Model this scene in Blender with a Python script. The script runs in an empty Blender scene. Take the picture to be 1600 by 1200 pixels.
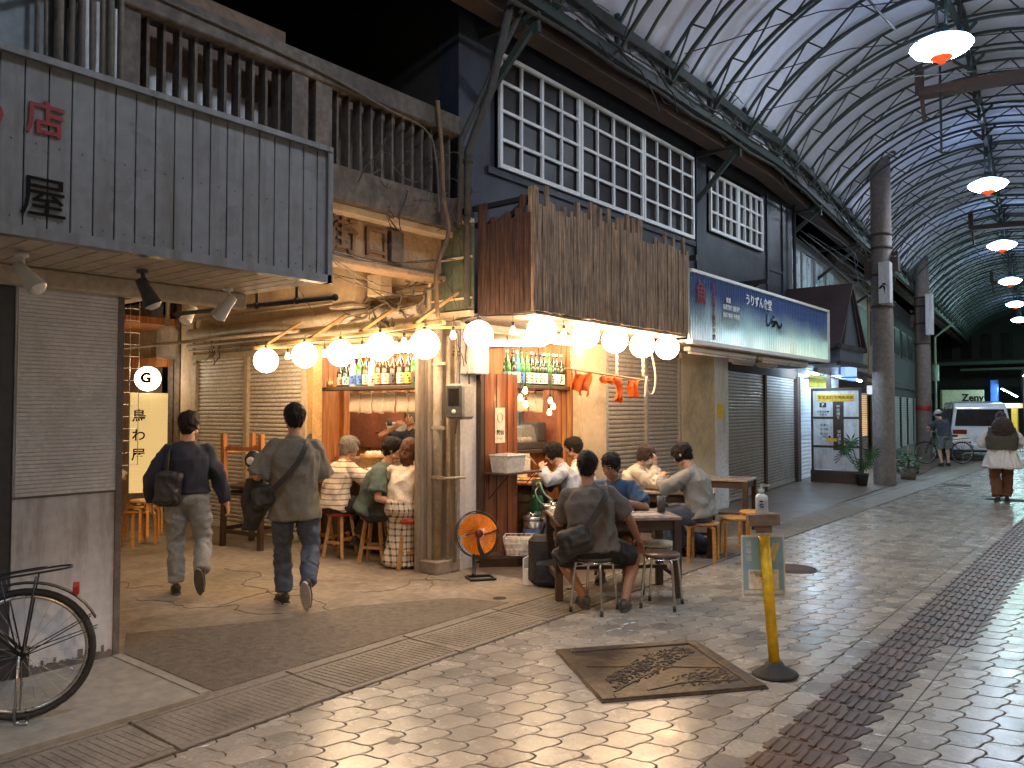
import bpy, math, random
from math import sin, cos, pi, radians, atan2, sqrt
from mathutils import Vector as V, Matrix, noise as mn
random.seed(7)
R = random.random
def U(a, b): return a + (b - a) * R()
SC = bpy.context.scene
COL = SC.collection

# ------------------------------------------------------------------ materials
MATS = {}
def pm(name, col, rough=.65, metal=0, var=.18, vs=2.5, bump=.15, bs=30, stretch=None, dirt=None, spec=.5, alpha=None, trans=0, rvar=.1, emis=None, coat=0, fine=.2, subs=0, fs=None, streak=None):
    """procedural principled material: colour drift, dirt blotches, bump."""
    if name in MATS: return MATS[name]
    m = bpy.data.materials.new(name); m.use_nodes = True
    nt = m.node_tree; N = nt.nodes; L = nt.links
    b = N['Principled BSDF']
    tc = N.new('ShaderNodeTexCoord'); mp = N.new('ShaderNodeMapping')
    L.new(tc.outputs['Object'], mp.inputs['Vector'])
    if stretch: mp.inputs['Scale'].default_value = stretch
    n1 = N.new('ShaderNodeTexNoise'); n1.inputs['Scale'].default_value = vs; n1.inputs['Detail'].default_value = 6; n1.inputs['Roughness'].default_value = .6
    L.new(mp.outputs[0], n1.inputs['Vector'])
    r = N.new('ShaderNodeMapRange'); r.inputs[1].default_value = .25; r.inputs[2].default_value = .75
    r.inputs[3].default_value = 1 - var; r.inputs[4].default_value = 1 + var
    L.new(n1.outputs['Fac'], r.inputs[0])
    mul = N.new('ShaderNodeVectorMath'); mul.operation = 'SCALE'
    mul.inputs[0].default_value = col; L.new(r.outputs[0], mul.inputs['Scale'])
    out = mul.outputs[0]
    if fine:
        n3 = N.new('ShaderNodeTexNoise'); n3.inputs['Scale'].default_value = fs or vs * 9; n3.inputs['Detail'].default_value = 4; L.new(mp.outputs[0], n3.inputs['Vector'])
        r3 = N.new('ShaderNodeMapRange'); r3.inputs[1].default_value = .3; r3.inputs[2].default_value = .7; r3.inputs[3].default_value = 1 - fine; r3.inputs[4].default_value = 1 + fine; L.new(n3.outputs['Fac'], r3.inputs[0])
        m3 = N.new('ShaderNodeVectorMath'); m3.operation = 'SCALE'; L.new(out, m3.inputs[0]); L.new(r3.outputs[0], m3.inputs['Scale']); out = m3.outputs[0]
    if dirt:
        dc, amt, ds = dirt
        n2 = N.new('ShaderNodeTexNoise'); n2.inputs['Scale'].default_value = ds; n2.inputs['Detail'].default_value = 8; n2.inputs['Roughness'].default_value = .7
        if streak:
            m2 = N.new('ShaderNodeMapping'); m2.inputs['Scale'].default_value = streak; L.new(tc.outputs['Object'], m2.inputs['Vector']); L.new(m2.outputs[0], n2.inputs['Vector'])
        else: L.new(tc.outputs['Object'], n2.inputs['Vector'])
        r2 = N.new('ShaderNodeMapRange'); r2.inputs[1].default_value = .48; r2.inputs[2].default_value = .68; r2.inputs[4].default_value = amt
        L.new(n2.outputs['Fac'], r2.inputs[0])
        mx = N.new('ShaderNodeMix'); mx.data_type = 'RGBA'
        L.new(r2.outputs[0], mx.inputs[0]); L.new(out, mx.inputs[6]); mx.inputs[7].default_value = (*dc, 1)
        out = mx.outputs[2]
    L.new(out, b.inputs['Base Color'])
    b.inputs['Metallic'].default_value = metal
    b.inputs['Specular IOR Level'].default_value = spec
    b.inputs['Transmission Weight'].default_value = trans
    b.inputs['Coat Weight'].default_value = coat
    if subs: b.inputs['Subsurface Weight'].default_value = subs; b.inputs['Subsurface Radius'].default_value = (.02, .008, .005)
    rr = N.new('ShaderNodeMapRange'); rr.inputs[1].default_value = .3; rr.inputs[2].default_value = .7
    rr.inputs[3].default_value = max(.02, rough - rvar); rr.inputs[4].default_value = min(1, rough + rvar)
    L.new(n1.outputs['Fac'], rr.inputs[0]); L.new(rr.outputs[0], b.inputs['Roughness'])
    if bump:
        nb = N.new('ShaderNodeTexNoise'); nb.inputs['Scale'].default_value = bs; nb.inputs['Detail'].default_value = 5
        L.new(mp.outputs[0], nb.inputs['Vector'])
        bp = N.new('ShaderNodeBump'); bp.inputs['Strength'].default_value = bump; bp.inputs['Distance'].default_value = .01
        L.new(nb.outputs['Fac'], bp.inputs['Height']); L.new(bp.outputs[0], b.inputs['Normal'])
    if alpha is not None: b.inputs['Alpha'].default_value = alpha
    if emis:
        b.inputs['Emission Color'].default_value = (*emis[0], 1); b.inputs['Emission Strength'].default_value = emis[1]
    MATS[name] = m; m['bsdf'] = b.name
    return m
def em(name, col, s):
    if name in MATS: return MATS[name]
    m = bpy.data.materials.new(name); m.use_nodes = True
    b = m.node_tree.nodes['Principled BSDF']; b.inputs['Base Color'].default_value = (.9, .85, .75, 1)
    b.inputs['Emission Color'].default_value = (*col, 1); b.inputs['Emission Strength'].default_value = s
    MATS[name] = m; return m
def pattern(name, base, line, kind, sc, rough=.85):
    """cloth with woven stripes or checks, laid out in the garment's own coordinates"""
    m = pm(name, base, rough, var=.12, vs=14, bump=.25, bs=220)
    nt = m.node_tree; N = nt.nodes; L = nt.links; b = N[m['bsdf']]
    src = b.inputs['Base Color'].links[0].from_socket
    tc = N.new('ShaderNodeTexCoord'); sp = N.new('ShaderNodeSeparateXYZ'); L.new(tc.outputs['Object'], sp.inputs[0])
    def line_of(sock, s, w, off=0):
        a = N.new('ShaderNodeMath'); a.operation = 'MULTIPLY_ADD'; L.new(sock, a.inputs[0]); a.inputs[1].default_value = s; a.inputs[2].default_value = off
        f = N.new('ShaderNodeMath'); f.operation = 'FRACT'; L.new(a.outputs[0], f.inputs[0])
        c = N.new('ShaderNodeMath'); c.operation = 'LESS_THAN'; L.new(f.outputs[0], c.inputs[0]); c.inputs[1].default_value = w
        return c.outputs[0]
    if kind == 'stripe': fac = line_of(sp.outputs[2], sc, .22)
    else:
        a = N.new('ShaderNodeMath'); a.operation = 'ADD'; L.new(sp.outputs[0], a.inputs[0]); L.new(sp.outputs[1], a.inputs[1])
        l1 = line_of(a.outputs[0], sc, .3); l2 = line_of(sp.outputs[2], sc, .3)
        ad = N.new('ShaderNodeMath'); ad.operation = 'ADD'; L.new(l1, ad.inputs[0]); L.new(l2, ad.inputs[1])
        s2 = N.new('ShaderNodeMath'); s2.operation = 'MULTIPLY'; L.new(ad.outputs[0], s2.inputs[0]); s2.inputs[1].default_value = .5; fac = s2.outputs[0]
    mx = N.new('ShaderNodeMix'); mx.data_type = 'RGBA'; L.new(fac, mx.inputs[0]); L.new(src, mx.inputs[6]); mx.inputs[7].default_value = (*line, 1)
    L.new(mx.outputs[2], b.inputs['Base Color']); return m

M = {}
M['conc'] = pm('worn_concrete', (.25, .21, .165), .6, var=.32, vs=1.3, bump=.7, bs=14, dirt=((.10, .08, .06), .85, 1.6), fine=.25)
M['asph'] = pm('asphalt', (.13, .108, .085), .7, var=.25, vs=2, bump=.9, bs=90, dirt=((.2, .165, .125), .6, 2.2), fine=.35)
M['plat'] = pm('smooth_cement', (.3, .28, .24), .55, var=.15, vs=1.5, bump=.12, bs=30, dirt=((.17, .15, .12), .5, 2))
M['drain'] = pm('drain_slab', (.23, .2, .165), .6, var=.25, vs=4, bump=.4, bs=60, dirt=((.07, .06, .05), .6, 3))
M['plaster'] = pm('cream_plaster', (.56, .45, .31), .75, var=.2, vs=2, bump=.3, bs=20, dirt=((.22, .16, .1), .6, 2.1), fine=.07)
M['plasterw'] = pm('white_painted_wall', (.66, .65, .67), .6, var=.1, vs=2, bump=.12, bs=20, dirt=((.33, .3, .27), .7, 2.6), fine=.1, streak=(3, 3, .5))
M['oldwall'] = pm('stained_old_plaster', (.10, .08, .064), .85, var=.5, vs=1.6, bump=.6, bs=14, dirt=((.045, .037, .03), .9, 2.3), fine=.35, streak=(2, 2, .7))
M['navy'] = pm('navy_painted_wall', (.019, .021, .034), .55, var=.15, vs=1.2, bump=.2, bs=18, dirt=((.03, .032, .04), .6, 2), streak=(3, 3, .5))
M['dark'] = pm('dark_wall', (.05, .045, .04), .85, var=.3, vs=1.5)
M['black'] = pm('black_iron', (.02, .02, .022), .5, var=.2)
M['rubber'] = pm('black_rubber', (.026, .025, .025), .7, var=.4, vs=8, dirt=((.08, .07, .06), .5, 9))
M['steel'] = pm('bare_steel', (.55, .53, .5), .3, 1, var=.15, vs=10, bump=.05)
M['chrome'] = pm('chromed_tube', (.6, .58, .55), .2, 1, var=.1, vs=10, bump=0)
M['gsteel'] = pm('green_painted_steel', (.024, .038, .033), .55, var=.3, vs=4, dirt=((.07, .045, .03), .6, 5))
M['rust'] = pm('rusted_steel', (.09, .055, .042), .8, var=.4, vs=4, bump=.4, dirt=((.06, .05, .045), .7, 3))
M['whitep'] = pm('white_paint', (.75, .75, .76), .5, var=.06, fine=.03)
M['shut'] = pm('cream_shutter_slats', (.72, .67, .58), .45, var=.1, vs=3, bump=.05, dirt=((.38, .32, .24), .45, 3))
M['shutg'] = pm('grey_shutter_slats', (.42, .37, .34), .45, .1, var=.12, vs=3, bump=.05, dirt=((.22, .18, .15), .5, 3))
M['fascia'] = pm('greyed_white_cladding', (.19, .188, .19), .32, var=.14, vs=1.8, bump=.06, dirt=((.11, .095, .08), .75, 2.6), fine=.12, streak=(4, 4, .45))
M['soffit'] = pm('cream_board', (.5, .42, .31), .6, var=.15, vs=2, dirt=((.28, .21, .14), .5, 3))
M['greenp'] = pm('olive_metal_panel', (.1, .115, .07), .5, var=.15, vs=3, dirt=((.06, .06, .04), .5, 4))
M['woodr'] = pm('red_brown_plank', (.058, .026, .017), .6, var=.6, vs=3, bump=.9, bs=9, stretch=(9, 9, .6), dirt=((.025, .013, .01), .7, 7), fine=.7, fs=7)
M['woodg'] = pm('weathered_plank', (.26, .165, .1), .8, var=.5, vs=3, bump=1, bs=10, stretch=(9, 9, .5), dirt=((.06, .04, .03), .5, 5), fine=.8, fs=8)
M['woodp'] = pm('varnished_panel', (.22, .075, .03), .35, var=.5, vs=2.2, bump=.12, bs=8, stretch=(5, 5, .35), coat=.3, fine=.4, fs=7)
M['woodi'] = pm('interior_pine_board', (.42, .17, .06), .45, var=.35, vs=2.2, bump=.15, bs=8, stretch=(6, 6, .4), fine=.4, fs=6)
M['woodd'] = pm('dark_stained_timber', (.06, .034, .022), .5, var=.4, vs=3, bump=.25, bs=12, stretch=(3, 3, 3))
M['woodl'] = pm('pale_lath', (.48, .3, .13), .6, var=.3, vs=3, bump=.2, bs=12)
M['stool'] = pm('varnished_birch', (.62, .3, .075), .35, var=.2, vs=4, bump=.05, coat=.3)
M['stoold'] = pm('plain_beech', (.45, .25, .1), .5, var=.3, vs=4, bump=.1)
M['tabtop'] = pm('worn_table_top', (.33, .27, .22), .22, var=.35, vs=5, bump=.1, stretch=(2, 8, 2))
M['redv'] = pm('red_vinyl', (.42, .035, .02), .4, var=.15, coat=.2)
M['cloth'] = pm('unbleached_cloth', (.74, .64, .52), .9, var=.1, vs=7, bump=.4, bs=16)
M['orange'] = pm('orange_cotton', (.85, .14, .01), .85, var=.2, vs=8, bump=.35, bs=20)
M['paper'] = pm('paper', (.8, .72, .6), .8, var=.06, bump=.03)
M['ink'] = pm('black_ink', (.008, .007, .007), .8, var=.1, spec=.1)
M['redink'] = pm('faded_red_paint', (.22, .012, .014), .6, var=.2)
M['yel'] = pm('yellow_tube', (.9, .56, .01), .4, var=.15, coat=.2, dirt=((.3, .2, .04), .5, 6))
M['plastic'] = pm('clear_plastic', (.75, .75, .72), .2, var=.05, alpha=.75)
M['wplastic'] = pm('white_plastic', (.75, .74, .7), .4, var=.05, fine=.03)
M['gplastic'] = pm('grey_plastic', (.3, .29, .27), .45, var=.08)
M['dgrey'] = pm('dark_grey_plastic', (.07, .07, .075), .4, var=.1)
M['glassw'] = pm('dark_window_glass', (.022, .018, .017), .38, var=.5, vs=4, bump=.05, bs=3, spec=.14, rvar=.05)
M['clear'] = pm('clear_glass', (.9, .92, .9), .03, var=0, trans=.95, bump=0)
M['beer'] = pm('lager', (.95, .5, .03), .1, var=.05, trans=.35, bump=0)
M['foam'] = pm('beer_foam', (.9, .87, .78), .8)
M['leaf'] = pm('green_leaf', (.035, .09, .03), .4, var=.4, vs=5)
M['bark'] = pm('vine_bark', (.15, .09, .05), .8, var=.4, vs=6, bump=.6, bs=20)
M['twig'] = pm('dry_twig', (.06, .045, .035), .9, var=.4, vs=6)
M['cable'] = pm('old_cable', (.09, .075, .06), .7, var=.3, vs=3)
M['pipe'] = pm('painted_conduit', (.34, .29, .22), .5, var=.2, vs=3, dirt=((.15, .11, .07), .6, 4))
M['polec'] = pm('utility_pole_concrete', (.235, .195, .175), .75, var=.35, vs=1.5, bump=.4, bs=22, dirt=((.12, .07, .05), .7, 1.5))
M['blue_lit'] = em('lit_blue_sign', (.12, .35, 1), 1.2)
M['membrane'] = pm('white_roof_membrane', (.74, .77, .92), .7, var=.07, vs=.8, bump=.12, bs=2.5, dirt=((.5, .5, .52), .4, .7), fine=.04)
M['globe'] = em('lit_paper_globe', (1, .67, .38), 42)
M['bulb'] = em('filament_bulb', (1, .55, .22), 22)
M['arcg'] = em('far_lamp_glow', (.5, 1, .85), 70)
M['tubew'] = em('fluorescent_warm', (1, .78, .5), 95)
M['tubec'] = em('fluorescent_cool', (.5, .75, 1), 210)
M['arc'] = em('arcade_lamp_glow', (.70, .83, 1.0), 120)
M['arcr'] = pm('lamp_orange_tip', (.35, .03, .005), .5, emis=((1, .1, .01), .9))

# ------------------------------------------------------------------ mesh builder
class MB:
    def __init__(s): s.v = []; s.f = []; s.sm = []; s.mi = []; s.cur = 0
    def add(s, vs, fs, smooth=False):
        o = len(s.v); s.v += [tuple(p) for p in vs]
        for f in fs: s.f.append([i + o for i in f]); s.sm.append(smooth); s.mi.append(s.cur)
        return s
    def box(s, c, d, rz=0, mat=None, bev=0):
        x, y, z = d[0] / 2, d[1] / 2, d[2] / 2
        if bev:
            b = min(bev, x * .9, y * .9, z * .9); vs = []
            for sx in (-1, 1):
                for sy in (-1, 1):
                    for sz in (-1, 1):
                        vs += [(sx * x, sy * (y - b), sz * (z - b)), (sx * (x - b), sy * y, sz * (z - b)), (sx * (x - b), sy * (y - b), sz * z)]
            i = lambda sx, sy, sz, k: (((sx > 0) * 2 + (sy > 0)) * 2 + (sz > 0)) * 3 + k
            fs = []
            for k, (a, bb) in enumerate(((1, 2), (0, 2), (0, 1))):
                for sg in (-1, 1):
                    q = []
                    for u, w in ((-1, -1), (1, -1), (1, 1), (-1, 1)):
                        t = [0, 0, 0]; t[k] = sg; t[a] = u; t[bb] = w; q.append(i(*t, k))
                    if (sg > 0) == (k == 1): q.reverse()
                    fs.append(q)
            for k, (a, bb) in enumerate(((1, 2), (0, 2), (0, 1))):      # edge chamfers along axis k
                for u in (-1, 1):
                    for w in (-1, 1):
                        q = []
                        for e, kk in ((-1, a), (-1, bb), (1, bb), (1, a)):
                            t = [0, 0, 0]; t[k] = e; t[a] = u; t[bb] = w; q.append(i(*t, kk))
                        fs.append(q)
            for sx in (-1, 1):
                for sy in (-1, 1):
                    for sz in (-1, 1): fs.append([i(sx, sy, sz, 0), i(sx, sy, sz, 1), i(sx, sy, sz, 2)])
        else:
            vs = [(-x, -y, -z), (x, -y, -z), (x, y, -z), (-x, y, -z), (-x, -y, z), (x, -y, z), (x, y, z), (-x, y, z)]
            fs = [(0, 3, 2, 1), (4, 5, 6, 7), (0, 1, 5, 4), (1, 2, 6, 5), (2, 3, 7, 6), (3, 0, 4, 7)]
        if mat is None: mat = Matrix.Rotation(rz, 3, 'Z')
        C = V(c); s.add([mat @ V(p) + C for p in vs], fs); return s
    def bx(s, x0, x1, y0, y1, z0, z1, bev=0): return s.box(((x0 + x1) / 2, (y0 + y1) / 2, (z0 + z1) / 2), (abs(x1 - x0), abs(y1 - y0), abs(z1 - z0)), bev=bev)
    def beam(s, p, q, w, h, up=(0, 0, 1), bev=0):
        p = V(p); q = V(q); d = q - p; L = d.length; d.normalize(); u = V(up)
        if abs(d.dot(u)) > .98: u = V((1, 0, 0))
        x = d.cross(u).normalized(); u = x.cross(d)
        return s.box((p + q) / 2, (w, L, h), mat=Matrix((x, d, u)).transposed(), bev=bev)
    def tube(s, pts, r, n=8, caps=True):
        pts = [V(p) for p in pts]; rs = r if isinstance(r, (list, tuple)) else [r] * len(pts)
        base = len(s.v); vs = []; fs = []; px = None
        for i, p in enumerate(pts):
            d = (pts[min(i + 1, len(pts) - 1)] - pts[max(i - 1, 0)])
            if d.length < 1e-9: d = V((0, 0, 1))
            d.normalize()
            if px is None: px = d.orthogonal().normalized()
            else:
                px = px - d * px.dot(d)
                px = px.normalized() if px.length > 1e-6 else d.orthogonal().normalized()
            py = d.cross(px)
            for k in range(n):
                a = 2 * pi * k / n; vs.append(p + (px * cos(a) + py * sin(a)) * rs[i])
        for i in range(len(pts) - 1):
            for k in range(n):
                a, b = i * n + k, i * n + (k + 1) % n; fs.append((a, b, b + n, a + n))
        s.add(vs, fs, True)
        if caps:
            s.f.append([base + k for k in reversed(range(n))]); s.f.append([base + (len(pts) - 1) * n + k for k in range(n)]); s.sm += [False] * 2; s.mi += [s.cur] * 2
        return s
    def lathe(s, prof, c=(0, 0, 0), n=20, mat=None, sc=(1, 1)):
        vs = []; fs = []; C = V(c); m = mat or Matrix.Identity(3)
        for r, z in prof:
            for k in range(n):
                a = 2 * pi * k / n; vs.append(m @ V((max(r, 1e-4) * cos(a) * sc[0], max(r, 1e-4) * sin(a) * sc[1], z)) + C)
        for i in range(len(prof) - 1):
            for k in range(n):
                a, b = i * n + k, i * n + (k + 1) % n; fs.append((a, b, b + n, a + n))
        s.add(vs, fs, True); return s
    def ell(s, c, r, n=14, mat=None):
        if isinstance(r, (int, float)): r = (r, r, r)
        m = (mat or Matrix.Identity(3)); C = V(c); k2 = n // 2; vs = [C + m @ V((0, 0, -r[2]))]; fs = []
        for i in range(1, k2):
            t = pi * i / k2
            for k in range(n):
                a = 2 * pi * k / n; vs.append(C + m @ V((r[0] * sin(t) * cos(a), r[1] * sin(t) * sin(a), -r[2] * cos(t))))
        vs.append(C + m @ V((0, 0, r[2]))); last = len(vs) - 1
        for k in range(n): fs.append((0, 1 + (k + 1) % n, 1 + k))
        for i in range(k2 - 2):
            for k in range(n):
                a, b = 1 + i * n + k, 1 + i * n + (k + 1) % n; fs.append((a, b, b + n, a + n))
        o = 1 + (k2 - 2) * n
        for k in range(n): fs.append((o + k, o + (k + 1) % n, last))
        s.add(vs, fs, True); return s
    def prism(s, poly, h, mat=None, c=(0, 0, 0)):
        """polygon in local xy extruded along local z"""
        m = mat or Matrix.Identity(3); C = V(c); n = len(poly)
        vs = [m @ V((x, y, 0)) + C for x, y in poly] + [m @ V((x, y, h)) + C for x, y in poly]
        fs = [list(reversed(range(n))), list(range(n, 2 * n))] + [(k, (k + 1) % n, (k + 1) % n + n, k + n) for k in range(n)]
        s.add(vs, fs); return s
    def build(s, name, m, parent=None, loc=None, rz=0, kind=None, label=None, cat=None, group=None):
        me = bpy.data.meshes.new(name); me.from_pydata(s.v, [], s.f)
        me.polygons.foreach_set('use_smooth', s.sm); me.polygons.foreach_set('material_index', s.mi)
        for mm in (m if isinstance(m, (list, tuple)) else [m]): me.materials.append(M[mm] if isinstance(mm, str) else mm)
        me.update(); me.validate()
        return link(me, name, parent, loc, rz, kind, label, cat, group)
def link(me, name, parent=None, loc=None, rz=0, kind=None, label=None, cat=None, group=None):
    o = bpy.data.objects.new(name, me); COL.objects.link(o)
    if parent: o.parent = parent
    if loc is not None: o.location = loc
    if rz: o.rotation_euler.z = rz
    tag(o, label, cat, group, kind); return o
def tag(o, label=None, cat=None, group=None, kind=None):
    if label: o['label'] = label
    if cat: o['category'] = cat
    if group: o['group'] = group
    if kind: o['kind'] = kind
    return o
def thing(name, label, cat, loc=(0, 0, 0), rz=0, group=None):
    o = bpy.data.objects.new(name, None); COL.objects.link(o); o.location = loc; o.rotation_euler.z = rz
    return tag(o, label, cat, group)
def dup(root, loc=None, rz=None, label=None, group=None, parent=None):
    r = root.copy(); COL.objects.link(r)
    if parent is not None: r.parent = parent
    if loc is not None: r.location = loc
    if rz is not None: r.rotation_euler.z = rz
    if label: r['label'] = label
    if group: r['group'] = group
    for ch in list(root.children): dup(ch, parent=r)
    return r
def MX(px, py, pz): return Matrix((V(px), V(py), V(pz))).transposed()
EX = MX((0, 1, 0), (0, 0, 1), (1, 0, 0))        # local xy -> world Y,Z  extruded to +X
EY = MX((1, 0, 0), (0, 0, 1), (0, -1, 0))       # local xy -> world X,Z  extruded to -Y
def text(body, size, m, loc, rot, parent=None, name='lettering', ext=.002, align='CENTER', bold=0, label=None, cat=None, sx=1):
    cu = bpy.data.curves.new(name, 'FONT'); cu.body = body; cu.size = size; cu.extrude = ext; cu.align_x = align; cu.align_y = 'CENTER'; cu.offset = bold; cu.resolution_u = 3
    t = bpy.data.objects.new(name + '_src', cu); COL.objects.link(t)
    bpy.context.view_layer.update()
    me = bpy.data.meshes.new_from_object(t.evaluated_get(bpy.context.evaluated_depsgraph_get()))
    bpy.data.objects.remove(t, do_unlink=True)
    me.name = name; me.materials.clear(); me.materials.append(M[m] if isinstance(m, str) else m)
    if sx != 1: me.transform(Matrix.Diagonal((sx, 1, 1, 1)))
    o = link(me, name, parent, loc, 0, None, label, cat); o.rotation_euler = rot
    return o
RX = (pi / 2, 0, pi / 2)      # faces +X
RY = (pi / 2, 0, 0)           # faces -Y

def fac(y): return -5.6 if y < 12.4 else -5.75 - .11 * (y - 12.4)      # shop front line of the street
def cxr(y): return -2.1 if y < 13.5 else -2.1 - .092 * (y - 13.5)      # centre line of the arcade
HC = math.atan(.092)                                                   # bend of the street (turn to the left)
# ================================================================== GROUND
g = MB(); g.bx(-40, 30, -30, 90, -.3, -.012); g.build('ground', 'asph', kind='structure')
# wave edged paving tiles, every tile a bevelled solid
TL, TP, TS = .232, .154, .150
e1 = V((cos(radians(44.5)), sin(radians(44.5)))); e2 = V((-e1.y, e1.x))
def wave(k, u): return k * TP + .029 * sin(2 * pi * (u - k * TS) / TL)
def tile_outline(k, j):
    # row between line k and k+1 ; joints hang from a trough of the upper line to a crest of the lower one
    def joint(jj):
        ub = k * TS + TL * .25 + jj * TL; ut = (k + 1) * TS - TL * .25 + jj * TL
        while ut - ub > TL / 2: ut -= TL
        while ub - ut > TL / 2: ut += TL
        return ub, ut
    b0, t0 = joint(j); b1, t1 = joint(j + 1)
    pts = []
    for i in range(8): u = b0 + (b1 - b0) * i / 8; pts.append((u, wave(k, u)))
    for i in range(5):
        t = i / 5; u = b1 + (t1 - b1) * t + .042 * sin(pi * t); v0, v1 = wave(k, b1), wave(k + 1, t1); pts.append((u, v0 + (v1 - v0) * t))
    for i in range(8): u = t1 + (t0 - t1) * i / 8; pts.append((u, wave(k + 1, u)))
    for i in range(5):
        t = i / 5; u = t0 + (b0 - t0) * t + .042 * sin(pi * t); v0, v1 = wave(k + 1, t0), wave(k, b0); pts.append((u, v0 + (v1 - v0) * t))
    return [e1 * u + e2 * v for u, v in pts]
def inset(pts, d):
    n = len(pts); o = []
    for i in range(n):
        a = pts[i] - pts[i - 1]; b = pts[(i + 1) % n] - pts[i]
        t = (a.normalized() + b.normalized())
        if t.length < .3: t = a
        t.normalize(); nn = V((-t.y, t.x)); o.append(pts[i] + nn * d)
    return o
X0, X1, Y0, Y1 = -3.68, 1.25, .4, 30
tiles = MB(); tact = MB(); n_t = 0
SX0, SX1 = -1.60, -1.12
for k in range(int(-12 / TP), int(30 / TP)):
    for j in range(-40, 160):
        c = e1 * (k * TS + TL * .75 + j * TL) + e2 * (k + .5) * TP
        if c.x < X0 - .11 or c.x > X1 + .05 or c.y < Y0 or c.y > Y1: continue
        P = tile_outline(k, j)
        if SX0 < c.x < SX1 and c.y < 17: dst = tact
        else: dst = tiles
        A = inset(P, .0040); B = inset(P, .0074)
        zt = U(-.0008, .0008)
        def cl(p): return (min(max(p.x, X0), X1), p.y)
        n = len(P); vs = [(*cl(p), -.01) for p in A] + [(*cl(p), -.0028) for p in A] + [(*cl(p), zt) for p in B]
        fs = [[i, (i + 1) % n, (i + 1) % n + n, i + n] for i in range(n)] + [[i + n, (i + 1) % n + n, (i + 1) % n + 2 * n, i + 2 * n] for i in range(n)] + [list(range(2 * n, 3 * n))]
        dst.add(vs, fs)
        if dst is tact and c.y < 14:
            for dx in (-.055, 0, .055): dst.box((c.x + dx, c.y, .0035), (.03, .155, .009), bev=.003)
def tile_mat(name, col, rough, var, dirtc):
    m = pm(name, col, rough, var=.1, vs=5, bump=.1, bs=30, dirt=(dirtc, .5, 2.8), rvar=.07, fine=.12)
    nt = m.node_tree; N = nt.nodes; L = nt.links; b = N[m['bsdf']]
    geo = N.new('ShaderNodeNewGeometry'); src = b.inputs['Base Color'].links[0].from_socket
    rr = N.new('ShaderNodeValToRGB'); rr.color_ramp.elements[0].color = (1 - var, 1 - var, 1 - var * 1.1, 1); rr.color_ramp.elements[1].color = (1 + var, 1 + var * .9, 1 + var * .55, 1)
    k_ = rr.color_ramp.elements.new(.93); k_.color = (1 + var, 1 + var * .9, 1 + var * .6, 1); k_ = rr.color_ramp.elements.new(.95); k_.color = (.62, .6, .58, 1); rr.color_ramp.elements[3].color = (.72, .72, .74, 1); L.new(geo.outputs['Random Per Island'], rr.inputs[0])
    mx = N.new('ShaderNodeMix'); mx.data_type = 'RGBA'; mx.blend_type = 'MULTIPLY'; mx.inputs[0].default_value = 1
    L.new(src, mx.inputs[6]); L.new(rr.outputs[0], mx.inputs[7]); L.new(mx.outputs[2], b.inputs['Base Color']); return m
M['tile'] = tile_mat('wave_edged_paving', (.36, .33, .29), .25, .2, (.17, .15, .13))
M['tact'] = tile_mat('brown_tactile_paving', (.115, .072, .05), .42, .25, (.05, .035, .027))
tiles.build('pavement', 'tile', kind='structure'); tact.build('tactile_path', 'tact', kind='structure')
g = MB(); g.bx(X0, X1, -12, 30.2, -.02, -.0065); g.build('paving_bed', pm('dark_grout', (.028, .024, .02), .95, spec=.1), kind='structure')
g = MB(); g.bx(X0, X1, -12, Y0 - .1, -.0065, -.002)
for i in range(30):
    y0 = 30.2 + i * 1.2; xc = cxr(y0); g.bx(xc - 1.9, xc + 3.4, y0, y0 + 1.2, -.012, -.002 - .001 * (i % 2))
g.build('pavement_far', 'tile', kind='structure')
g = MB(); g.bx(X0 - .001, X0 + .012, Y0, 30, -.01, .0022)
for x in (-1.66, -1.07): g.bx(x - .0035, x + .0035, Y0, 17, -.005, .0015)
g.build('paving_joint', pm('joint_grime', (.05, .042, .034), .8), kind='structure')
# drain slabs with diagonal grip bars
g = MB()
y = -6.
while y < 30:
    L_ = .98; g.bx(-4.28, -4.20, y, y + L_, -.02, .004, bev=.003)
    g.bx(-4.19, -3.70, y, y + L_, -.02, -.001 + .003 * R(), bev=.003)
    if y < 14 and y > 0:
        k = 0
        while k < 22:
            yy = y + .05 + k * .042; g.beam((-4.15, yy, .0008), (-3.74, yy + .04, .0008), .03, .005); k += 1
    y += 1.0
g.build('drain_channel', 'drain', kind='structure')
# raised cement platform in front of the left shop
g = MB(); g.prism([(-5.5, -6), (-4.32, -6), (-4.22, 2.40), (-5.5, 2.46)], .03, c=(0, 0, 0)); g.bx(-5.5, -4.24, 2.40, 2.455, 0, .036)
g.build('shop_platform', 'plat', kind='structure')
# alley floor : old concrete with a darker asphalt patch
g = MB(); g.bx(-14.5, -4.28, 2.3, 6.05, -.1, 0); g.bx(-14.5, -10.9, 6.05, 11, -.1, -.001); g.build('alley_floor', 'conc', kind='structure')
g = MB(); pa = [(-4.3, 2.52), (-5.42, 2.52), (-5.9, 2.75), (-5.62, 3.2), (-5.35, 3.7), (-5.25, 4.3), (-5.0, 4.7), (-4.75, 5.1), (-4.3, 5.25)]
g.prism(list(reversed(pa)), .004, c=(0, 0, 0)); g.build('alley_asphalt', 'asph', kind='structure')
g = MB(); g.prism([(-5.62, 6.05), (-4.29, 6.05), (-4.29, 14), (-4.6, 22), (-5.3, 30), (-9, 30), (-7, 15)], .006, c=(0, 0, -.006)); g.build('shop_front_paving', pm('wet_brown_paving', (.15, .11, .085), .38, var=.3, vs=1.2, bump=.3, bs=30, dirt=((.07, .055, .045), .6, 1.5)), kind='structure')
cr = MB()
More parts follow.
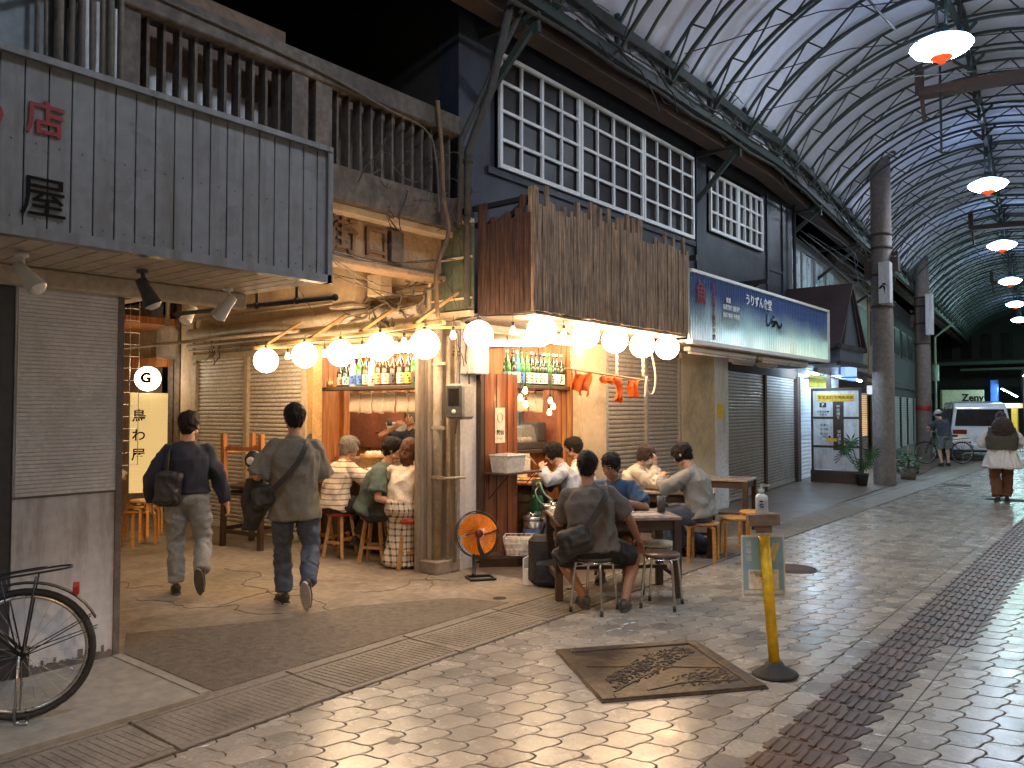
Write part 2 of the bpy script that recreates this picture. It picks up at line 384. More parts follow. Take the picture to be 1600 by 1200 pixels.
def crack(x, y, a, n, r=.0028):
    p = [(x, y, .0005)]; a0 = a; n = n * 2
    for i in range(n): a += U(-.9, .9) - .35 * (a - a0); L_ = U(.02, .08); x += L_ * cos(a); y += L_ * sin(a); p.append((x, y, .0005))
    pp = [(q[0], q[1], q[2]) for q in p]
    for i in range(len(pp) - 1): cr.beam(pp[i], pp[i + 1], r * U(.6, 1.5), .004)
for x, y, a, n in ((-6.9, 3.3, .3, 18), (-6.3, 4.2, .1, 14), (-7.5, 4.5, -.1, 16), (-5.6, 4.7, .7, 12), (-8.2, 3.4, .2, 12), (-5.2, 5.2, 2.2, 10), (-6.1, 3.6, 1.4, 8)): crack(x, y, a, n)
cr.build('paving_cracks', 'ink', kind='structure')
g = MB(); g.lathe([(0, .003), (.055, .003), (.062, 0)], (-4.46, 5.32, 0)); g.build('floor_drain', 'black', label='small round black drain cap in the alley concrete near the fan', cat='drain cover')
st = MB()
for i in range(150):
    x, y = U(-3.6, .8), U(1.6, 16); r = U(.008, .03) if R() < .93 else U(.03, .05); n = 9; a0 = U(0, 6)
    st.add([(x + r * U(.6, 1.2) * cos(a0 + 2 * pi * k / n), y + r * U(.6, 1.2) * sin(a0 + 2 * pi * k / n), .0011) for k in range(n)], [tuple(range(n))])
st.build('paving_stains', pm('gum_and_oil', (.12, .105, .09), .5, var=.3), kind='structure')
def manhole(x, y, r, label):
    t = thing('manhole_cover', label, 'manhole cover', (x, y, 0), 0, 'manhole covers in the pavement')
    g = MB(); g.lathe([(0, .004), (r * .9, .004), (r * .9, -.001)], n=32); g.build('plate', 'rust', t)
    g = MB(); g.lathe([(r * .92, .002), (r * .92, .006), (r, .006), (r, .001)], n=32); g.build('rim', 'black', t)
    return t
manhole(-2.92, 8.21, .24, 'round rusty manhole cover behind the yellow post')
manhole(-2.0, 16.9, .3, 'dark manhole cover lying near the feet of the woman in a white tunic').scale = (1.6, .8, 1)
manhole(-3.35, 19.5, .3, 'dark manhole cover farther up the street between the striped pole and the woman')
# bronze relief plate set in the paving
t = thing('relief_plate', 'square weathered bronze relief plate set askew in the paving', 'floor plaque', (-2.49, 4.50, 0), radians(51.6))
M['bronze'] = pm('worn_bronze', (.058, .045, .036), .42, .4, var=.4, vs=6, bump=.7, bs=30, dirt=((.2, .13, .05), .6, 4), fine=.3)
g = MB(); g.box((0, 0, .006), (1.04, .97, .012), bev=.004)
for sx in (-1, 1): g.box((sx * .47, 0, .015), (.085, .95, .012), bev=.004); g.box((0, sx * .44, .0152), (.85, .075, .012), bev=.004)
g.build('plate', 'bronze', t)
g = MB()
for i in range(340):
    a = U(-.38, .38); w = U(-.16, .16) * (1 - abs(a)); x = a; y = a * .75 + w + .05
    if abs(y) < .38: g.ell((x, y, .013), (U(.008, .022), U(.006, .014), U(.004, .011)), 6, Matrix.Rotation(U(0, 3), 3, 'Z'))
for i in range(90): g.ell((U(.02, .4), U(-.36, -.1), .013), (U(.01, .04), .006, .006), 6, Matrix.Rotation(U(0, .8), 3, 'Z'))
for p, q in (((-.4, -.36), (.05, .0)), ((.05, 0), (.4, -.1)), ((.05, 0), (.1, .38)), ((-.42, .1), (.05, 0)), ((.1, -.3), (.42, -.33)), ((-.2, -.38), (.4, -.2))): g.beam((*p, .013), (*q, .013), .012, .008)
g.build('relief', 'bronze', t)

# ================================================================== ARCADE ROOF
roof = thing('arcade_roof', 'arched arcade roof of white membrane on dark green steel trusses over the street', 'arcade roof', (0, 0, 0))
HW, ZS, RISE = 2.8, 6.25, 1.45
def arc_pts(hw, z0, rise, n, a0=0, a1=1):
    Rr = (hw * hw + rise * rise) / (2 * rise); th = math.asin(hw / Rr)
    return [(Rr * sin(th * (2 * (a0 + (a1 - a0) * i / n) - 1)), 0, z0 + rise - Rr + Rr * cos(th * (2 * (a0 + (a1 - a0) * i / n) - 1))) for i in range(n + 1)]
def rib_mesh():
    m = MB(); NO = 24; out = arc_pts(HW, ZS, RISE, NO); inn = arc_pts(HW - .02, ZS - .32, RISE, NO)
    for a, w in ((out, .036), (inn, .044)):
        for i in range(NO): m.beam(a[i], a[i + 1], w, .042, (0, 1, 0))
    for i in range(0, NO, 3):
        m.beam(inn[i], out[min(i + 2, NO)], .02, .02, (0, 1, 0)); m.beam(out[min(i + 2, NO)], inn[min(i + 3, NO)], .02, .02, (0, 1, 0))
    return m
rb = None; yy = -7.2; ys = []
while yy < 56: ys.append(yy); yy += 1.27
for i, y in enumerate(ys):
    rz = HC if y > 13.5 else 0
    if rb is None: rb = rib_mesh().build('rib', 'gsteel', roof, (cxr(y), y, 0), rz)
    else: r_ = dup(rb, (cxr(y), y, 0), rz)
pr_ = MB(); a = arc_pts(HW, ZS + .03, RISE, 20)
for i in range(20): pr_.beam(a[i], a[i + 1], .03, .034, (0, 1, 0))
sec = None
for i, y in enumerate(ys[:-1]):
    y += .635; rz = HC if y > 13.5 else 0
    if sec is None: sec = pr_.build('purlin_arch', 'gsteel', roof, (cxr(y), y, 0), rz)
    else: dup(sec, (cxr(y), y, 0), rz)
def along(m, dx, z, w, h, y0=-8, y1=56):
    m.beam((cxr(y0) + dx, y0, z), (cxr(13.5) + dx, 13.5, z), w, h); m.beam((cxr(13.5) + dx, 13.5, z), (cxr(y1) + dx, y1, z), w, h)
# membrane, sagging a little between the arches
mb = MB(); NO = 24; rows = []
yy = -8.
while yy <= 56.2:
    a = arc_pts(HW + .12, ZS + .02, RISE + .08, NO); sag = .022 * abs(sin(pi * (yy + 7.2) / .635))
    rows.append([(cxr(yy) + p[0], yy, p[2] + sag) for p in a]); yy += .3175
vs = [p for r in rows for p in r]; fs = []
for i in range(len(rows) - 1):
    for k in range(NO): q = i * (NO + 1) + k; fs.append((q, q + 1, q + NO + 2, q + NO + 1))
mb.add(vs, fs, True); mem = mb.build('membrane', 'membrane', roof)
sd = mem.modifiers.new('thick', 'SOLIDIFY'); sd.thickness = .004
for sx in (-1, 1):
    b = MB(); along(b, sx * HW, ZS - .02, .1, .12); along(b, sx * (HW + .02), ZS - .36, .12, .13)
    for i, y in enumerate(ys):
        c = cxr(y) + sx * HW; b.beam((c, y, ZS - .42), (c, y, ZS + .16), .05, .06)
        b.beam((c, y, ZS - .3), (cxr(y + .6) + sx * HW, y + .6, ZS - .06), .03, .03); b.beam((cxr(y + .6) + sx * HW, y + .6, ZS - .06), (cxr(y + 1.27) + sx * HW, y + 1.27, ZS - .3), .03, .03)
    b.build('eave_truss', 'gsteel', roof)
    b = MB(); along(b, sx * (HW + .1), ZS - .18, .01, .34); b.build('eave_sheet', 'membrane', roof)
    b = MB(); along(b, sx * (HW + .34), ZS - .42, .26, .16); b.build('gutter', 'rust', roof)
b = MB(); along(b, 0, ZS + RISE - .36, .07, .07); along(b, 0, ZS + RISE - .02, .06, .06)
for i, y in enumerate(ys): b.beam((cxr(y), y, ZS + RISE - .62), (cxr(y), y, ZS + RISE), .05, .05); b.beam((cxr(y) - .22, y, ZS + RISE - .36), (cxr(y), y, ZS + RISE - .56), .04, .04); b.beam((cxr(y) + .22, y, ZS + RISE - .36), (cxr(y), y, ZS + RISE - .56), .04, .04)
b.build('ridge_beam', 'gsteel', roof)
for y in (14.6, 26.5, 38.4, -3):
    b = MB(); c = cxr(y); b.beam((c - .75, y, ZS + .75), (c + 2.3, y + .1, ZS + .62), .26, .14); b.beam((c - .75, y, ZS + .75), (c - .75, y, ZS + 1.2), .12, .12); b.beam((c - .72, y, ZS + .7), (c - .68, y, ZS + .25), .08, .05)
    b.build('cross_beam', 'rust', roof)
b = MB()
for y in (9.4, 10.7, 12, 20): b.tube([(cxr(y) - 2.6, y, ZS + .1), (cxr(y) - 1, y + .5, ZS + .35), (cxr(y) + 1.4, y + 1, ZS + .1)], .008, 5)
b.tube([(-2.9, 9.6, 7.1), (-2.55, 11.2, 6.7)], .016, 6)
b.tube([(-2.62, 14.5, 7.35), (-2.62, 14.5, 5.9), (-2.55, 14.5, 5.9)], .02, 6)
b.build('tie_rod', 'gsteel', roof)
b = MB()
for k in range(70):
    y = U(5.5, 24); x = cxr(y) - HW - .05
    P_ = [V((x + U(-.05, .12), y, ZS - U(.0, .4)))]
    for q in range(3): P_.append(P_[-1] + V((U(-.08, .12), U(.1, .35), U(-.22, .2))))
    P2_ = []
    for i in range(len(P_) - 1): P2_ += [P_[i], (P_[i] + P_[i + 1]) / 2 + V((0, 0, U(-.04, .02)))]
    b.tube(P2_ + [P_[-1]], U(.004, .012), 4)
for dz, dx, r_ in ((-.12, .08, .02), (-.5, .02, .025), (-.3, .1, .012)): b.tube([(cxr(y) - HW + dx, y, ZS + dz + .02 * sin(y * 3)) for y in range(2, 40)], r_, 6)
b.build('eave_cabling', 'dark', roof)
# brackets from the house fronts to the eave
def bracket(y, label):
    t = thing('roof_bracket', label, 'steel bracket', (0, 0, 0), 0, 'brackets carrying the arcade eave')
    g = MB(); xe = cxr(y) - HW - .02; xf = fac(y)
    g.beam((xf, y, 5.72), (xe, y + .1, 5.78), .06, .09); g.beam((xf, y, 4.95), (xe - .02, y + .12, 5.72), .06, .07); g.beam((xe, y + .12, 5.6), (xe, y + .12, 6.1), .06, .06)
    g.build('strut', 'gsteel', t); return t
for y, lb in ((6.35, 'green steel eave bracket crossing the top corner of the first lattice window'), (11.55, 'green steel eave bracket between the long and the short lattice window'), (16.2, 'green steel eave bracket above the pale glazed upper window'), (20.5, 'dark green steel eave bracket just behind the banded pole'), (26, 'dark green steel eave bracket before the second concrete pole')): bracket(y, lb)
# hanging lamps
def arc_lamp(y, label, x=None):
    t = thing('arcade_lamp', label, 'ceiling lamp', (cxr(y) if x is None else x, y, 6.5), 0, 'lamps hanging along the arcade roof')
    g = MB(); g.lathe([(0, -.115), (.12, -.11), (.25, -.075), (.345, -.02), (.375, .03), (.36, .035)], n=32); g.build('glow_dish', 'arcg' if y > 30 else 'arc', t)
    g = MB(); g.lathe([(.385, .03), (.36, .07), (.26, .12), (.14, .16)], n=32); g.build('glass_rim', em('blue_glass_glow', (.42, .62, 1), 9), t); g = MB(); g.lathe([(.14, .155), (.1, .2), (.08, .3), (0, .32)], n=24); g.build('cap', 'gsteel', t)
    g = MB(); g.lathe([(0, -.2), (.045, -.195), (.06, -.165), (.14, -.128), (.13, -.105)], n=20); g.build('end_cap', 'arcr', t)
    g = MB(); g.tube([(-.05, 0, .25), (-.05, 0, 1.1)], .018); g.tube([(.06, 0, .25), (.08, 0, 1.1)], .024); g.build('hanger', 'gsteel', t)
    return t
for y, lb in ((11.74, 'nearest and largest glowing arcade lamp with orange tip, top right'), (19.66, 'second glowing arcade lamp from the camera'), (27.19, 'third glowing arcade lamp from the camera'), (35.02, 'fourth glowing arcade lamp from the camera'), (42.88, 'fifth glowing arcade lamp, small in the distance'), (50.4, 'farthest glowing arcade lamp above the dark street end'), (3.8, 'assumed arcade lamp hanging overhead near the camera, out of view'), (-4.1, 'assumed arcade lamp hanging behind the camera, out of view')): arc_lamp(y, lb)  # last two are unseen, assumed to continue the row and light the foreground
# ================================================================== LEFT SHOP
def shutter(parent, axis, a0, a1, c, z0, z1, mat, name='shutter', pitch=.054, n_post=None):
    """roller shutter of curved slats; axis 'x': runs along X at Y=c facing -Y; 'y': runs along Y at X=c facing +X"""
    m = MB(); z = z0
    prof = [(-.012, 0), (.004, .003), (.009, pitch * .3), (.010, pitch * .6), (.006, pitch - .012), (-.010, pitch - .007), (-.012, pitch)]
    while z < z1 - .01:
        vs = []
        for d, h in prof:
            for a in (a0, a1): vs.append((a, c - d, min(z + h, z1)) if axis == 'x' else (c + d, a, min(z + h, z1)))
        fs = [(2 * i, 2 * i + 1, 2 * i + 3, 2 * i + 2) if axis == 'x' else (2 * i, 2 * i + 1, 2 * i + 3, 2 * i + 2) for i in range(len(prof) - 1)]
        m.add(vs, fs, False); m.mi[-1] = m.mi[-2] = 1; m.mi[-len(fs)] = 1; z += pitch  # groove faces coloured dark, standing in for shade between the slats
    if axis == 'x': m.bx(a0, a1, c + .01, c + .03, z0, z1); m.bx(a0, a1, c - .022, c + .009, z0 - .0, z0 + .06)
    else: m.bx(a0, a1, c - .03, c - .01, z0, z1) if 0 else m.bx(c - .03, c - .01, a0, a1, z0, z1); m.bx(c - .009, c + .022, a0, a1, z0, z0 + .06)
    return m.build(name, [mat, 'dark'], parent)

ls = thing('corner_shop', 'closed white-panelled shop with a long grey clad signboard at the left edge', 'shop building')
g = MB(); g.bx(-5.45, -5.35, 1.80, 2.44, .03, 2.52); g.bx(-5.45, -5.35, -6, 1.66, .03, 2.52); g.bx(-14, -5.46, 2.2, 2.43, 0, 4.4); g.bx(-9, -5.53, -6, 2.05, 2.6, 7.4)
g.build('wall', 'plasterw', ls)
g = MB(); g.bx(-5.44, -5.36, 1.665, 1.795, .03, 2.52); g.build('post', 'dgrey', ls)
# worn slatted sheet on the upper half of the wall
g = MB(); z = 1.12
while z < 2.5: g.bx(-5.349, -5.341 + .0015 * R(), 1.81, 2.43, z, z + .0212); z += .0245
g.build('slatted_sheet', pm('dusty_lath_sheet', (.76, .73, .73), .7, var=.12, vs=3, dirt=((.52, .49, .47), .6, 4), fine=.1), ls)
g = MB(); g.bx(-5.348, -5.336, 2.405, 2.445, .03, 2.5); g.bx(-5.349, -5.34, 1.8, 2.4, .03, .07); g.bx(-5.349, -5.343, 1.8, 2.4, 1.105, 1.118)
for i in range(16): yy = 1.83 + i * .036; g.bx(-5.349, -5.344 + .001 * (i % 3), yy, yy + U(.01, .03), .072, .078 + U(.005, .05) * (R() < .5))
g.build('trim', pm('dirty_trim', (.16, .14, .13), .7, var=.4, vs=8), ls)
# clad signboard over the pavement
sg = MB(); y = -5.9; k = 0
while y < 3.28:
    sg.bx(-4.325, -4.30 + .0012 * (k % 2), y, y + .104, 2.555, 3.395, bev=.003); y += .11; k += 1
y = -5.9
while y < 3.2:
    for z in (2.6, 2.98, 3.36): sg.lathe([(0, .0045), (.004, .004), (.0055, 0)], (-4.2985, y + .052, z), 8, MX((0, 1, 0), (0, 0, 1), (1, 0, 0)))
    y += .11
sb = sg.build('signboard', 'fascia', ls)
g = MB(); g.bx(-4.35, -4.27, -5.9, 3.33, 3.39, 3.425); g.bx(-4.35, -4.275, -5.9, 3.33, 2.50, 2.555); g.bx(-4.35, -4.275, 3.3, 3.34, 2.5, 3.425); g.bx(-5.4, -4.35, 3.30, 3.335, 2.555, 3.41); g.bx(-5.46, -4.35, -5.9, 3.3, 3.36, 3.4)
g.build('frame', 'fascia', sb)
text('店', .19, 'redink', (-4.292, 1.56, 3.10), RX, sb, 'red_character', .003, bold=.003)
text('屋', .225, 'ink', (-4.292, 1.56, 2.70), RX, sb, 'black_character', .003, bold=0)
text('の', .16, 'redink', (-4.292, 1.30, 3.07), RX, sb, 'red_character', .003, bold=.006)
g = MB(); y = -5.9
while y < 3.28: g.bx(-5.34, -4.345, y, y + .112, 2.515, 2.535, bev=.002); y += .12
g.build('soffit', 'soffit', ls)
g = MB(); g.bx(-5.34, -5.22, -5.9, 3.29, 2.40, 2.512, bev=.01); g.build('trim_beam', 'soffit', ls)
g = MB(); g.bx(-9, -5.47, -6, 3.0, 2.55, 2.6); g.build('floor_slab', 'oldwall', ls)
# upper wall : pale sheets, pipes and tangled cables
g = MB(); g.bx(-5.52, -5.46, -3, 2.1, 3.4, 7.4); g.build('upper_wall', pm('pale_blue_sheet', (.13, .15, .165), .6, var=.2, vs=1.5, dirt=((.12, .13, .15), .6, 1.5)), ls)
g = MB()
for i, y in enumerate((1.35, 1.9, 1.96, 2.03, 2.1, 2.17, 2.24, 2.3, 2.36, 2.42)):
    r = U(.012, .03); g.tube([(-5.4, y, 3.4), (-5.4 + U(-.02, .02), y + U(-.02, .02), 5), (-5.4, y, 7.4)], r, 7)
g.tube([(-5.3, 1.75, 4.2), (-5.25, 2.1, 4.45), (-5.25, 2.5, 4.75)], .022, 8)
g.build('pipe', pm('sooty_pipe', (.13, .11, .09), .7, var=.4, vs=3), ls)

def spotlight(loc, aim, mat, label, lit=False):
    t = thing('spotlight', label, 'spotlight', loc, 0, 'clip spotlights under the awning')
    g = MB(); g.lathe([(0, 0), (.035, 0), (.035, -.02), (0, -.02)], n=14); g.tube([(0, 0, 0), (.02, .0, -.09)], .014); g.build('arm', mat, t)
    a = V(aim).normalized(); q = a.to_track_quat('Z', 'Y').to_matrix(); c = V((.02, 0, -.1))
    g = MB(); g.lathe([(0, -.05), (.032, -.045), (.038, .03), (.05, .1), (.055, .13)], c, 18, q); g.build('body', mat, t)
    g = MB(); g.lathe([(0, .15), (.03, .147), (.05, .128)], c, 18, q); g.build('lens', pm('frosted_lens', (.7, .68, .62), .3), t)
    return t
spotlight((-4.75, 1.62, 2.5), (.55, .45, -.8), 'wplastic', 'white clip spotlight under the signboard near the left edge')
spotlight((-4.75, 2.28, 2.5), (.25, .35, -.9), 'dgrey', 'dark blue-grey clip spotlight hanging near the wall corner')
spotlight((-5.0, 3.0, 2.5), (-.5, -.3, -.7), 'wplastic', 'white clip spotlight on the pipe at the end of the awning')
spotlight((-6.6, 3.6, 2.62), (.2, -.6, -.8), 'wplastic', 'white clip spotlight hanging deep under the alley canopy')
g = MB(); g.tube([(-6.1, 3.2, 2.42), (-4.45, 3.5, 2.44)], .017); g.tube([(-5.2, 3.36, 2.43), (-5.2, 3.36, 2.6)], .012); g.ell((-5.2, 3.36, 2.43), .03, 8); g.tube([(-4.8, 3.43, 2.44), (-4.8, 3.43, 2.62)], .012); g.ell((-4.8, 3.43, 2.44), .028, 8); g.ell((-4.45, 3.5, 2.44), .026, 8)
g.build('clamp_pipe', 'black', label='black pipe with clamps running out from under the awning end', cat='pipe')

# ================================================================== GATEWAY OVER THE ALLEY
gw = thing('alley_gateway', 'stained concrete bridge with louvred balcony and raised 街口 letters over the alley', 'gateway', (0, 0, 0))
g = MB(); Ya, Yb = 2.45, 5.93
g.bx(-5.66, -5.46, Ya, Yb, 4.47, 4.66, bev=.01); g.bx(-5.60, -5.50, Ya, Yb, 3.50, 3.80)
g.bx(-5.68, -5.50, 2.45, 2.6, 3.8, 4.47); g.bx(-5.68, -5.49, 3.86, 4.02, 3.8, 4.47); g.bx(-5.68, -5.49, 4.1, 4.27, 3.8, 4.47)
g.build('parapet', 'oldwall', gw)
g = MB(); g.bx(-14, -5.62, 2.44, 5.98, 3.44, 3.50); g.build('slab', 'plaster', gw)
for i in range(10):
    y = 2.68 + i * .122; g = MB(); g.beam((-5.6, y, 3.8), (-5.6, y, 4.47), .10, .022, (0, 1, 0)); g.build('louvre', 'oldwall', gw)
for i in range(12):
    y = 4.38 + i * .13; g = MB(); g.beam((-5.6, y, 3.8), (-5.6, y, 4.47), .10, .022, (0, 1, 0)); g.build('louvre', 'oldwall', gw)
g = MB(); g.bx(-5.95, -5.9, 2.45, 4.0, 3.55, 4.28); g.build('inner_panel', 'plasterw', gw)
g = MB(); g.bx(-5.95, -5.9, 4.1, 5.95, 3.55, 4.7); g.bx(-5.96, -5.91, 2.45, 4.08, 4.28, 5.0); g.build('back_wall', pm('brown_board', (.16, .1, .065), .8, var=.4, vs=2), gw)
# relief beam with the two carved characters
g = MB(); g.bx(-5.95, -5.78, 2.9, 5.93, 3.03, 3.44); g.bx(-5.95, -5.7, 2.9, 5.93, 2.99, 3.05, bev=.012); g.build('relief_beam', pm('brown_relief_plaster', (.33, .22, .13), .85, var=.35, vs=3, bump=.5, bs=18, dirt=((.08, .05, .03), .8, 3)), gw)
text('街', .36, 'bark', (-5.78, 4.62, 3.24), RX, gw, 'raised_character', .03, bold=.003)
text('口', .33, 'bark', (-5.78, 5.02, 3.24), RX, gw, 'raised_character', .03, bold=.003)
g = MB(); g.bx(-5.79, -5.72, 5.18, 5.34, 3.1, 3.4); g.build('tablet', 'oldwall', gw)

# vines and cables that hang from the balcony corner
g = MB()
def wob(p, q, n, amp, sagz=0):
    p, q = V(p), V(q); o = []
    for i in range(n + 1):
        t = i / n; c = p.lerp(q, t); w = 0 if i in (0, n) else amp
        o.append(c + V((U(-w, w), U(-w, w), U(-w, w) - sagz * sin(pi * t))))
    return o
def smooth_line(P, it=2):
    for _ in range(it):
        o = [P[0]]
        for i in range(len(P) - 1): o += [P[i] * .75 + P[i + 1] * .25, P[i] * .25 + P[i + 1] * .75]
        o.append(P[-1]); P = o
    return P
for i in range(26):
    y = 5.1 + 1.2 * (R() - .3); z = U(3.2, 4.3)
    g.tube(smooth_line(wob((-5.44, y, z), (-5.4 + U(-.03, .12), y + U(-.55, .5), z + U(-.7, .4)), 4, .07), 1), U(.003, .007), 4)
g.build('dry_vine', 'twig', label='tangle of dry twiggy vines over the balcony corner by the navy house', cat='vine')
g = MB(); P = smooth_line([V(p) for p in ((-5.42, 5.5, 4.7), (-5.40, 5.55, 4.2), (-5.36, 5.52, 3.7), (-5.34, 5.62, 3.4), (-5.36, 5.42, 3.05), (-5.38, 5.45, 2.75), (-5.4, 5.5, 2.55))], 2)
g.tube(P, .022, 8); g.build('climbing_vine', 'bark', label='thick bare brown vine stem curving down from the balcony beside the olive panel', cat='vine')
g = MB()
g.tube(smooth_line([V(p) for p in ((-5.45, 2.4, 4.6), (-5.44, 3.6, 4.56), (-5.44, 4.3, 4.52), (-5.44, 4.9, 4.42), (-5.43, 5.4, 4.4), (-5.42, 5.5, 4.1), (-5.41, 5.52, 3.6))], 2), .011, 6)
g.build('balcony_cable', 'cable', label='loose cable sagging along the balcony rail', cat='cable')
g = MB(); g.tube([(-5.4, 5.93, 2.7), (-5.4, 5.93, 4.3), (-5.15, 6.0, 4.9), (-4.95, 6.1, 5.85)], .042, 10); g.tube([(-5.42, 5.82, 3.5), (-5.42, 5.84, 4.4), (-5.1, 6.1, 5.3), (-4.98, 6.3, 5.8)], .028, 8)
for z in (3.6, 4.2): g.lathe([(.045, -.02), (.054, -.02), (.054, .02), (.045, .02)], (-5.4, 5.93, z), 12)
g.build('downpipe', 'dark', label='dark sooty downpipe rising from the balcony corner to the eave gutter', cat='drainpipe')

# ================================================================== NAVY HOUSE WITH THE CORNER BAR
nh = thing('navy_house', 'dark navy two-storey corner house with white lattice windows above the bar', 'building')
g = MB()
g.bx(-5.9, -5.6, 6.0, 15.9, 2.62, 4.32); g.bx(-5.9, -5.6, 6.0, 6.58, 4.32, 5.66); g.bx(-5.9, -5.6, 6.0, 15.9, 5.66, 6.4); g.bx(-5.9, -5.6, 11.4, 11.95, 4.32, 5.66); g.bx(-5.9, -5.6, 14.25, 15.9, 4.32, 5.66); g.bx(-5.9, -5.6, 11.95, 14.25, 4.32, 4.57)

g.build('upper_wall', 'navy', nh)
g = MB(); g.bx(-11, -5.9, 6.0, 6.2, 3.52, 6.4); g.build('alley_upper_wall', pm('void_dark_wall', (.022, .018, .016), .9, var=.4), nh)  # wall coloured near black, standing in for the dark night void
for bx_ in ((-5.595, -5.57, 6.45, 11.5, 4.24, 4.32), (-5.598, -5.56, 11.5, 11.85, 3.6, 6.2), (-5.598, -5.57, 14.5, 14.56, 3.8, 5.8), (-5.598, -5.57, 15.3, 15.36, 3.7, 5.7), (-5.599, -5.58, 14.56, 15.3, 4.3, 4.36)): g = MB(); g.bx(*bx_); g.build('batten', 'navy', nh)
g = MB(); g.tube([(-5.5, 15.75, 2.6), (-5.5, 15.75, 5.9)], .035); g.build('drainpipe', 'navy', nh)
g = MB(); g.bx(-11, -5.95, 6.2, 16, 3.45, 3.5); g.bx(-11, -10.9, 6.2, 8.4, 0, 3.4); g.build('floor', 'dark', nh)
def lattice(y0, y1, z0, z1, sashes, cols, rows, x=-5.57):
    w = (y1 - y0) / sashes
    for s_ in range(sashes):
        a, b = y0 + s_ * w + .008, y0 + (s_ + 1) * w - .008
        g = MB(); g.bx(x, x + .035, a, b, z0, z0 + .05); g.bx(x, x + .035, a, b, z1 - .05, z1); g.bx(x, x + .036, a, a + .045, z0 + .05, z1 - .05); g.bx(x, x + .036, b - .045, b, z0 + .05, z1 - .05)
        for c in range(1, cols): yy = a + (b - a) * c / cols; ww = .022 if c * 2 != cols else .032; g.bx(x + .002, x + .033, yy - ww / 2 * 1.3, yy + ww / 2 * 1.3, z0 + .05, z1 - .05)
        for r_ in range(1, rows): zz = z0 + (z1 - z0) * r_ / rows; g.bx(x + .004, x + .031, a + .045, b - .045, zz - .017, zz + .017)
        fr = g.build('window', 'whitep', nh)
        g = MB(); g.bx(x - .02, x - .012, a, b, z0, z1); g.build('pane', 'glassw', fr)
lattice(6.60, 11.39, 4.33, 5.63, 3, 4, 4); lattice(11.97, 14.23, 4.58, 5.56, 2, 4, 3)
# ground floor, alley side (wall line Y = 6.0)
g = MB()
g.bx(-11.2, -10.86, 5.97, 6.12, 0, 3.44); g.bx(-10.86, -8.12, 6.0, 6.12, 2.40, 3.44); g.bx(-8.12, -5.98, 6.0, 6.12, 2.46, 3.44); g.bx(-5.98, -5.62, 6.0, 6.13, 0, 3.44)
g.build('alley_wall', 'plaster', nh)
g = MB(); g.bx(-10.86, -10.74, 5.95, 6.03, 0, 2.42); g.bx(-9.5, -9.42, 5.95, 6.03, 0, 2.40); g.bx(-8.2, -8.1, 5.93, 6.05, 0, 2.44); g.bx(-10.86, -8.1, 5.94, 6.02, 2.36, 2.44); g.build('shutter_frame', 'soffit', nh)
shutter(nh, 'x', -10.74, -9.5, 6.0, .02, 2.36, 'shut'); shutter(nh, 'x', -9.42, -8.2, 6.0, .02, 2.36, 'shut')
g = MB(); g.bx(-8.1, -8.0, 5.96, 6.1, 0, 2.44); g.build('bar_post', 'woodl', nh)
# weathered posts and pipes of the corner
g = MB(); g.bx(-5.86, -5.55, 5.64, 5.99, 0, .13, bev=.01); g.build('plinth', 'conc', nh)
g = MB(); g.bx(-5.845, -5.80, 5.66, 5.98, .13, 2.5); g.bx(-5.79, -5.76, 5.70, 5.75, .13, 2.5); g.bx(-5.735, -5.70, 5.69, 5.74, .13, 2.5); g.bx(-5.845, -5.80, 5.62, 5.655, 0, 2.5); g.build('corner_post', pm('worn_grey_timber', (.27, .22, .175), .75, var=.35, vs=4, stretch=(4, 4, .5), bump=.4, bs=12), nh)
g = MB(); g.tube([(-5.66, 5.76, .13), (-5.66, 5.76, 2.55)], .05, 12); g.tube([(-5.58, 5.83, .0), (-5.58, 5.83, 2.4)], .022, 8); g.tube([(-5.54, 5.9, .1), (-5.54, 5.9, 2.55)], .015, 8); g.tube([(-5.6, 5.7, .95), (-5.45, 5.95, .96)], .014, 6)
for z in (.95, 1.45, 2.1): g.bx(-5.73, -5.52, 5.71, 5.73, z, z + .03)
g.build('pipe', 'pipe', nh)
g = MB(); g.bx(-5.63, -5.56, 5.99, 6.24, 0, 2.55); g.build('white_pier', 'plasterw', nh)
g = MB(); g.bx(-5.63, -5.5, 6.245, 6.30, .12, 2.1); g.build('dark_jamb', 'woodd', nh)
# street side ground floor
g = MB(); g.bx(-5.7, -5.62, 8.24, 8.32, 0, 2.45); g.bx(-5.62, -5.585, 8.30, 8.84, 0, 2.5); g.build('cream_jamb', 'plaster', nh); g = MB(); g.bx(-5.66, -5.57, 10.98, 12.12, 0, 2.6); g.build('beige_pier', 'plaster', nh)
g = MB(); g.bx(-5.9, -5.62, 8.84, 10.98, 2.42, 2.6); g.bx(-5.9, -5.62, 6.2, 8.84, 2.52, 2.62); g.bx(-5.65, -5.58, 8.84, 8.9, 0, 2.44); g.bx(-5.65, -5.58, 10.92, 10.98, 0, 2.44); g.bx(-5.65, -5.58, 9.9, 9.96, 0, 2.44); g.build('shutter_frame', 'gplastic', nh)
shutter(nh, 'y', 8.9, 9.9, -5.62, .02, 2.44, 'shutg', pitch=.06); shutter(nh, 'y', 9.96, 10.92, -5.62, .02, 2.44, 'shutg', pitch=.06)
g = MB(); g.bx(-5.72, -5.56, 12.13, 12.62, 0, 2.6); g.beam((-5.62, 12.6, 1.3), (fac(13.2) - .03, 13.2, 1.3), .12, 2.6); g.build('plain_pier', 'plasterw', nh)
g = MB()
f0, f1 = 13.22, 18.3
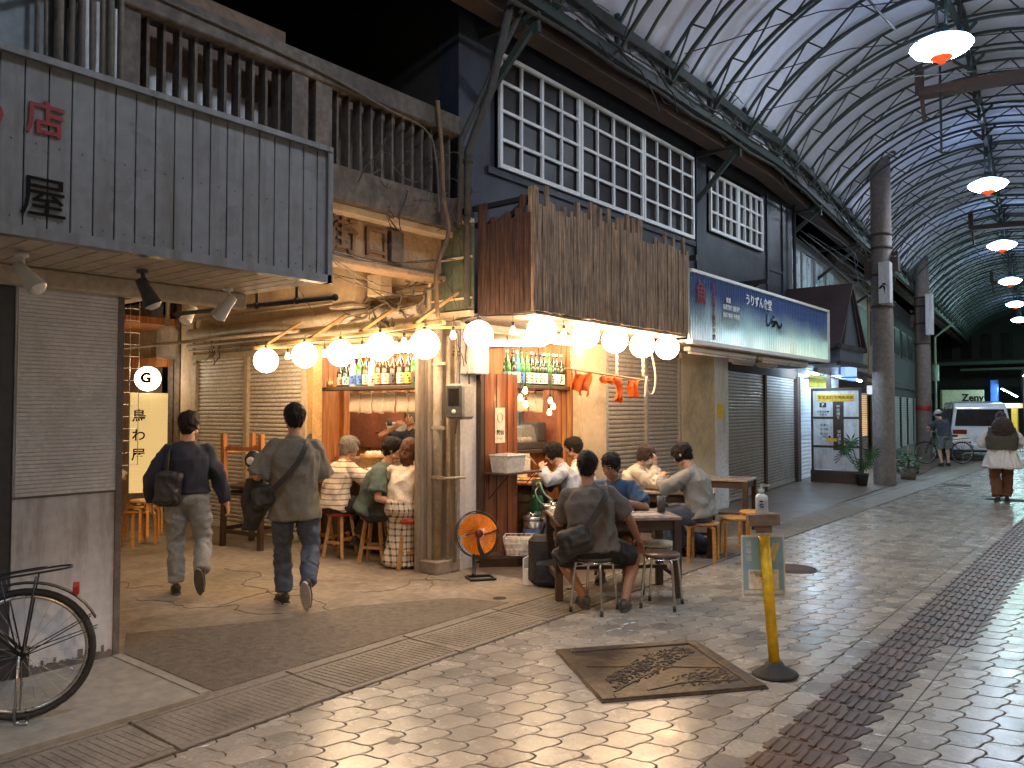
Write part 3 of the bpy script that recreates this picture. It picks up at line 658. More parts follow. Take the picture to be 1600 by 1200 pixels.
g.beam((fac(f0), f0, 2.5), (fac(f1), f1, 2.5), .12, .3); g.beam((fac(15.6), 15.6, 0), (fac(15.6), 15.6, 2.36), .1, .1); g.beam((fac(18.2), 18.2, 0), (fac(18.2), 18.2, 2.4), .2, .2); g.build('shutter_frame', 'rust', nh)
def shutter_seg(parent, ya, yb, z0, z1, mat, pitch=.06):
    """shutter built along Y then turned to the slanting front"""
    o = shutter(parent, 'y', 0, sqrt((yb - ya) ** 2 + (fac(yb) - fac(ya)) ** 2), 0, z0, z1, mat, pitch=pitch); o.location = (fac(ya), ya, 0); o.rotation_euler.z = atan2(-(fac(yb) - fac(ya)), yb - ya); return o
shutter_seg(nh, 13.25, 15.54, .02, 2.36, 'shutg'); shutter_seg(nh, 15.66, 18.08, .02, 2.36, 'shutg')
g = MB(); g.bx(-5.557, -5.55, 12.2, 12.42, 1.5, 1.74); g.build('yellow_notice', pm('yellow_paper', (.75, .55, .05), .7), nh)
g = MB(); g.bx(-5.557, -5.552, 12.14, 12.6, .02, 1.25); g.build('lower_panel', pm('cool_white_sheet', (.6, .62, .66), .5), nh)
# bar interior
g = MB(); g.bx(-10.7, -5.66, 8.34, 8.44, 0, 2.6); g.bx(-5.98, -5.66, 8.28, 8.34, 0, 2.5); g.bx(-8.36, -8.3, 6.13, 6.62, 0, 2.5); g.bx(-8.32, -8.22, 6.62, 6.72, 0, 1.9); g.build('board_lining', 'woodi', nh)
g = MB()
for i in range(16): x = -5.7 - i * .31; g.bx(x - .004, x + .004, 8.334, 8.342, 0, 2.5)
for x in (-5.74, -5.83, -5.91): g.bx(x - .003, x + .003, 8.274, 8.282, 0, 2.5)
g.build('board_joint', 'woodd', nh)
g = MB(); g.bx(-10.7, -5.95, 8.31, 8.332, 1.05, 1.85); g.build('red_brown_panel', pm('oxblood_board', (.34, .12, .07), .5, var=.3, vs=2), nh)
g = MB(); g.bx(-10.7, -5.66, 6.13, 8.34, 2.5, 2.56); g.build('ceiling', 'plaster', nh)
g = MB(); g.bx(-10.7, -5.66, 6.13, 8.34, 0, .02); g.build('bar_floor', 'dark', nh)
g = MB(); g.bx(-5.56, -5.5, 6.31, 6.86, .12, 2.04); g.build('wood_panel', 'woodp', nh)
g = MB(); g.bx(-5.498, -5.492, 6.5, 6.503, .13, 2.03); g.bx(-5.498, -5.492, 6.68, 6.683, .13, 2.03); g.build('panel_joint', 'woodd', nh)
t = thing('counter', 'long low wooden counter of the bar facing the alley', 'bar counter')
g = MB(); g.bx(-8.2, -6.0, 5.98, 6.45, .82, .87, bev=.006); g.build('counter_top', 'woodl', t)
g = MB(); g.bx(-8.2, -6.0, 6.16, 6.22, .02, .82); g.build('front_board', 'woodd', t)
g = MB(); g.bx(-8.2, -6.0, 6.45, 6.75, .98, 1.04, bev=.005); g.bx(-8.2, -6.0, 6.45, 6.48, .87, .98); g.build('raised_ledge', 'steel', t)
t = thing('service_counter', 'dark brown serving counter inside the street opening', 'bar counter')
g = MB(); g.bx(-6.16, -6.1, 6.95, 8.27, .12, 1.1); g.build('front_board', 'woodp', t)
g = MB(); g.bx(-6.5, -6.02, 6.9, 8.27, 1.1, 1.15, bev=.006); g.build('counter_top', 'woodd', t)
g = MB(); g.prism([(-5.5, 6.15), (-4.92, 6.74), (-4.92, 8.2), (-5.55, 8.2), (-6.1, 8.2), (-6.1, 6.9), (-5.62, 6.9)], .035, c=(0, 0, .09)); g.prism([(-5.5, 6.22), (-4.97, 6.78), (-4.97, 8.1), (-5.5, 8.1)], .09, c=(0, 0, 0))
g.build('wood_step', 'woodd', label='low dark wooden step platform in front of the street opening of the bar', cat='step')
# box with rough plank screen over the corner
aw = thing('plank_canopy', 'boxed canopy faced with ragged upright planks around the corner of the bar', 'canopy')
g = MB(); y = 6.02
while y < 9.22:
    w = U(.045, .075); top = 3.62 + .11 * R() + (.18 if R() < .35 else 0); g.bx(-4.63, -4.60 + U(0, .012), y, y + w - .003, 2.60 + U(0, .012), top, bev=.003); y += w
g.build('street_planks', 'woodg', aw)
g = MB(); x = -5.32
while x < -4.64:
    w = U(.05, .085); top = 3.5 + .14 * R() + (.2 if R() < .35 else 0) if x > -5.25 else 3.75; g.bx(x, min(x + w - .003, -4.63), 5.99 - U(0, .012), 6.02, 2.60, top, bev=.003); x += w
g.build('side_planks', 'woodr', aw)
g = MB(); g.bx(-4.66, -4.59, 5.985, 6.03, 2.6, 3.82); g.build('corner_plank', 'woodg', aw)
g = MB(); g.bx(-4.72, -4.67, 6.05, 9.2, 3.6, 3.65); g.bx(-5.6, -4.66, 6.07, 6.12, 3.72, 3.77); g.beam((-5.3, 6.1, 3.4), (-4.7, 6.1, 3.76), .05, .05)
for y in (6.1, 7.1, 8.1, 9.1): g.bx(-5.6, -4.68, y, y + .04, 3.55, 3.6); g.bx(-4.72, -4.68, y, y + .04, 2.64, 3.6)
g.build('frame', 'black', aw)
g = MB(); g.bx(-5.58, -4.61, 6.03, 9.21, 2.575, 2.597); g.bx(-5.6, -4.64, 6.03, 9.21, 2.62, 2.64); g.build('soffit', pm('grimy_soffit_board', (.26, .22, .18), .7, var=.3, vs=2, dirt=((.14, .11, .08), .6, 3)), aw)
op = thing('olive_panel', 'olive green ribbed metal panel between the gateway and the plank canopy', 'metal panel')
g = MB(); x = -5.93
while x < -5.36: g.bx(x, x + .095, 5.935, 5.955, 2.66, 3.56, bev=.002); x += .101
g.build('sheet', 'greenp', op)
g = MB(); g.bx(-5.97, -5.93, 5.92, 5.96, 2.6, 3.6); g.bx(-5.97, -5.34, 5.915, 5.96, 3.56, 3.6); g.bx(-5.97, -5.34, 5.90, 5.96, 2.6, 2.66); g.bx(-5.92, -5.34, 5.92, 5.934, 3.2, 3.225); g.bx(-5.92, -5.34, 5.92, 5.934, 2.78, 2.8); g.build('frame', 'plaster', op)
# ducts, conduits and boxes on the alley wall
g = MB(); g.tube([(-10.8, 5.9, 2.74), (-6.0, 5.85, 2.72)], .075, 12); g.tube([(-10.8, 5.86, 2.56), (-6.0, 5.84, 2.55)], .03, 8); g.tube([(-10.8, 5.9, 2.95), (-6.0, 5.9, 2.9)], .02, 6); g.tube([(-10.8, 5.88, 2.49), (-6, 5.86, 2.48)], .016, 6)
g.build('wall_conduit', 'pipe', label='bundle of painted pipes running along the alley wall above the shutters', cat='pipes')
g = MB()
for i in range(26):
    x = U(-6.9, -5.95); z = U(2.6, 3.0)
    g.tube(smooth_line(wob((x, 5.8, z), (x + U(-.6, .5), 5.78, z + U(-.3, .25)), 4, .06), 1), U(.006, .02), 5)
g.build('cable_tangle', 'cable', label='tangle of old cables and hoses on the wall above the bar opening', cat='cables'); hc_ = thing('loose_cables', 'loose cables drooping above the cream shutters', 'cables')
for i in range(7): x = U(-10.5, -8.5); g = MB(); g.tube(smooth_line(wob((x, 5.85, 2.6), (x + U(-.9, .9), 5.85, 2.5 - .3 * R()), 5, .05, .06), 1), U(.004, .009), 5); g.build('cable', 'cable', hc_)
t = thing('wall_cabinet', 'cream metal cabinet with a slot on the alley wall above the bar', 'electrical box', (-7.05, 5.78, 0))
g = MB(); g.bx(-.2, .2, -.12, .12, 2.83, 3.2, bev=.008); g.build('box', 'plaster', t)
g = MB(); g.bx(-.17, -.04, -.125, -.121, 3.14, 3.15); g.bx(-.22, .22, -.14, .12, 2.8, 2.828); g.build('edge', 'pipe', t)
g = MB(); g.bx(-6.72, -6.5, 5.72, 5.9, 2.9, 3.14, bev=.01); g.build('junction_box', 'plaster', label='small cream junction box among the cables beside the cabinet', cat='electrical box')
g = MB()
for i in range(9):
    a = (-5.5 + U(-.1, .2), U(3.4, 4.2), U(2.9, 3.4)); b = (-5.35 - R() * 2.5, 5.8, U(2.75, 3.3)); g.tube(smooth_line(wob(a, b, 5, .03, U(.03, .15)), 1), .005, 4)
g.build('overhead_wire', 'black', label='thin black wires strung across the alley mouth under the gateway', cat='wires')
# ================================================================== LIGHTS AND DECORATIONS OF THE BAR
def globe(loc, r, label):
    t = thing('paper_globe', label, 'globe lamp', loc, 0, 'white globe lamps along the bar')
    g = MB(); g.ell((0, 0, 0), r, 24); g.build('globe', 'globe', t)
    g = MB(); g.tube([(0, 0, r * .97), (0, 0, r + .03)], .02, 8); g.tube([(0, 0, r + .02), (0, 0, r + .09)], .004, 5); g.build('socket', 'black', t)
for (x, y, z), lb in zip(((-8.0, 5.3, 2.22), (-7.26, 5.3, 2.25), (-6.64, 5.3, 2.245), (-6.01, 5.3, 2.28), (-5.36, 5.28, 2.27)),
        ('leftmost glowing white globe, in front of the cream shutters', 'second white globe from the left on the lath frame', 'third white globe from the left, above the green bottle', 'fourth white globe from the left, above the brown bottles', 'fifth white globe from the left, just left of the grey meter')): globe((x, y, z), .14, lb)
for (x, y, z, r), lb in zip(((-4.8, 5.42, 2.335, .135), (-4.72, 6.28, 2.44, .148), (-4.72, 7.07, 2.455, .148), (-4.72, 7.66, 2.44, .148), (-4.72, 8.28, 2.42, .15), (-4.72, 8.9, 2.43, .15)),
        ('white globe hanging alone between the lath frame and the plank canopy', 'largest white globe, at the corner of the plank canopy', 'white globe right of the corner one, above the street opening', 'white globe above the left end of the orange cloths', 'second white globe from the right end of the canopy', 'rightmost white globe under the plank canopy')): globe((x, y, z), r, lb)
def bulb(loc, label, s=1, drop=.1):
    t = thing('filament_bulb', label, 'light bulb', loc, 0, 'bare pear-shaped bulbs around the bar')
    g = MB(); g.lathe([(0, -.052), (.02, -.047), (.03, -.028), (.028, -.008), (.016, .022), (.013, .03)], n=14); g.build('glass', 'bulb', t)
    g = MB(); g.tube([(0, 0, .028), (0, 0, .07)], .015, 8); g.tube([(0, 0, .06), (0, 0, .07 + drop)], .004, 5); g.build('socket', 'black', t)
    t.scale = (s, s, s)
for p, lb in (((-7.62, 5.33, 2.27), 'pear bulb between the first and second globe from the left'), ((-6.95, 5.33, 2.27), 'pear bulb between the second and third globe from the left'), ((-6.33, 5.33, 2.29), 'pear bulb between the third and fourth globe from the left'), ((-5.7, 5.33, 2.33), 'pear bulb between the fourth and fifth globe from the left'),
              ((-5.15, 5.45, 2.37), 'small pear bulb just left of the lone globe'), ((-4.75, 5.86, 2.42), 'pear bulb between the lone globe and the corner globe'), ((-4.7, 6.63, 2.45), 'pear bulb right of the corner globe')): bulb(p, lb)
for p, lb in (((-5.3, 6.75, 1.87), 'highest bulb of the cluster beside the varnished panel'), ((-5.33, 6.7, 1.79), 'middle bulb of the cluster beside the varnished panel'), ((-5.3, 6.76, 1.72), 'lowest bulb of the cluster beside the varnished panel'),
              ((-5.6, 7.62, 1.77), 'highest bulb of the cluster before the display case'), ((-5.6, 7.68, 1.70), 'middle bulb of the cluster before the display case'), ((-5.6, 7.6, 1.63), 'lowest bulb of the cluster before the display case'),
              ((-6.15, 6.22, 1.74), 'upper bulb beside the bartender'), ((-6.17, 6.28, 1.66), 'lower bulb beside the bartender')): bulb(p, lb, .95, .3)
def tube_lamp(a, b, mat, label, group='fluorescent tubes of the shops'):
    t = thing('fluorescent_tube', label, 'tube lamp', (0, 0, 0), 0, group)
    g = MB(); g.tube([a, b], .018, 10); g.build('tube', mat, t)
    a2, b2 = V(a) + V((0, 0, .045)), V(b) + V((0, 0, .045)); g = MB(); g.beam(a2, b2, .06, .035); g.build('fitting', 'wplastic', t)
tube_lamp((-5.52, 7.0, 2.455), (-5.52, 8.25, 2.455), 'tubew', 'lit warm tube lamp above the street opening of the bar')
tube_lamp((-8.2, 7.5, 2.46), (-6.9, 7.5, 2.46), 'tubew', 'added warm tube lamp on the ceiling brightening the bar over the bartender')  # unseen tube added to brighten the dark bar interior
tube_lamp((-9.9, 7.8, 2.46), (-8.7, 7.8, 2.46), 'tubew', 'added warm tube lamp brightening the dish shelf at the left end of the bar')  # another added tube, lifts the dim left end of the interior
tube_lamp((-6.5, 7.3, 2.46), (-5.9, 7.9, 2.46), 'tubew', 'added warm tube lamp on the ceiling brightening the bar over the display case')  # added as well, extra light for the inside of the bar
tube_lamp((-7.9, 6.08, 2.36), (-7.0, 6.08, 2.36), 'tubew', 'lit tube lamp above the left half of the bar opening')
tube_lamp((-6.9, 6.08, 2.36), (-6.05, 6.08, 2.36), 'tubew', 'lit tube lamp above the right half of the bar opening')
# lath frame holding the left row of globes
t = thing('lath_frame', 'pale wooden lath awning frame sloping out above the bar opening', 'awning frame')
g = MB(); g.beam((-8.25, 5.32, 2.38), (-5.15, 5.32, 2.47), .05, .035); g.build('front_rail', 'woodl', t)
for x in (-8.05, -7.2, -6.35, -5.55): g = MB(); z = 2.38 + .03 * (x + 8.25); g.beam((x, 5.32, z + .02), (x, 5.97, z + .42), .04, .03); g.build('rafter', 'woodl', t)
for x in (-8.0, -7.2, -6.4, -5.6): g = MB(); z = 2.38 + .03 * (x + 8.25); g.beam((x, 5.34, z - .01), (x + .4, 5.98, z + .02), .035, .025); g.build('brace', 'woodl', t)
g = MB(); g.tube(smooth_line([V(p) for p in ((-8.2, 5.3, 2.4), (-7.6, 5.3, 2.36), (-7, 5.3, 2.4), (-6.3, 5.3, 2.38), (-5.4, 5.3, 2.44), (-4.8, 5.42, 2.52), (-4.72, 6.1, 2.58))]), .006, 5); g.tube([(-4.72, 6.05, 2.585), (-4.72, 9.1, 2.57)], .006, 5); g.build('lamp_cord', 'black', label='black lamp cord linking the globes', cat='cord')

# ---------------------------------------------------- bottles, curtains, things in the bar
def label_on(parent, r, h, z0, col, ang, ink=True):
    m = MB(); n = 8; vs = []
    for i in range(n + 1):
        a = ang + (i / n - .5) * 2.3; vs += [(r * 1.012 * cos(a), r * 1.012 * sin(a), z0), (r * 1.012 * cos(a), r * 1.012 * sin(a), z0 + h)]
    m.add(vs, [(2 * i, 2 * i + 2, 2 * i + 3, 2 * i + 1) for i in range(n)], True)
    lb = m.build('paper_label', pm('label_%02d' % (int(col[0] * 9) * 10 + int(col[2] * 9)), col, .6, bump=0, var=.08), parent)
    if ink:
        m = MB()
        for k in range(3):
            for q in range(3):
                a = ang + U(-.35, .35); zz = z0 + h * (.2 + .27 * k) + U(-.006, .006); rr = r * 1.03; aa = U(-.3, .3)
                m.beam((rr * cos(a - .2), rr * sin(a - .2), zz - .008 * aa), (rr * cos(a + .2), rr * sin(a + .2), zz + .02 * aa), .0012, .0045)
                m.beam((rr * cos(a), rr * sin(a), zz - .014), (rr * cos(a), rr * sin(a), zz + .014), .0012, .004, (1, 0, 0))
        m.build('brush_characters', 'ink', lb)
    return lb
GL = {'green': pm('green_bottle_glass', (.02, .2, .02), .08, var=.1, bump=0, spec=.8), 'brown': pm('brown_bottle_glass', (.07, .03, .012), .08, var=.1, bump=0, spec=.8), 'blue': pm('turquoise_bottle_glass', (.03, .3, .36), .1, var=.1, bump=0, spec=.8), 'dark': pm('black_green_glass', (.012, .03, .016), .08, var=.1, bump=0, spec=.8), 'clear': pm('clear_bottle_glass', (.6, .62, .55), .08, var=.05, bump=0, spec=.8)}
def sake(loc, glass, lcol, label, h=.4, ang=-.8, cap=(.7, .65, .5)):
    t = thing('sake_bottle', label, 'bottle', loc, 0, 'large bottles on the bar shelves'); r = .05; k = h / .4
    g = MB(); g.lathe([(0, 0), (r * .95, 0), (r, .008), (r, .2 * k), (r * .93, .235 * k), (.024, .30 * k), (.016, .33 * k), (.0145, .375 * k), (.017, .38 * k), (.017, .395 * k), (0, .395 * k)], n=18); g.build('glass', GL[glass], t)
    label_on(t, r, .125 * k, .02, lcol, ang); 
    g = MB(); g.lathe([(.0175, .372 * k), (.0175, .405 * k), (0, .406 * k)], n=12); g.build('cap', pm('cap_%d' % int(cap[0] * 9 + cap[1] * 90), cap, .4), t)
    g = MB(); n = 8; vs = []
    for i in range(n + 1): a = ang + (i / n - .5) * 1.8; vs += [(r * .86 * cos(a), r * .86 * sin(a), .244 * k), (r * .66 * cos(a), r * .66 * sin(a), .272 * k)]
    g.add(vs, [(2 * i, 2 * i + 2, 2 * i + 3, 2 * i + 1) for i in range(n)], True); g.build('shoulder_label', pm('shoulder_gold', (.72, .6, .35), .5), t)
wht = (.8, .76, .62); col = {'w': wht, 'p': (.75, .35, .3), 'b': (.1, .2, .55), 'y': (.85, .7, .1), 'o': (.7, .42, .2), 't': (.35, .55, .6), 'k': (.1, .08, .08), 'g': (.2, .45, .2)}
seq = [('dark', 'p', .3, 'pink label, first on the left'), ('dark', 't', .32, 'grey-blue label beside the pink one'), ('clear', 'b', .38, 'blue mountain label left of the bright green bottle'), ('green', 'b', .4, 'bright green with a blue label'), ('brown', 'w', .38, 'cream label right of the green bottle'), ('clear', 'w', .38, 'cream label in clear glass'), ('brown', 'o', .41, 'orange label with a yellow disc'), ('brown', 'w', .39, 'cream label right of the orange one'), ('brown', 'k', .37, 'dark patterned label'), ('brown', 'w', .4, 'cream label before the yellow one'), ('brown', 'y', .39, 'yellow label'), ('green', 'k', .41, 'green with a dark and white label'), ('brown', 'w', .42, 'tall brown with a narrow cream label'), ('dark', 'w', .39, 'cream label near the right end'), ('dark', 'p', .33, 'short with a pink label near the right end'), ('dark', 'p', .32, 'short with a pink label at the right end')]
x = -7.86
for gl, c_, h, lb in seq:
    sake((x, 6.27 + U(-.015, .015), 1.935), gl, col[c_], ('bottle on the alley shelf, ' + lb), h, cap=random.choice(((.7, .65, .5), (.1, .1, .1), (.6, .1, .05)))); x += .122
g = MB(); g.lathe([(0, 0), (.04, 0), (.042, .07), (.03, .08), (.008, .1), (.006, .2), (.0, .2)], (-8.07, 6.27, 1.935)); g.build('brass_flask', pm('brass', (.6, .4, .15), .3, .8), label='small brass flask with a thin spout at the left end of the alley shelf', cat='flask')
g = MB(); g.bx(-8.2, -5.97, 6.16, 6.4, 1.885, 1.93, bev=.006); g.build('bottle_shelf', 'woodd', label='dark board shelf carrying bottles above the alley counter', cat='shelf')
g = MB(); g.bx(-6.0, -5.76, 6.98, 8.27, 1.9, 1.945, bev=.006); g.tube([(-5.78, 7.02, 1.94), (-5.78, 7.02, 2.5)], .006, 5); g.build('bottle_shelf', 'woodd', label='dark board shelf carrying bottles above the street opening', cat='shelf')
seq2 = [('green', 't', 'teal label at the left end'), ('dark', 't', 'black with a pale grey label'), ('blue', 'w', 'turquoise'), ('green', 'b', 'light green with a blue and white label'), ('green', 'w', 'light green with a cream label'), ('dark', 'w', 'first dark one right of the light green pair'), ('dark', 'w', 'second dark one right of the light green pair'), ('dark', 'w', 'third dark one right of the light green pair'), ('dark', 'w', 'dark one left of the shorter green one'), ('green', 'k', 'green with a grey label'), ('dark', 'w', 'dark with a white label'), ('dark', 't', 'dark with a teal label'), ('dark', 'w', 'last at the right end')]
y = 7.12
for gl, c_, lb in seq2:
    sake((-5.86 + U(-.01, .01), y, 1.95), gl, col[c_], 'bottle on the street shelf, ' + lb, .40, ang=-.85, cap=random.choice(((.1, .1, .1), (.7, .65, .5)))); y += .0905
def curtain(p, q, z1, h, n, label):
    """row of short split cloth panels hung on a rod"""
    t = thing('noren_curtain', label, 'curtain'); p = V((*p, 0)); q = V((*q, 0)); d = (q - p) / n; L_ = d.length; dn = d.normalized(); nn = V((-dn.y, dn.x, 0))
    g = MB(); g.tube([p + V((0, 0, z1 + .03)), q + V((0, 0, z1 + .03))], .008, 6); g.build('rod', 'black', t)
    for i in range(n):
        g = MB(); NX, NZ = 8, 7; vs = []; ph = R() * 6; sk = U(-.02, .02)
        for b in range(NZ + 1):
            for a in range(NX + 1):
                u, w = a / NX, b / NZ; s_ = p + d * (i + .02 + .95 * u) + dn * sk * w
                vs.append(s_ + nn * (.012 * sin(u * 7 + ph) * w + .006 * sin(w * 9 + ph)) + V((0, 0, z1 - h * w * (1 + .04 * sin(u * 3 + ph)))))
        g.add(vs, [(b * (NX + 1) + a, b * (NX + 1) + a + 1, (b + 1) * (NX + 1) + a + 1, (b + 1) * (NX + 1) + a) for b in range(NZ) for a in range(NX)], True)
        for e in (.08, .92): c = p + d * (i + e); g.beam(c + V((0, 0, z1 - .01)), c + V((0, 0, z1 + .035)), .03, .004, nn)
        o = g.build('cloth_panel', 'cloth', t); sd = o.modifiers.new('s', 'SOLIDIFY'); sd.thickness = .003
curtain((-7.9, 6.46), (-5.98, 6.46), 1.86, .25, 9, 'short pale split curtain under the bottle shelf on the alley side')
curtain((-5.98, 7.02), (-5.98, 7.98), 1.86, .24, 6, 'short pale split curtain under the bottle shelf on the street side')
g = MB(); g.bx(-9.3, -6.6, 8.1, 8.3, 1.28, 1.31); g.build('dish_shelf', 'steel', label='thin steel shelf with dishes behind the bartender', cat='shelf')
def tub(c, d, label, mat='wplastic', lid=True, name='storage_tub', cat='plastic tub'):
    t = thing(name, label, cat, c); g = MB(); w, l, h = d
    for z, k in ((0, .86),): g.add([(sx * w / 2 * kk, sy * l / 2 * kk, zz) for kk, zz in ((.86, 0), (1, h)) for sx, sy in ((-1, -1), (1, -1), (1, 1), (-1, 1))], [(3, 2, 1, 0), (0, 1, 5, 4), (1, 2, 6, 5), (2, 3, 7, 6), (3, 0, 4, 7)])
    g.build('tub', mat, t)
    if lid: g = MB(); g.bx(-w / 2 - .008, w / 2 + .008, -l / 2 - .008, l / 2 + .008, h, h + .018, bev=.006); g.bx(-w / 2 * .7, w / 2 * .7, -l / 2 * .7, l / 2 * .7, h + .018, h + .026); g.build('lid', mat, t)
    return t
tub((-8.9, 8.2, 1.312), (.34, .16, .12), 'cream box at the left end of the dish shelf'); tub((-8.45, 8.2, 1.312), (.3, .16, .12), 'pale box next to the cream box on the dish shelf')
for x, n, lb in ((-7.75, 5, 'left stack of plates on the dish shelf'), (-7.4, 4, 'middle stack of bowls on the dish shelf'), (-7.1, 6, 'right stack of plates on the dish shelf')):
    t = thing('plate_stack', lb, 'stack of plates', (x, 8.2, 1.312)); g = MB()
    for k in range(n): g.lathe([(.03, k * .014), (.045, k * .014 + .002), (.09, k * .014 + .016), (.092, k * .014 + .019), (.04, k * .014 + .008)], n=18)
    g.build('plates', 'wplastic', t)
def sauce(loc, body, cap, h, label):
    t = thing('sauce_bottle', label, 'sauce bottle', loc); g = MB(); g.lathe([(0, 0), (.03, 0), (.03, h * .55), (.012, h * .75), (.011, h * .9)], n=12); g.build('bottle', body, t)
    g = MB(); g.lathe([(.014, h * .85), (.012, h), (0, h)], n=10); g.build('cap', cap, t)
sauce((-8.15, 8.2, 1.312), 'wplastic', 'redv', .2, 'white sauce bottle with a red cap on the dish shelf'); sauce((-8.0, 8.18, 1.312), 'dgrey', 'redv', .28, 'tall dark sauce bottle with a red cap on the dish shelf')
g = MB(); g.bx(-6.95, -6.6, 8.1, 8.28, 1.33, 1.75, bev=.01); g.build('appliance', pm('pale_blue_enamel', (.35, .55, .75), .4), label='pale blue appliance behind the head of the bartender', cat='appliance')
# things along the alley counter
t = thing('sushi_tray', 'round wooden tray with food on the ledge beside the grey-haired customer', 'tray', (-7.55, 6.6, 1.045)); g = MB(); g.lathe([(0, .01), (.19, .01), (.2, .05), (.21, .05), (.205, 0), (0, 0)], n=24); g.build('tray', 'woodl', t)
g = MB(); [g.ell((U(-.13, .13), U(-.12, .12), .05), (U(.02, .045), U(.02, .04), .04), 8) for _ in range(16)]; g.build('food', 'foam', t)
t = thing('food_plate', 'long plate of sliced fish and garnish on the ledge', 'plate', (-6.95, 6.6, 1.045)); g = MB(); g.bx(-.24, .24, -.09, .09, 0, .014, bev=.006); g.build('plate', 'wplastic', t)
g = MB(); [g.ell((U(-.2, .2), U(-.06, .06), .025), (.028, .018, .014), 7) for _ in range(16)]; g.build('food', pm('salmon_flesh', (.7, .2, .1), .4), t)
def drink(loc, mat, r, h, label, cat='glass', foam=False, rim=None, handle=False):
    t = thing('tumbler' if not handle else 'beer_mug', label, cat, loc); g = MB(); g.lathe([(0, .004), (r * .9, .004), (r, h), (r * .93, h), (r * .9, h * .9), (0, h * .9)], n=18); g.build('cup', mat, t)
    if foam: g = MB(); g.lathe([(0, h * 1.08), (r * .7, h * 1.05), (r * .95, h * .99), (r * .95, h * .86), (0, h * .86)], n=16); g.build('foam', 'foam', t)
    if handle: g = MB(); g.tube(smooth_line([V(p) for p in ((r, 0, h * .82), (r + .035, 0, h * .8), (r + .04, 0, h * .4), (r * .97, 0, h * .22))]), .007, 6); g.build('handle', 'clear', t)
    return t
drink((-7.2, 6.2, .872), 'wplastic', .035, .09, 'small white cup on the alley counter beside the teal shirt'); drink((-6.75, 6.12, .872), 'dgrey', .035, .12, 'dark tumbler on the alley counter near the woman in the plaid wrap')
drink((-6.4, 6.1, .872), 'beer', .035, .14, 'glass of beer on the alley counter before the woman', foam=True); drink((-6.1, 6.55, 1.045), 'clear', .03, .1, 'empty glass on the ledge beside the corner post')
sauce((-7.28, 6.62, 1.045), pm('blue_plastic', (.05, .2, .6), .3), 'wplastic', .17, 'blue pump bottle on the ledge before the bartender')
# display case and objects in the street opening
t = thing('display_case', 'curved glass refrigerated display case on the serving counter', 'display case', (-6.26, 7.75, 1.15))
g = MB(); g.bx(-.14, .14, -.5, .5, 0, .09, bev=.01); g.bx(-.14, .14, .3, .5, .09, .34, bev=.02); g.build('base', 'dgrey', t)
g = MB(); P = [(-.13, .3), (.02, .31), (.09, .27), (.13, .09)]
for i in range(3): g.add([(P[i][0], -.3, P[i][1]), (P[i][0], .3, P[i][1]), (P[i + 1][0], .3, P[i + 1][1]), (P[i + 1][0], -.3, P[i + 1][1])], [(0, 1, 2, 3)])
g.build('glass', pm('case_glass', (.8, .85, .85), .05, alpha=.25, bump=0), t)
g = MB(); g.tube([(-.13, -.3, .3), (.02, -.3, .31), (.09, -.3, .27), (.13, -.3, .09)], .014, 6); g.build('frame', 'black', t)
g = MB(); [g.ell((U(-.09, .09), U(-.26, .26), .12), (.04, .03, .035), 7) for _ in range(14)]; g.build('food', pm('mixed_food', (.55, .35, .25), .6, var=.6, vs=12), t)
tub((-6.22, 7.1, 1.15), (.2, .26, .15), 'cream plastic tub on the serving counter left of the display case')
g = MB(); g.bx(-7.4, -6.55, 8.28, 8.33, 1.3, 1.75); g.build('wall_mirror', 'chrome', label='steel-edged mirror on the back wall of the bar', cat='mirror')
g = MB(); g.bx(-7.2, -6.5, 8.0, 8.26, 1.2, 1.42, bev=.01); g.build('dish_rack', pm('pale_blue_enamel', (.35, .55, .75), .4), label='pale blue rack of glasses below the mirror', cat='rack')
# poster on the panel, shelf and tub
t = thing('poster', 'cream paper poster with a brushed circle and characters on the varnished panel', 'poster'); g = MB(); g.bx(-5.4985, -5.494, 6.45, 6.6, 1.3, 1.66) if 0 else g.bx(-5.4985, -5.494, 6.475, 6.64, 1.29, 1.67); g.build('sheet', 'paper', t)
g = MB(); n = 26
for i in range(n - 2):
    a, b = [pi * .6 + 2 * pi * k / n for k in (i, i + 1)]; g.beam((-5.4925, 6.555 + .043 * cos(a), 1.56 + .055 * sin(a)), (-5.4925, 6.555 + .043 * cos(b), 1.56 + .055 * sin(b)), .001, .006, (1, 0, 0))
g.build('brushed_circle', 'ink', t); text('梵仙', .062, 'ink', (-5.4925, 6.557, 1.40), RX, t, 'characters', .0006, bold=.001); text('一十六', .028, 'ink', (-5.4925, 6.557, 1.335), RX, t, 'characters', .0006)
t = thing('folding_shelf', 'small wooden folding shelf on brackets fixed to the varnished panel', 'shelf'); g = MB(); g.bx(-5.49, -5.2, 6.28, 6.92, .965, .985, bev=.003); g.build('board', 'woodr', t)
for y in (6.36, 6.82): g = MB(); g.tube([(-5.485, y, .96), (-5.22, y, .96), (-5.485, y, .7), (-5.485, y, .96)], .007, 5); g.build('bracket', 'black', t)
tub((-5.34, 6.5, .986), (.24, .32, .17), 'lidded clear plastic tub on the folding shelf', 'plastic'); g = MB(); g.bx(-5.38, -5.3, 6.72, 6.84, .986, 1.12); g.build('paper_block', 'paper', label='small upright block of printed paper beside the plastic tub', cat='paper')
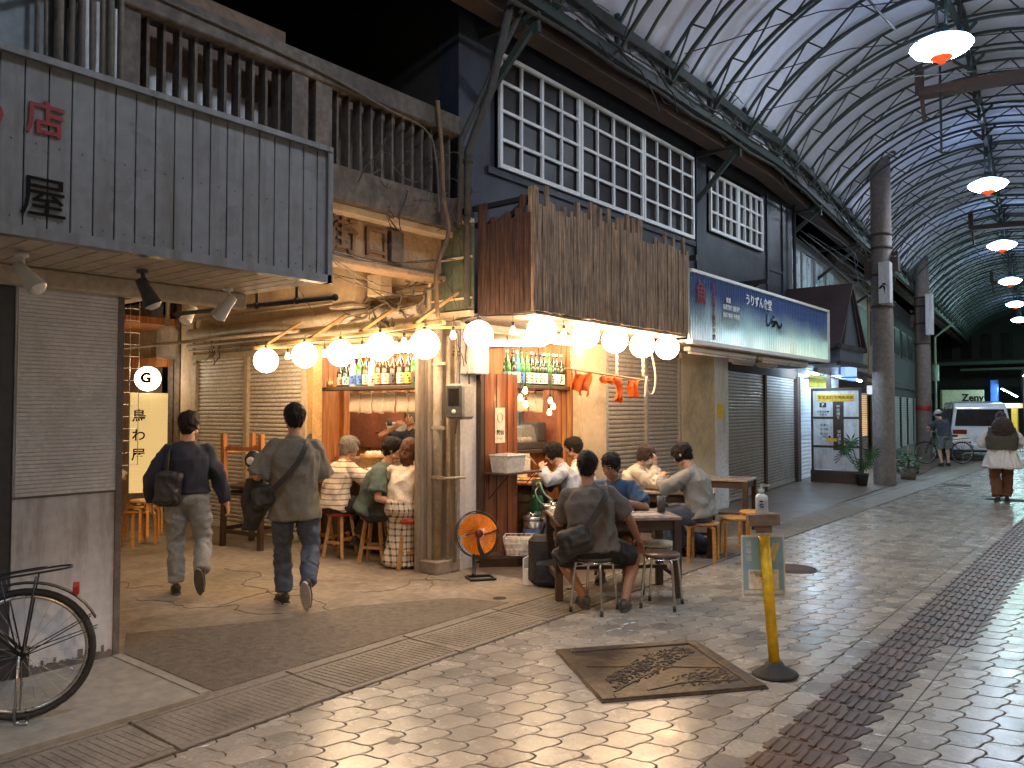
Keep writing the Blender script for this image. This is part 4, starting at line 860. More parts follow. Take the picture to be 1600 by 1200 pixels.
# meter box and electrical cover
t = thing('wall_meter', 'rounded grey meter box with a dark window on the corner pier', 'meter box', (-5.42, 5.84, 1.55)); t.rotation_euler.z = radians(14)
g = MB(); g.bx(-.11, .09, -.1, .16, 0, .36, bev=.03); g.build('case', 'gplastic', t); g = MB(); g.bx(-.1, .08, -.115, -.1, .02, .34, bev=.007); g.build('face', 'dgrey', t); g = MB(); g.bx(-.07, .05, -.12, -.114, .14, .31); g.build('window', 'glassw', t); g = MB(); g.lathe([(0, .008), (.02, .008), (.024, 0)], (-.01, -.115, .08), 14, MX((1, 0, 0), (0, 0, 1), (0, -1, 0))); g.build('knob', 'wplastic', t)
g = MB(); g.bx(-5.62, -5.38, 5.98, 6.24, 2.02, 2.5, bev=.006); g.build('switch_cabinet', 'plasterw', label='white switch cabinet above the varnished panel beside the street shelf', cat='electrical box')
text('半', .16, 'ink', (-5.548, 5.93, 2.22), RX, None, 'brushed_sign', .001, label='black brushed character painted on the white pier', cat='lettering')
g = MB()
for i in range(8): y = U(5.7, 6.2); g.tube(smooth_line(wob((-5.46, y, 2.5), (-5.46, y + U(-.15, .15), U(1.4, 2.1)), 4, .03), 1), .006, 5)
g.build('pier_cable', 'cable', label='cables dangling down the corner pier around the meter', cat='cables')
# orange cloths on a bamboo pole
t = thing('bamboo_pole', 'bamboo pole hung on twisted ropes under the plank canopy', 'pole'); g = MB(); g.tube([(-4.75, 6.72, 2.08), (-4.75, 8.5, 2.0)], .011, 7); g.build('pole', 'woodl', t)
for y in (6.85, 7.75, 8.35):
    g = MB(); [g.tube([(-4.75 + .012 * cos(a * 1.3 + ph), y + .012 * sin(a * 1.3 + ph), 2.04 + .027 * a) for a in range(20)], .008, 5) for ph in (0, pi)]; g.build('rope', 'cloth', t)
g = MB(); g.tube(smooth_line([V(p) for p in ((-4.74, 8.45, 2.5), (-4.72, 8.62, 2.1), (-4.74, 8.6, 1.85), (-4.73, 8.45, 1.83), (-4.72, 8.36, 1.95), (-4.74, 8.42, 2.1), (-4.72, 8.33, 1.8))]), .012, 6); g.build('cord', 'cloth', t)
for (y, w, h, lb) in ((7.02, .34, .27, 'large orange cloth at the left end of the bamboo pole'), (7.55, .22, .1, 'small crumpled orange cloth next to the large one'), (7.78, .17, .3, 'narrow hanging orange cloth in the middle of the pole'), (8.12, .2, .22, 'bunched orange cloth at the right end of the pole')):
    g = MB(); NX, NZ = 14, 12; vs = []; ph = R() * 9
    for b in range(NZ + 1):
        for a in range(NX + 1):
            u, v_ = a / NX, b / NZ; k = 1 - .25 * v_ * (h > .2) * abs(sin(ph)); yy = y + w * (u - .5) * k + .02 * sin(v_ * 5 + ph)
            zz = 2.06 - .045 * (yy - 6.72) + .015 - h * v_ * (1 - .25 * sin(u * 5 + ph) ** 2) - .03 * sin(u * pi) * (1 - v_)
            vs.append((-4.75 + (.022 + .02 * v_) * sin(u * 12 + ph + v_ * 3) + .012 * mn.noise(V((u * 6, v_ * 6, ph))), yy, zz))
    g.add(vs, [(b * (NX + 1) + a, b * (NX + 1) + a + 1, (b + 1) * (NX + 1) + a + 1, (b + 1) * (NX + 1) + a) for b in range(NZ) for a in range(NX)], True)
    o = g.build('orange_cloth', 'orange', label=lb, cat='cloth', group='orange cloths on the bamboo pole'); sd = o.modifiers.new('s', 'SOLIDIFY'); sd.thickness = .004

# ---------------------------------------------------- blue corrugated sign
def grad_mat():  # printed gradient; its pale bottom also has reflections painted into the colour
    m = pm('blue_sign_print_and_glare', (.03, .07, .24), .14, .45, fine=.03, var=.08, vs=1.5, bump=.04, bs=8, coat=.6); nt = m.node_tree; N = nt.nodes; L = nt.links; b = N[m['bsdf']]
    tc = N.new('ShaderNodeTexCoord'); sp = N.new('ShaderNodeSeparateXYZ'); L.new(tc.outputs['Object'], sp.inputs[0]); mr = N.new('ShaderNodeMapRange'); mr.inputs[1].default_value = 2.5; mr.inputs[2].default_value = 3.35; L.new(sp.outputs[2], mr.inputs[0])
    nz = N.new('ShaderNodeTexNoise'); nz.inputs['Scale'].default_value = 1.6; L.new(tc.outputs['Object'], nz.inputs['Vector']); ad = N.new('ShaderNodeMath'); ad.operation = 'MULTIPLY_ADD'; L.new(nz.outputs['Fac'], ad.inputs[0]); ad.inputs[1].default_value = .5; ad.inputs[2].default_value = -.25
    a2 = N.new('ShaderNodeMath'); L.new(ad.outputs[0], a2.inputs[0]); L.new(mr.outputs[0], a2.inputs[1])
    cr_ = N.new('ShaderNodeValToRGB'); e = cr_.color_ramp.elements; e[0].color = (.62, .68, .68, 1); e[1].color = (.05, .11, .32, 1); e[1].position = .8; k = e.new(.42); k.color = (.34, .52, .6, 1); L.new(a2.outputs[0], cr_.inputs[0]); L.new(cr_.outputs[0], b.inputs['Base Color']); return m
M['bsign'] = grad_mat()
t = thing('blue_signboard', 'long blue corrugated signboard with white lettering right of the plank canopy', 'signboard')
g = MB(); y = 9.24; vs = []; n = 0
while y <= 14.72:
    for k in range(6): d = .017 * sin(k / 6 * 2 * pi); vs += [(-4.565 + d, y + k * .0125, 2.55), (-4.565 + d, y + k * .0125, 3.42)]; n += 1
    y += .075
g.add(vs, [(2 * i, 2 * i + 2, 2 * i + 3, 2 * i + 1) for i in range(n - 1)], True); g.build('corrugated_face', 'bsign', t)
g = MB(); g.bx(-4.9, -4.53, 9.23, 14.76, 3.42, 3.46); g.bx(-4.62, -4.53, 9.23, 14.76, 2.50, 2.55); g.bx(-4.6, -4.575, 9.23, 14.76, 2.55, 3.42); g.bx(-4.62, -4.53, 14.72, 14.76, 2.5, 3.45); g.build('frame', 'wplastic', t)
g = MB(); g.bx(-5.6, -4.62, 9.23, 14.76, 2.52, 2.55); g.build('underside', 'soffit', t)
for z, y, s_, tx, mt in ((3.24, 11.45, .17, 'うりずん食堂', 'whitep'), (3.16, 10.35, .075, '安里', 'whitep'), (3.06, 10.45, .075, '新鮮料理 居酒屋', 'whitep'), (2.95, 10.45, .075, '泡盛 珍味 予約承', 'whitep')): text(tx, s_, mt, (-4.535, y, z), RX, t, 'white_lettering', .002, 'CENTER', .002)
for i, ch in enumerate('お食事処と地酒の店'): text(ch, .085, 'redink', (-4.535, 9.88, 3.3 - i * .085), RX, t, 'red_character', .002, bold=.002)
text('魚', .3, 'redink', (-4.535, 9.5, 3.15), RX, t, 'red_character', .002, bold=.004); text('～', .4, 'ink', (-4.535, 12.2, 2.95), RX, t, 'brush_mark', .002, bold=.006); text('しら', .22, 'ink', (-4.535, 11.9, 3.0), RX, t, 'brush_mark', .002, bold=.004)
for y0, y1, x, lb in ((9.7, 12.0, -4.85, 'unlit strip light below the near half of the blue signboard'), (12.3, 14.4, -4.85, 'unlit strip light below the far half of the blue signboard'), (12.4, 13.3, -5.4, 'short unlit strip light above the left part of the far shutters'), (13.6, 14.5, -5.45, 'short unlit strip light above the right part of the far shutters')):
    t = thing('strip_light', lb, 'strip light', group='unlit strip lights below the blue signboard'); g = MB(); g.bx(x - .05, x + .05, y0, y1, 2.44, 2.5, bev=.01); g.build('fitting', 'wplastic', t); g = MB(); g.tube([(x + .02, y0 + .03, 2.42), (x + .02, y1 - .03, 2.42)], .016, 8); g.build('tube', pm('unlit_tube', (.75, .6, .55), .3), t)
for y, lb in ((10.0, 'black steel arm sticking out above the near end of the blue signboard'), (12.6, 'black steel arm sticking out above the far half of the blue signboard')):
    g = MB(); g.bx(-5.6, -4.85, y, y + .06, 3.72, 3.79); g.beam((-5.58, y + .03, 3.5), (-5.0, y + .03, 3.72), .04, .04); g.build('sign_arm', 'black', label=lb, cat='steel arm', group='black arms above the blue signboard')
# ================================================================== FURNITURE
def bar_stool(loc, rz, label, seat='redv', h=.52):
    t = thing('bar_stool', label, 'stool', loc, rz, 'stools at the alley counter')
    g = MB(); g.lathe([(0, h - .055), (.15, h - .055), (.165, h - .045), (.165, h - .015), (.15, h), (0, h + .006)], n=24); g.build('seat', seat, t)
    for i in range(4):
        a = pi / 4 + i * pi / 2; g = MB(); g.beam((.11 * cos(a), .11 * sin(a), h - .055), (.19 * cos(a), .19 * sin(a), 0), .036, .036, (cos(a), sin(a), 0), bev=.004); g.build('leg', 'stoold', t)
    g = MB()
    for i in range(4):
        a, b = pi / 4 + i * pi / 2, pi / 4 + (i + 1) * pi / 2; r = .163; z = .17 + .04 * (i % 2); g.beam((r * cos(a), r * sin(a), z), (r * cos(b), r * sin(b), z), .022, .03)
    g.build('stretcher', 'stoold', t); return t
bar_stool((-7.12, 5.70, 0), .2, 'red seated wooden stool under the grey-haired customer'); bar_stool((-6.58, 5.74, 0), .5, 'red seated wooden stool under the man in the teal tee shirt'); bar_stool((-6.07, 5.78, 0), .9, 'wooden stool under the woman in the plaid wrap'); bar_stool((-7.55, 5.72, 0), .1, 'empty wooden stool left of the grey-haired customer')
def bent_stool(loc, rz, label, n=0, mat='stool', h=.43, group='round birch stools'):
    t = thing('birch_stool', label, 'stool', loc, rz, group); g = MB(); g.lathe([(0, h - .03), (.165, h - .03), (.172, h - .022), (.172, h - .006), (.165, h), (0, h)], n=24); g.build('seat', mat, t)
    for i in range(4):
        a = pi / 4 + i * pi / 2; c, s_ = cos(a), sin(a); g = MB(); P = smooth_line([V((.09 * c, .09 * s_, h - .043)), V((.165 * c, .165 * s_, h - .043)), V((.19 * c, .19 * s_, h - .07)), V((.195 * c, .195 * s_, 0))], 1)
        for q in range(len(P) - 1): g.beam(P[q], P[q + 1], .03, .022, (c, s_, .01)) if 0 else g.beam(P[q], P[q + 1], .032, .022, (c, s_, 0.02))
        g.build('leg', mat, t)
    return t
bent_stool((-3.83, 8.02, 0), .3, 'round birch stool under the man in the grey sweater'); bent_stool((-3.72, 8.62, 0), .6, 'empty birch stool behind the man in the grey sweater'); bent_stool((-3.75, 9.25, 0), .1, 'empty birch stool farther back, just left of the hand gel bottle')
bent_stool((-4.95, 8.2, 0), .1, 'birch stool under the woman with the face mask'); bent_stool((-5.3, 7.66, 0), .4, 'dark stool under the man in the pale blue shirt', mat='woodd')
for i in range(3): bent_stool((-9.62 + .03 * i, 4.62 + .02 * i, i * .062), .25 * i, ('lowest birch stool of the stack beside the yellow hanging screen', 'middle birch stool of the stack beside the yellow hanging screen', 'topmost birch stool of the stack beside the yellow hanging screen')[i], group='stacked birch stools in the alley')
bent_stool((-9.85, 4.25, 0), .5, 'birch stool half hidden behind the white wall corner', group='stacked birch stools in the alley')
def tube_stool(loc, rz, label, seat, h=.45):
    t = thing('tube_stool', label, 'stool', loc, rz, 'chromed tube stools at the front table'); g = MB(); g.lathe([(0, h - .03), (.145, h - .03), (.155, h - .022), (.155, h - .008), (.145, h), (0, h + .004)], n=28); g.build('seat', seat, t)
    for i in range(4):
        a = pi / 4 + i * pi / 2; c, s_ = cos(a), sin(a); g = MB(); g.tube(smooth_line([V((.1 * c, .1 * s_, h - .035)), V((.15 * c, .15 * s_, h - .04)), V((.165 * c, .165 * s_, h - .09)), V((.2 * c, .2 * s_, .03))], 2), .0105, 8); l_ = g.build('leg', 'chrome', t)
        g = MB(); g.tube([(.2 * c, .2 * s_, 0), (.198 * c, .198 * s_, .045)], .014, 8); g.build('rubber_foot', 'rubber', l_)
    g = MB(); g.lathe([(.146, h - .045), (.154, h - .045), (.154, h - .036), (.146, h - .036)], n=24); g.build('ring', 'chrome', t); return t
tube_stool((-3.59, 5.49, 0), .1, 'chromed tube stool under the man in the grey shirt', 'dgrey'); tube_stool((-3.23, 5.97, 0), .25, 'empty chromed tube stool with a dark brown seat by the right table leg', pm('brown_vinyl', (.1, .055, .04), .4)); tube_stool((-3.5, 6.42, 0), .5, 'empty tube stool with a cream seat behind the dark seated one', pm('cream_vinyl', (.62, .58, .45), .4)); tube_stool((-4.15, 6.68, 0), .8, 'tube stool under the man in the blue tee shirt', 'dgrey')
def table(loc, rz, w, d, h, label, top='tabtop', leg='woodd', tilt=False, name='wooden_table'):
    t = thing(name, label, 'table', loc, rz); g = MB(); g.bx(-w / 2, w / 2, -d / 2, d / 2, h - .03, h, bev=.005); g.build('tabletop', top, t)
    g = MB()
    for s_ in (-1, 1): g.bx(-w / 2 + .03, w / 2 - .03, s_ * (d / 2 - .04) - .01, s_ * (d / 2 - .04) + .01, h - .12, h - .03); g.bx(s_ * (w / 2 - .04) - .01, s_ * (w / 2 - .04) + .01, -d / 2 + .05, d / 2 - .05, h - .12, h - .03)
    g.build('apron', leg, t)
    for sx in (-1, 1):
        for sy in (-1, 1): g = MB(); g.bx(sx * (w / 2 - .035) - .032, sx * (w / 2 - .035) + .032, sy * (d / 2 - .035) - .032, sy * (d / 2 - .035) + .032, 0, h - .03, bev=.004); g.build('leg', leg, t)
    g = MB()
    for s_ in (-1, 1): g.bx(s_ * (w / 2 - .035) - .018, s_ * (w / 2 - .035) + .018, -d / 2 + .07, d / 2 - .07, .17, .21)
    g.bx(-w / 2 + .05, w / 2 - .05, -.02, .02, .21, .24); g.build('stretcher', leg, t); return t
FT = table((-3.83, 6.14, 0), radians(45), 1.12, .62, .71, 'dark wooden dining table in front of the bar with worn pale top')
table((-4.35, 8.3, 0), radians(22), .95, .6, .72, 'second wooden table where the masked woman and the grey sweater man sit')
table((-4.6, 10.25, 0), radians(10), .8, .6, .72, 'dark table standing against the beige pier behind the grey sweater man')
# stacked tables by the cream shutters : one upside down on the other
def stacked_table(loc, label, flip):
    t = thing('stacked_table', label, 'table', loc, radians(8), 'two wooden tables stacked by the cream shutters'); s_ = -1 if flip else 1; o = 0
    g = MB(); g.box((0, 0, s_ * -.02), (.72, .5, .035), bev=.004); g.build('tabletop', 'woodr', t)
    for sx in (-1, 1):
        for sy in (-1, 1): g = MB(); g.beam((sx * .32, sy * .21, s_ * -.03), (sx * .33, sy * .22, s_ * -.66), .055, .055, (0, 1, 0)); g.build('leg', 'woodd' if not flip else 'woodi', t)
    g = MB(); g.box((0, .21, s_ * -.48), (.64, .022, .05)); g.box((0, -.21, s_ * -.48), (.64, .022, .05)); g.box((-.32, 0, s_ * -.45), (.022, .4, .05)); g.box((.32, 0, s_ * -.45), (.022, .4, .05)); g.build('stretcher', 'woodd' if not flip else 'woodi', t); return t
stacked_table((-8.48, 5.5, .66), 'lower wooden table of the pair stacked by the cream shutters', False); stacked_table((-8.48, 5.5, .70), 'upper wooden table turned upside down on the lower one', True)
t = thing('barrel_table', 'dark barrel with a round wooden top used as a table in the street opening', 'barrel table', (-5.72, 7.3, 0)); g = MB(); g.lathe([(0, .12), (.21, .12), (.25, .25), (.265, .45), (.25, .65), (.2, .79), (0, .79)], n=24); g.build('barrel', 'woodd', t); g = MB(); g.lathe([(0, .79), (.33, .79), (.34, .8), (.34, .825), (.33, .83), (0, .83)], n=32); g.build('top', 'woodi', t)
g = MB(); [g.lathe([(r + .004, z), (r + .006, z + .015), (r + .004, z + .03)], n=24) for r, z in ((.232, .2), (.262, .36), (.255, .58))]; g.build('hoop', 'black', t)
# drinks and dishes on the tables
def plate(loc, r, label, food=None):
    t = thing('plate', label, 'plate', loc); g = MB(); g.lathe([(0, .004), (r * .6, .004), (r, .016), (r * .98, .02), (r * .58, .009), (0, .009)], n=22); g.build('dish', 'wplastic', t)
    if food: g = MB(); [g.ell((U(-.5, .5) * r, U(-.5, .5) * r, .02), (U(.01, .025), U(.01, .025), .015), 7) for _ in range(9)]; g.build('food', food, t)
plate((-5.66, 7.18, .83), .1, 'plate of yellow fritters on the barrel table', pm('fritter', (.7, .38, .06), .7)); plate((-5.55, 7.4, .83), .08, 'small white plate on the barrel table near the pale blue sleeve')
sauce((-5.9, 7.13, .83), 'woodd', 'redv', .15, 'soy sauce bottle with a red cap on the barrel table')
t = thing('menu_stand', 'pair of upright paper menus behind the barrel table', 'menu', (-5.9, 7.42, .83), radians(50)); g = MB(); g.box((0, 0, .12), (.16, .004, .22), mat=Matrix.Rotation(radians(-8), 3, 'X')); g.build('front_sheet', 'paper', t); g = MB(); g.box((.06, .03, .17), (.12, .004, .24), mat=Matrix.Rotation(radians(-5), 3, 'X')); g.build('rear_sheet', 'cloth', t)
g = MB(); g.lathe([(0, 0), (.028, 0), (.04, .13), (.036, .13), (.026, .01)], (-5.98, 7.25, .83), 12); g.build('chopstick_cup', 'woodi', label='small wooden cup beside the menus on the barrel table', cat='cup')
drink((-4.45, 8.12, .72), 'beer', .038, .16, 'mug of lager with foam before the masked woman', 'beer mug', foam=True, handle=True); drink((-4.28, 8.22, .72), 'dgrey', .036, .13, 'black tumbler right of the lager mug'); plate((-4.55, 8.25, .72), .09, 'white plate left of the lager mug', 'foam'); plate((-4.1, 8.3, .72), .1, 'white plate before the man in the grey sweater', 'foam')
drink((-3.5, 6.47, .71), 'dgrey', .04, .15, 'dark cup with a pale rim on the right of the front table'); plate((-3.72, 6.22, .71), .07, 'crumpled white towel dish on the front table', 'foam'); drink((-3.93, 6.32, .71), 'clear', .035, .1, 'clear water glass on the front table by the blue tee shirt'); drink((-4.12, 5.85, .71), 'clear', .035, .08, 'small glass at the left end of the front table'); drink((-3.82, 6.38, .71), pm('navy_glaze', (.03, .04, .12), .3), .05, .05, 'low navy bowl on the front table', 'bowl')
g = MB(); g.prism([(-.2, -.15), (.2, -.15), (.2, .15), (-.2, .15)], .003, c=(0, 0, 0)); o = g.build('place_mat', pm('grey_paper_mat', (.4, .37, .34), .3), label='glossy pale menu sheet on the right of the front table', cat='menu', loc=(-3.62, 6.25, .7115)); o.rotation_euler.z = radians(45)
# kegs and gas bottle
def keg(loc, r, h, label):
    t = thing('beer_keg', label, 'keg', loc, 0, 'steel kegs on the step'); g = MB(); g.lathe([(r * .85, 0), (r * .96, .005), (r * .96, h * .12), (r, h * .15), (r, h * .32), (r * 1.035, h * .35), (r, h * .38), (r, h * .62), (r * 1.035, h * .65), (r, h * .68), (r, h * .83), (r * .8, h * .9), (0, h * .92)], n=28); g.build('body', 'steel', t)
    g = MB(); g.lathe([(r * .9, h * .84), (r * .97, h * .86), (r * .97, h), (r * .9, h), (r * .9, h * .86)], n=28); g.build('rim', 'steel', t); g = MB(); g.tube([(0, 0, h * .9), (0, 0, h * 1.08)], .03, 10); g.tube([(0, 0, h * 1.05), (-.07, 0, h * 1.1)], .014, 8); g.build('tap_head', 'chrome', t)
    label_on(t, r * 1.03, h * .14, h * .47, (.12, .2, .4), -.9, False); return t
keg((-5.2, 7.12, .125), .125, .46, 'small steel keg with a tap head standing on the step right of the gas bottle'); keg((-5.38, 6.98, .125), .11, .34, 'lower steel keg partly behind the varnished panel')
t = thing('gas_bottle', 'dark green gas bottle with a regulator behind the steel kegs', 'gas bottle', (-5.42, 7.12, .125)); g = MB(); g.lathe([(0, 0), (.07, 0), (.075, .01), (.075, .5), (.06, .56), (.03, .6), (0, .6)], n=20); g.build('cylinder', pm('bottle_green_enamel', (.02, .12, .05), .35), t); g = MB(); g.lathe([(.05, .56), (.062, .58), (.062, .72), (.05, .73)], n=16); g.tube([(0, 0, .6), (0, 0, .7)], .02); g.build('guard', 'gsteel', t); g = MB(); g.lathe([(0, 0), (.03, 0), (.03, .02), (0, .022)], (.05, -.05, .68), 14, MX((1, 0, 0), (0, 0, 1), (0, -1, 0))); g.build('gauge', 'steel', t); text('液化', .05, 'whitep', (.055, -.056, .36), (pi / 2, 0, pi / 4), t, 'white_characters', .001)
g = MB(); g.tube(smooth_line([V(p) for p in ((-5.37, 7.07, .8), (-5.28, 6.98, .86), (-5.24, 7.0, .72), (-5.18, 7.06, .66), (-5.2, 7.12, .62))]), .01, 6); g.tube(smooth_line([V(p) for p in ((-5.37, 7.07, .78), (-5.33, 6.95, .74), (-5.28, 7.0, .6), (-5.22, 7.1, .6))]), .008, 6); g.build('gas_hose', pm('pale_green_hose', (.3, .5, .35), .4), label='pale green hose from the gas bottle to the keg tap', cat='hose')
def wire_basket(loc, label):
    t = thing('wire_basket', label, 'basket', loc, radians(34)); g = MB(); w, l, h = .17, .13, .19
    for z in (0, .06, .12, .19):
        k = .82 + .18 * z / h; c = [(-w * k, -l * k, z), (w * k, -l * k, z), (w * k, l * k, z), (-w * k, l * k, z), (-w * k, -l * k, z)]; g.tube(c, .004, 5)
    for i in range(7):
        for s_ in (-1, 1): a = -w + 2 * w * i / 6; g.tube([(a * .82, s_ * l * .82, 0), (a, s_ * l, h)], .003, 4)
    for i in range(5):
        for s_ in (-1, 1): a = -l + 2 * l * i / 4; g.tube([(s_ * w * .82, a * .82, 0), (s_ * w, a, h)], .003, 4)
    g.build('wires', 'whitep', t); g = MB(); g.add([(sx * w * .78 * k, sy * l * .78 * k, z) for k, z in ((1, .01), (1.14, .17)) for sx, sy in ((-1, -1), (1, -1), (1, 1), (-1, 1))], [(3, 2, 1, 0), (0, 1, 5, 4), (1, 2, 6, 5), (2, 3, 7, 6), (3, 0, 4, 7)]); g.build('liner', 'paper', t)
wire_basket((-5.22, 6.56, .125), 'white wire basket with a paper liner on the step')
t = thing('black_bag', 'black bag spilling over a white crate under the front table', 'bag', (-4.5, 6.05, 0), radians(20)); g = MB(); g.box((-.02, -.06, .24), (.25, .22, .46), bev=.05, rz=.2); g.box((.05, -.13, .13), (.26, .14, .26), bev=.05); g.tube(smooth_line([V((-.05, 0, .46)), V((0, 0, .6)), V((.08, 0, .5))]), .018, 7); g.build('body', 'rubber', t).name = 'body'; BAGM = g
g = MB(); g.bx(-.2, -.188, -.1, .14, 0, .24); g.bx(-.188, .1, -.112, -.1, 0, .15); g.bx(-.188, .1, .14, .152, 0, .15); g.bx(-.188, .1, -.1, .14, 0, .012); g.build('open_crate', 'wplastic', label='low white crate holding the black bag', cat='crate', loc=(-4.5, 6.05, 0)).rotation_euler.z = radians(20)
t = thing('cloth_bag', 'dark bag with pale print lying under the birch stools', 'bag', (-4.15, 8.35, 0)); g = MB(); g.ell((0, 0, .13), (.2, .15, .13), 14); g.ell((.12, .05, .1), (.14, .12, .1), 12); g.build('body', pm('printed_bag', (.05, .05, .07), .8, var=1.2, vs=12), t)
# floor fan
t = thing('floor_fan', 'floor fan with orange blades and a black wire cage on a black foot', 'fan', (-5.2, 5.86, 0), radians(52)); g = MB(); F_ = Matrix.Rotation(radians(-15), 3, 'X') @ Matrix.Rotation(radians(12), 3, 'Z'); C = V((0, 0, .42))
g.tube([C + F_ @ V((.225 * cos(a), 0, .225 * sin(a))) for a in [2 * pi * k / 36 for k in range(37)]], .007, 6)
g.tube([C + F_ @ V((.215 * cos(a), .07, .215 * sin(a))) for a in [2 * pi * k / 36 for k in range(37)]], .004, 5)
for k in range(40):
    a = 2 * pi * k / 40; g.tube([C + F_ @ V((.05 * cos(a), -.055, .05 * sin(a))), C + F_ @ V((.15 * cos(a + .25), -.05, .15 * sin(a + .25))), C + F_ @ V((.225 * cos(a + .4), 0, .225 * sin(a + .4)))], .0013, 4)
    g.tube([C + F_ @ V((.05 * cos(a), .09, .05 * sin(a))), C + F_ @ V((.2 * cos(a), .08, .2 * sin(a))), C + F_ @ V((.225 * cos(a), 0, .225 * sin(a)))], .0013, 4)
g.build('cage', 'black', t); M['fanor'] = pm('translucent_orange_blade', (.9, .25, .01), .25, var=.1, coat=.4, trans=.1)
for k in range(4):
    g = MB(); vs = []; NR, NA = 6, 8
    for i in range(NR + 1):
        for j in range(NA + 1): r = .035 + .165 * i / NR; a = k * pi / 2 + (j / NA) * 1.42 + .25 * i / NR; vs.append(C + F_ @ V((r * cos(a), -.012 + .05 * (j / NA - .5), r * sin(a))))
    g.add(vs, [(i * (NA + 1) + j, i * (NA + 1) + j + 1, (i + 1) * (NA + 1) + j + 1, (i + 1) * (NA + 1) + j) for i in range(NR) for j in range(NA)], True); g.build('blade', 'fanor', t)
g = MB(); g.ell(C + F_ @ V((0, -.045, 0)), (.042, .02, .042), 14); g.build('hub', pm('dark_red_hub', (.12, .02, .015), .25, coat=.4), t); g = MB(); g.tube([C + F_ @ V((0, .07, 0)), C + F_ @ V((0, .2, 0))], .05, 12); g.build('motor', 'black', t)
g = MB(); g.tube(smooth_line([V((0, .13, .4)), V((-.02, .1, .2)), V((-.03, .02, .05)), V((-.05, -.03, .02))], 1), .018, 8); g.tube([(-.12, -.02, .014), (.12, -.02, .014), (.14, -.2, .014), (-.1, -.2, .014), (-.12, -.02, .014)], .013, 7); g.build('foot', 'black', t)
# yellow post with hand gel
t = thing('yellow_post', 'yellow tube post on a black rubber cone base, leaning slightly', 'post', (-1.85, 4.87, 0)); t.rotation_euler = (radians(-.5), radians(-4.4), 0)
g = MB(); g.lathe([(0, 0), (.135, 0), (.14, .008), (.13, .02), (.06, .06), (.05, .085), (0, .085)], n=32); g.build('base', 'rubber', t); g = MB(); g.tube([(0, 0, .08), (0, 0, .86)], .034, 20); g.build('tube', 'yel', t); g = MB(); g.tube([(0, 0, .86), (0, 0, .885)], .036, 16); g.build('collar', 'plastic', t)
g = MB(); cb = pm('brown_cardboard', (.22, .15, .1), .8); R39 = Matrix.Rotation(radians(30), 3, 'Z'); g.box((0, 0, .905), (.09, .08, .05), mat=R39); g.box((0, 0, .96), (.19, .13, .07), mat=R39); g.build('box_tray', cb, t)
t2 = thing('hand_gel_bottle', 'white hand gel pump bottle standing on the yellow post', 'pump bottle', (-1.925, 4.868, .991)); g = MB(); g.lathe([(0, 0), (.036, 0), (.039, .006), (.039, .1), (.034, .118), (.013, .13), (.013, .14)], n=22, sc=(1, .8)); g.build('bottle', 'wplastic', t2); g = MB(); g.lathe([(.016, .135), (.016, .155), (.006, .157), (.006, .178)], n=12); g.beam((-.008, 0, .183), (.05, .01, .18), .016, .012); g.build('pump', pm('grey_pump', (.45, .5, .48), .35), t2)
g = MB(); vs = []
for i in range(9): a = -pi / 2 + .5 + (i / 8 - .5) * 1.5; vs += [(.0398 * cos(a), .0398 * .8 * sin(a), .03), (.0398 * cos(a), .0398 * .8 * sin(a), .09)]
g.add(vs, [(2 * i, 2 * i + 2, 2 * i + 3, 2 * i + 1) for i in range(8)], True); lb = g.build('label', pm('blue_white_label', (.55, .6, .72), .4), t2); text('G', .034, 'ink', (.013, -.0345, .055), (pi / 2, 0, .35), lb, 'letter', .0004, bold=.001); g = MB(); g.box((.012, -.034, .083), (.02, .001, .008), rz=.3); g.build('dark_band', 'ink', lb)
t = thing('notice_card', 'laminated pale blue notice card tied behind the yellow post', 'notice', (-1.925, 4.885, .60), radians(39)); t.rotation_euler.x = radians(-3)
g = MB(); g.box((0, 0, .06), (.275, .002, .39)); g.build('laminate_edge', 'paper', t); g = MB(); g.box((0, -.001, .06), (.255, .003, .365)); g.build('card', pm('laminated_blue_card', (.27, .47, .56), .3, var=.06, fine=.03), t); g = MB(); g.box((0, -.0025, -.02), (.19, .002, .12)); g.box((0, -.0025, -.098), (.245, .002, .02)); g.build('white_field', 'paper', t)
g = MB(); g.box((.055, -.0025, .15), (.02, .002, .12), mat=Matrix.Rotation(radians(20), 3, 'Y')); g.box((.08, -.0025, .15), (.02, .002, .12), mat=Matrix.Rotation(radians(20), 3, 'Y')); g.build('yellow_tickets', pm('straw_yellow', (.7, .6, .25), .4), t)
for s_, z in (('お知らせください', .02), ('手指の消毒', .002), ('ご協力', -.03)): text(s_, .022, 'ink', (0, -.0042, z), RY, t, 'printed_lines', .0003)
for i, ch in enumerate('消毒液'): text(ch, .04, 'paper', (-.09, -.0032, .2 - i * .045), RY, t, 'printed_title', .0003)

# ================================================================== BICYCLES
def wheel(parent, c, r, ax=V((1, 0, 0))):
    t0 = MB(); n = 40; ring = lambda rr: [V(c) + V((0, rr * cos(2 * pi * k / n), rr * sin(2 * pi * k / n))) for k in range(n + 1)]
    t0.tube(ring(r - .016), .018, 8, False); w = t0.build('wheel', 'rubber', parent)
    g = MB(); g.tube(ring(r - .042), .011, 6, False); g.build('rim', 'steel', w)
    g = MB()
    for k in range(28): a = 2 * pi * k / 28; b = a + (.5 if k % 2 else -.5); g.tube([V(c) + V((.025 * (1 if k % 4 < 2 else -1), .022 * cos(b), .022 * sin(b))), V(c) + V((0, (r - .045) * cos(a), (r - .045) * sin(a)))], .0011, 4, False)
    g.build('spokes', 'steel', w); g = MB(); g.tube([V(c) + V((-.05, 0, 0)), V(c) + V((.05, 0, 0))], .022, 10); g.build('hub', 'black', w); return w
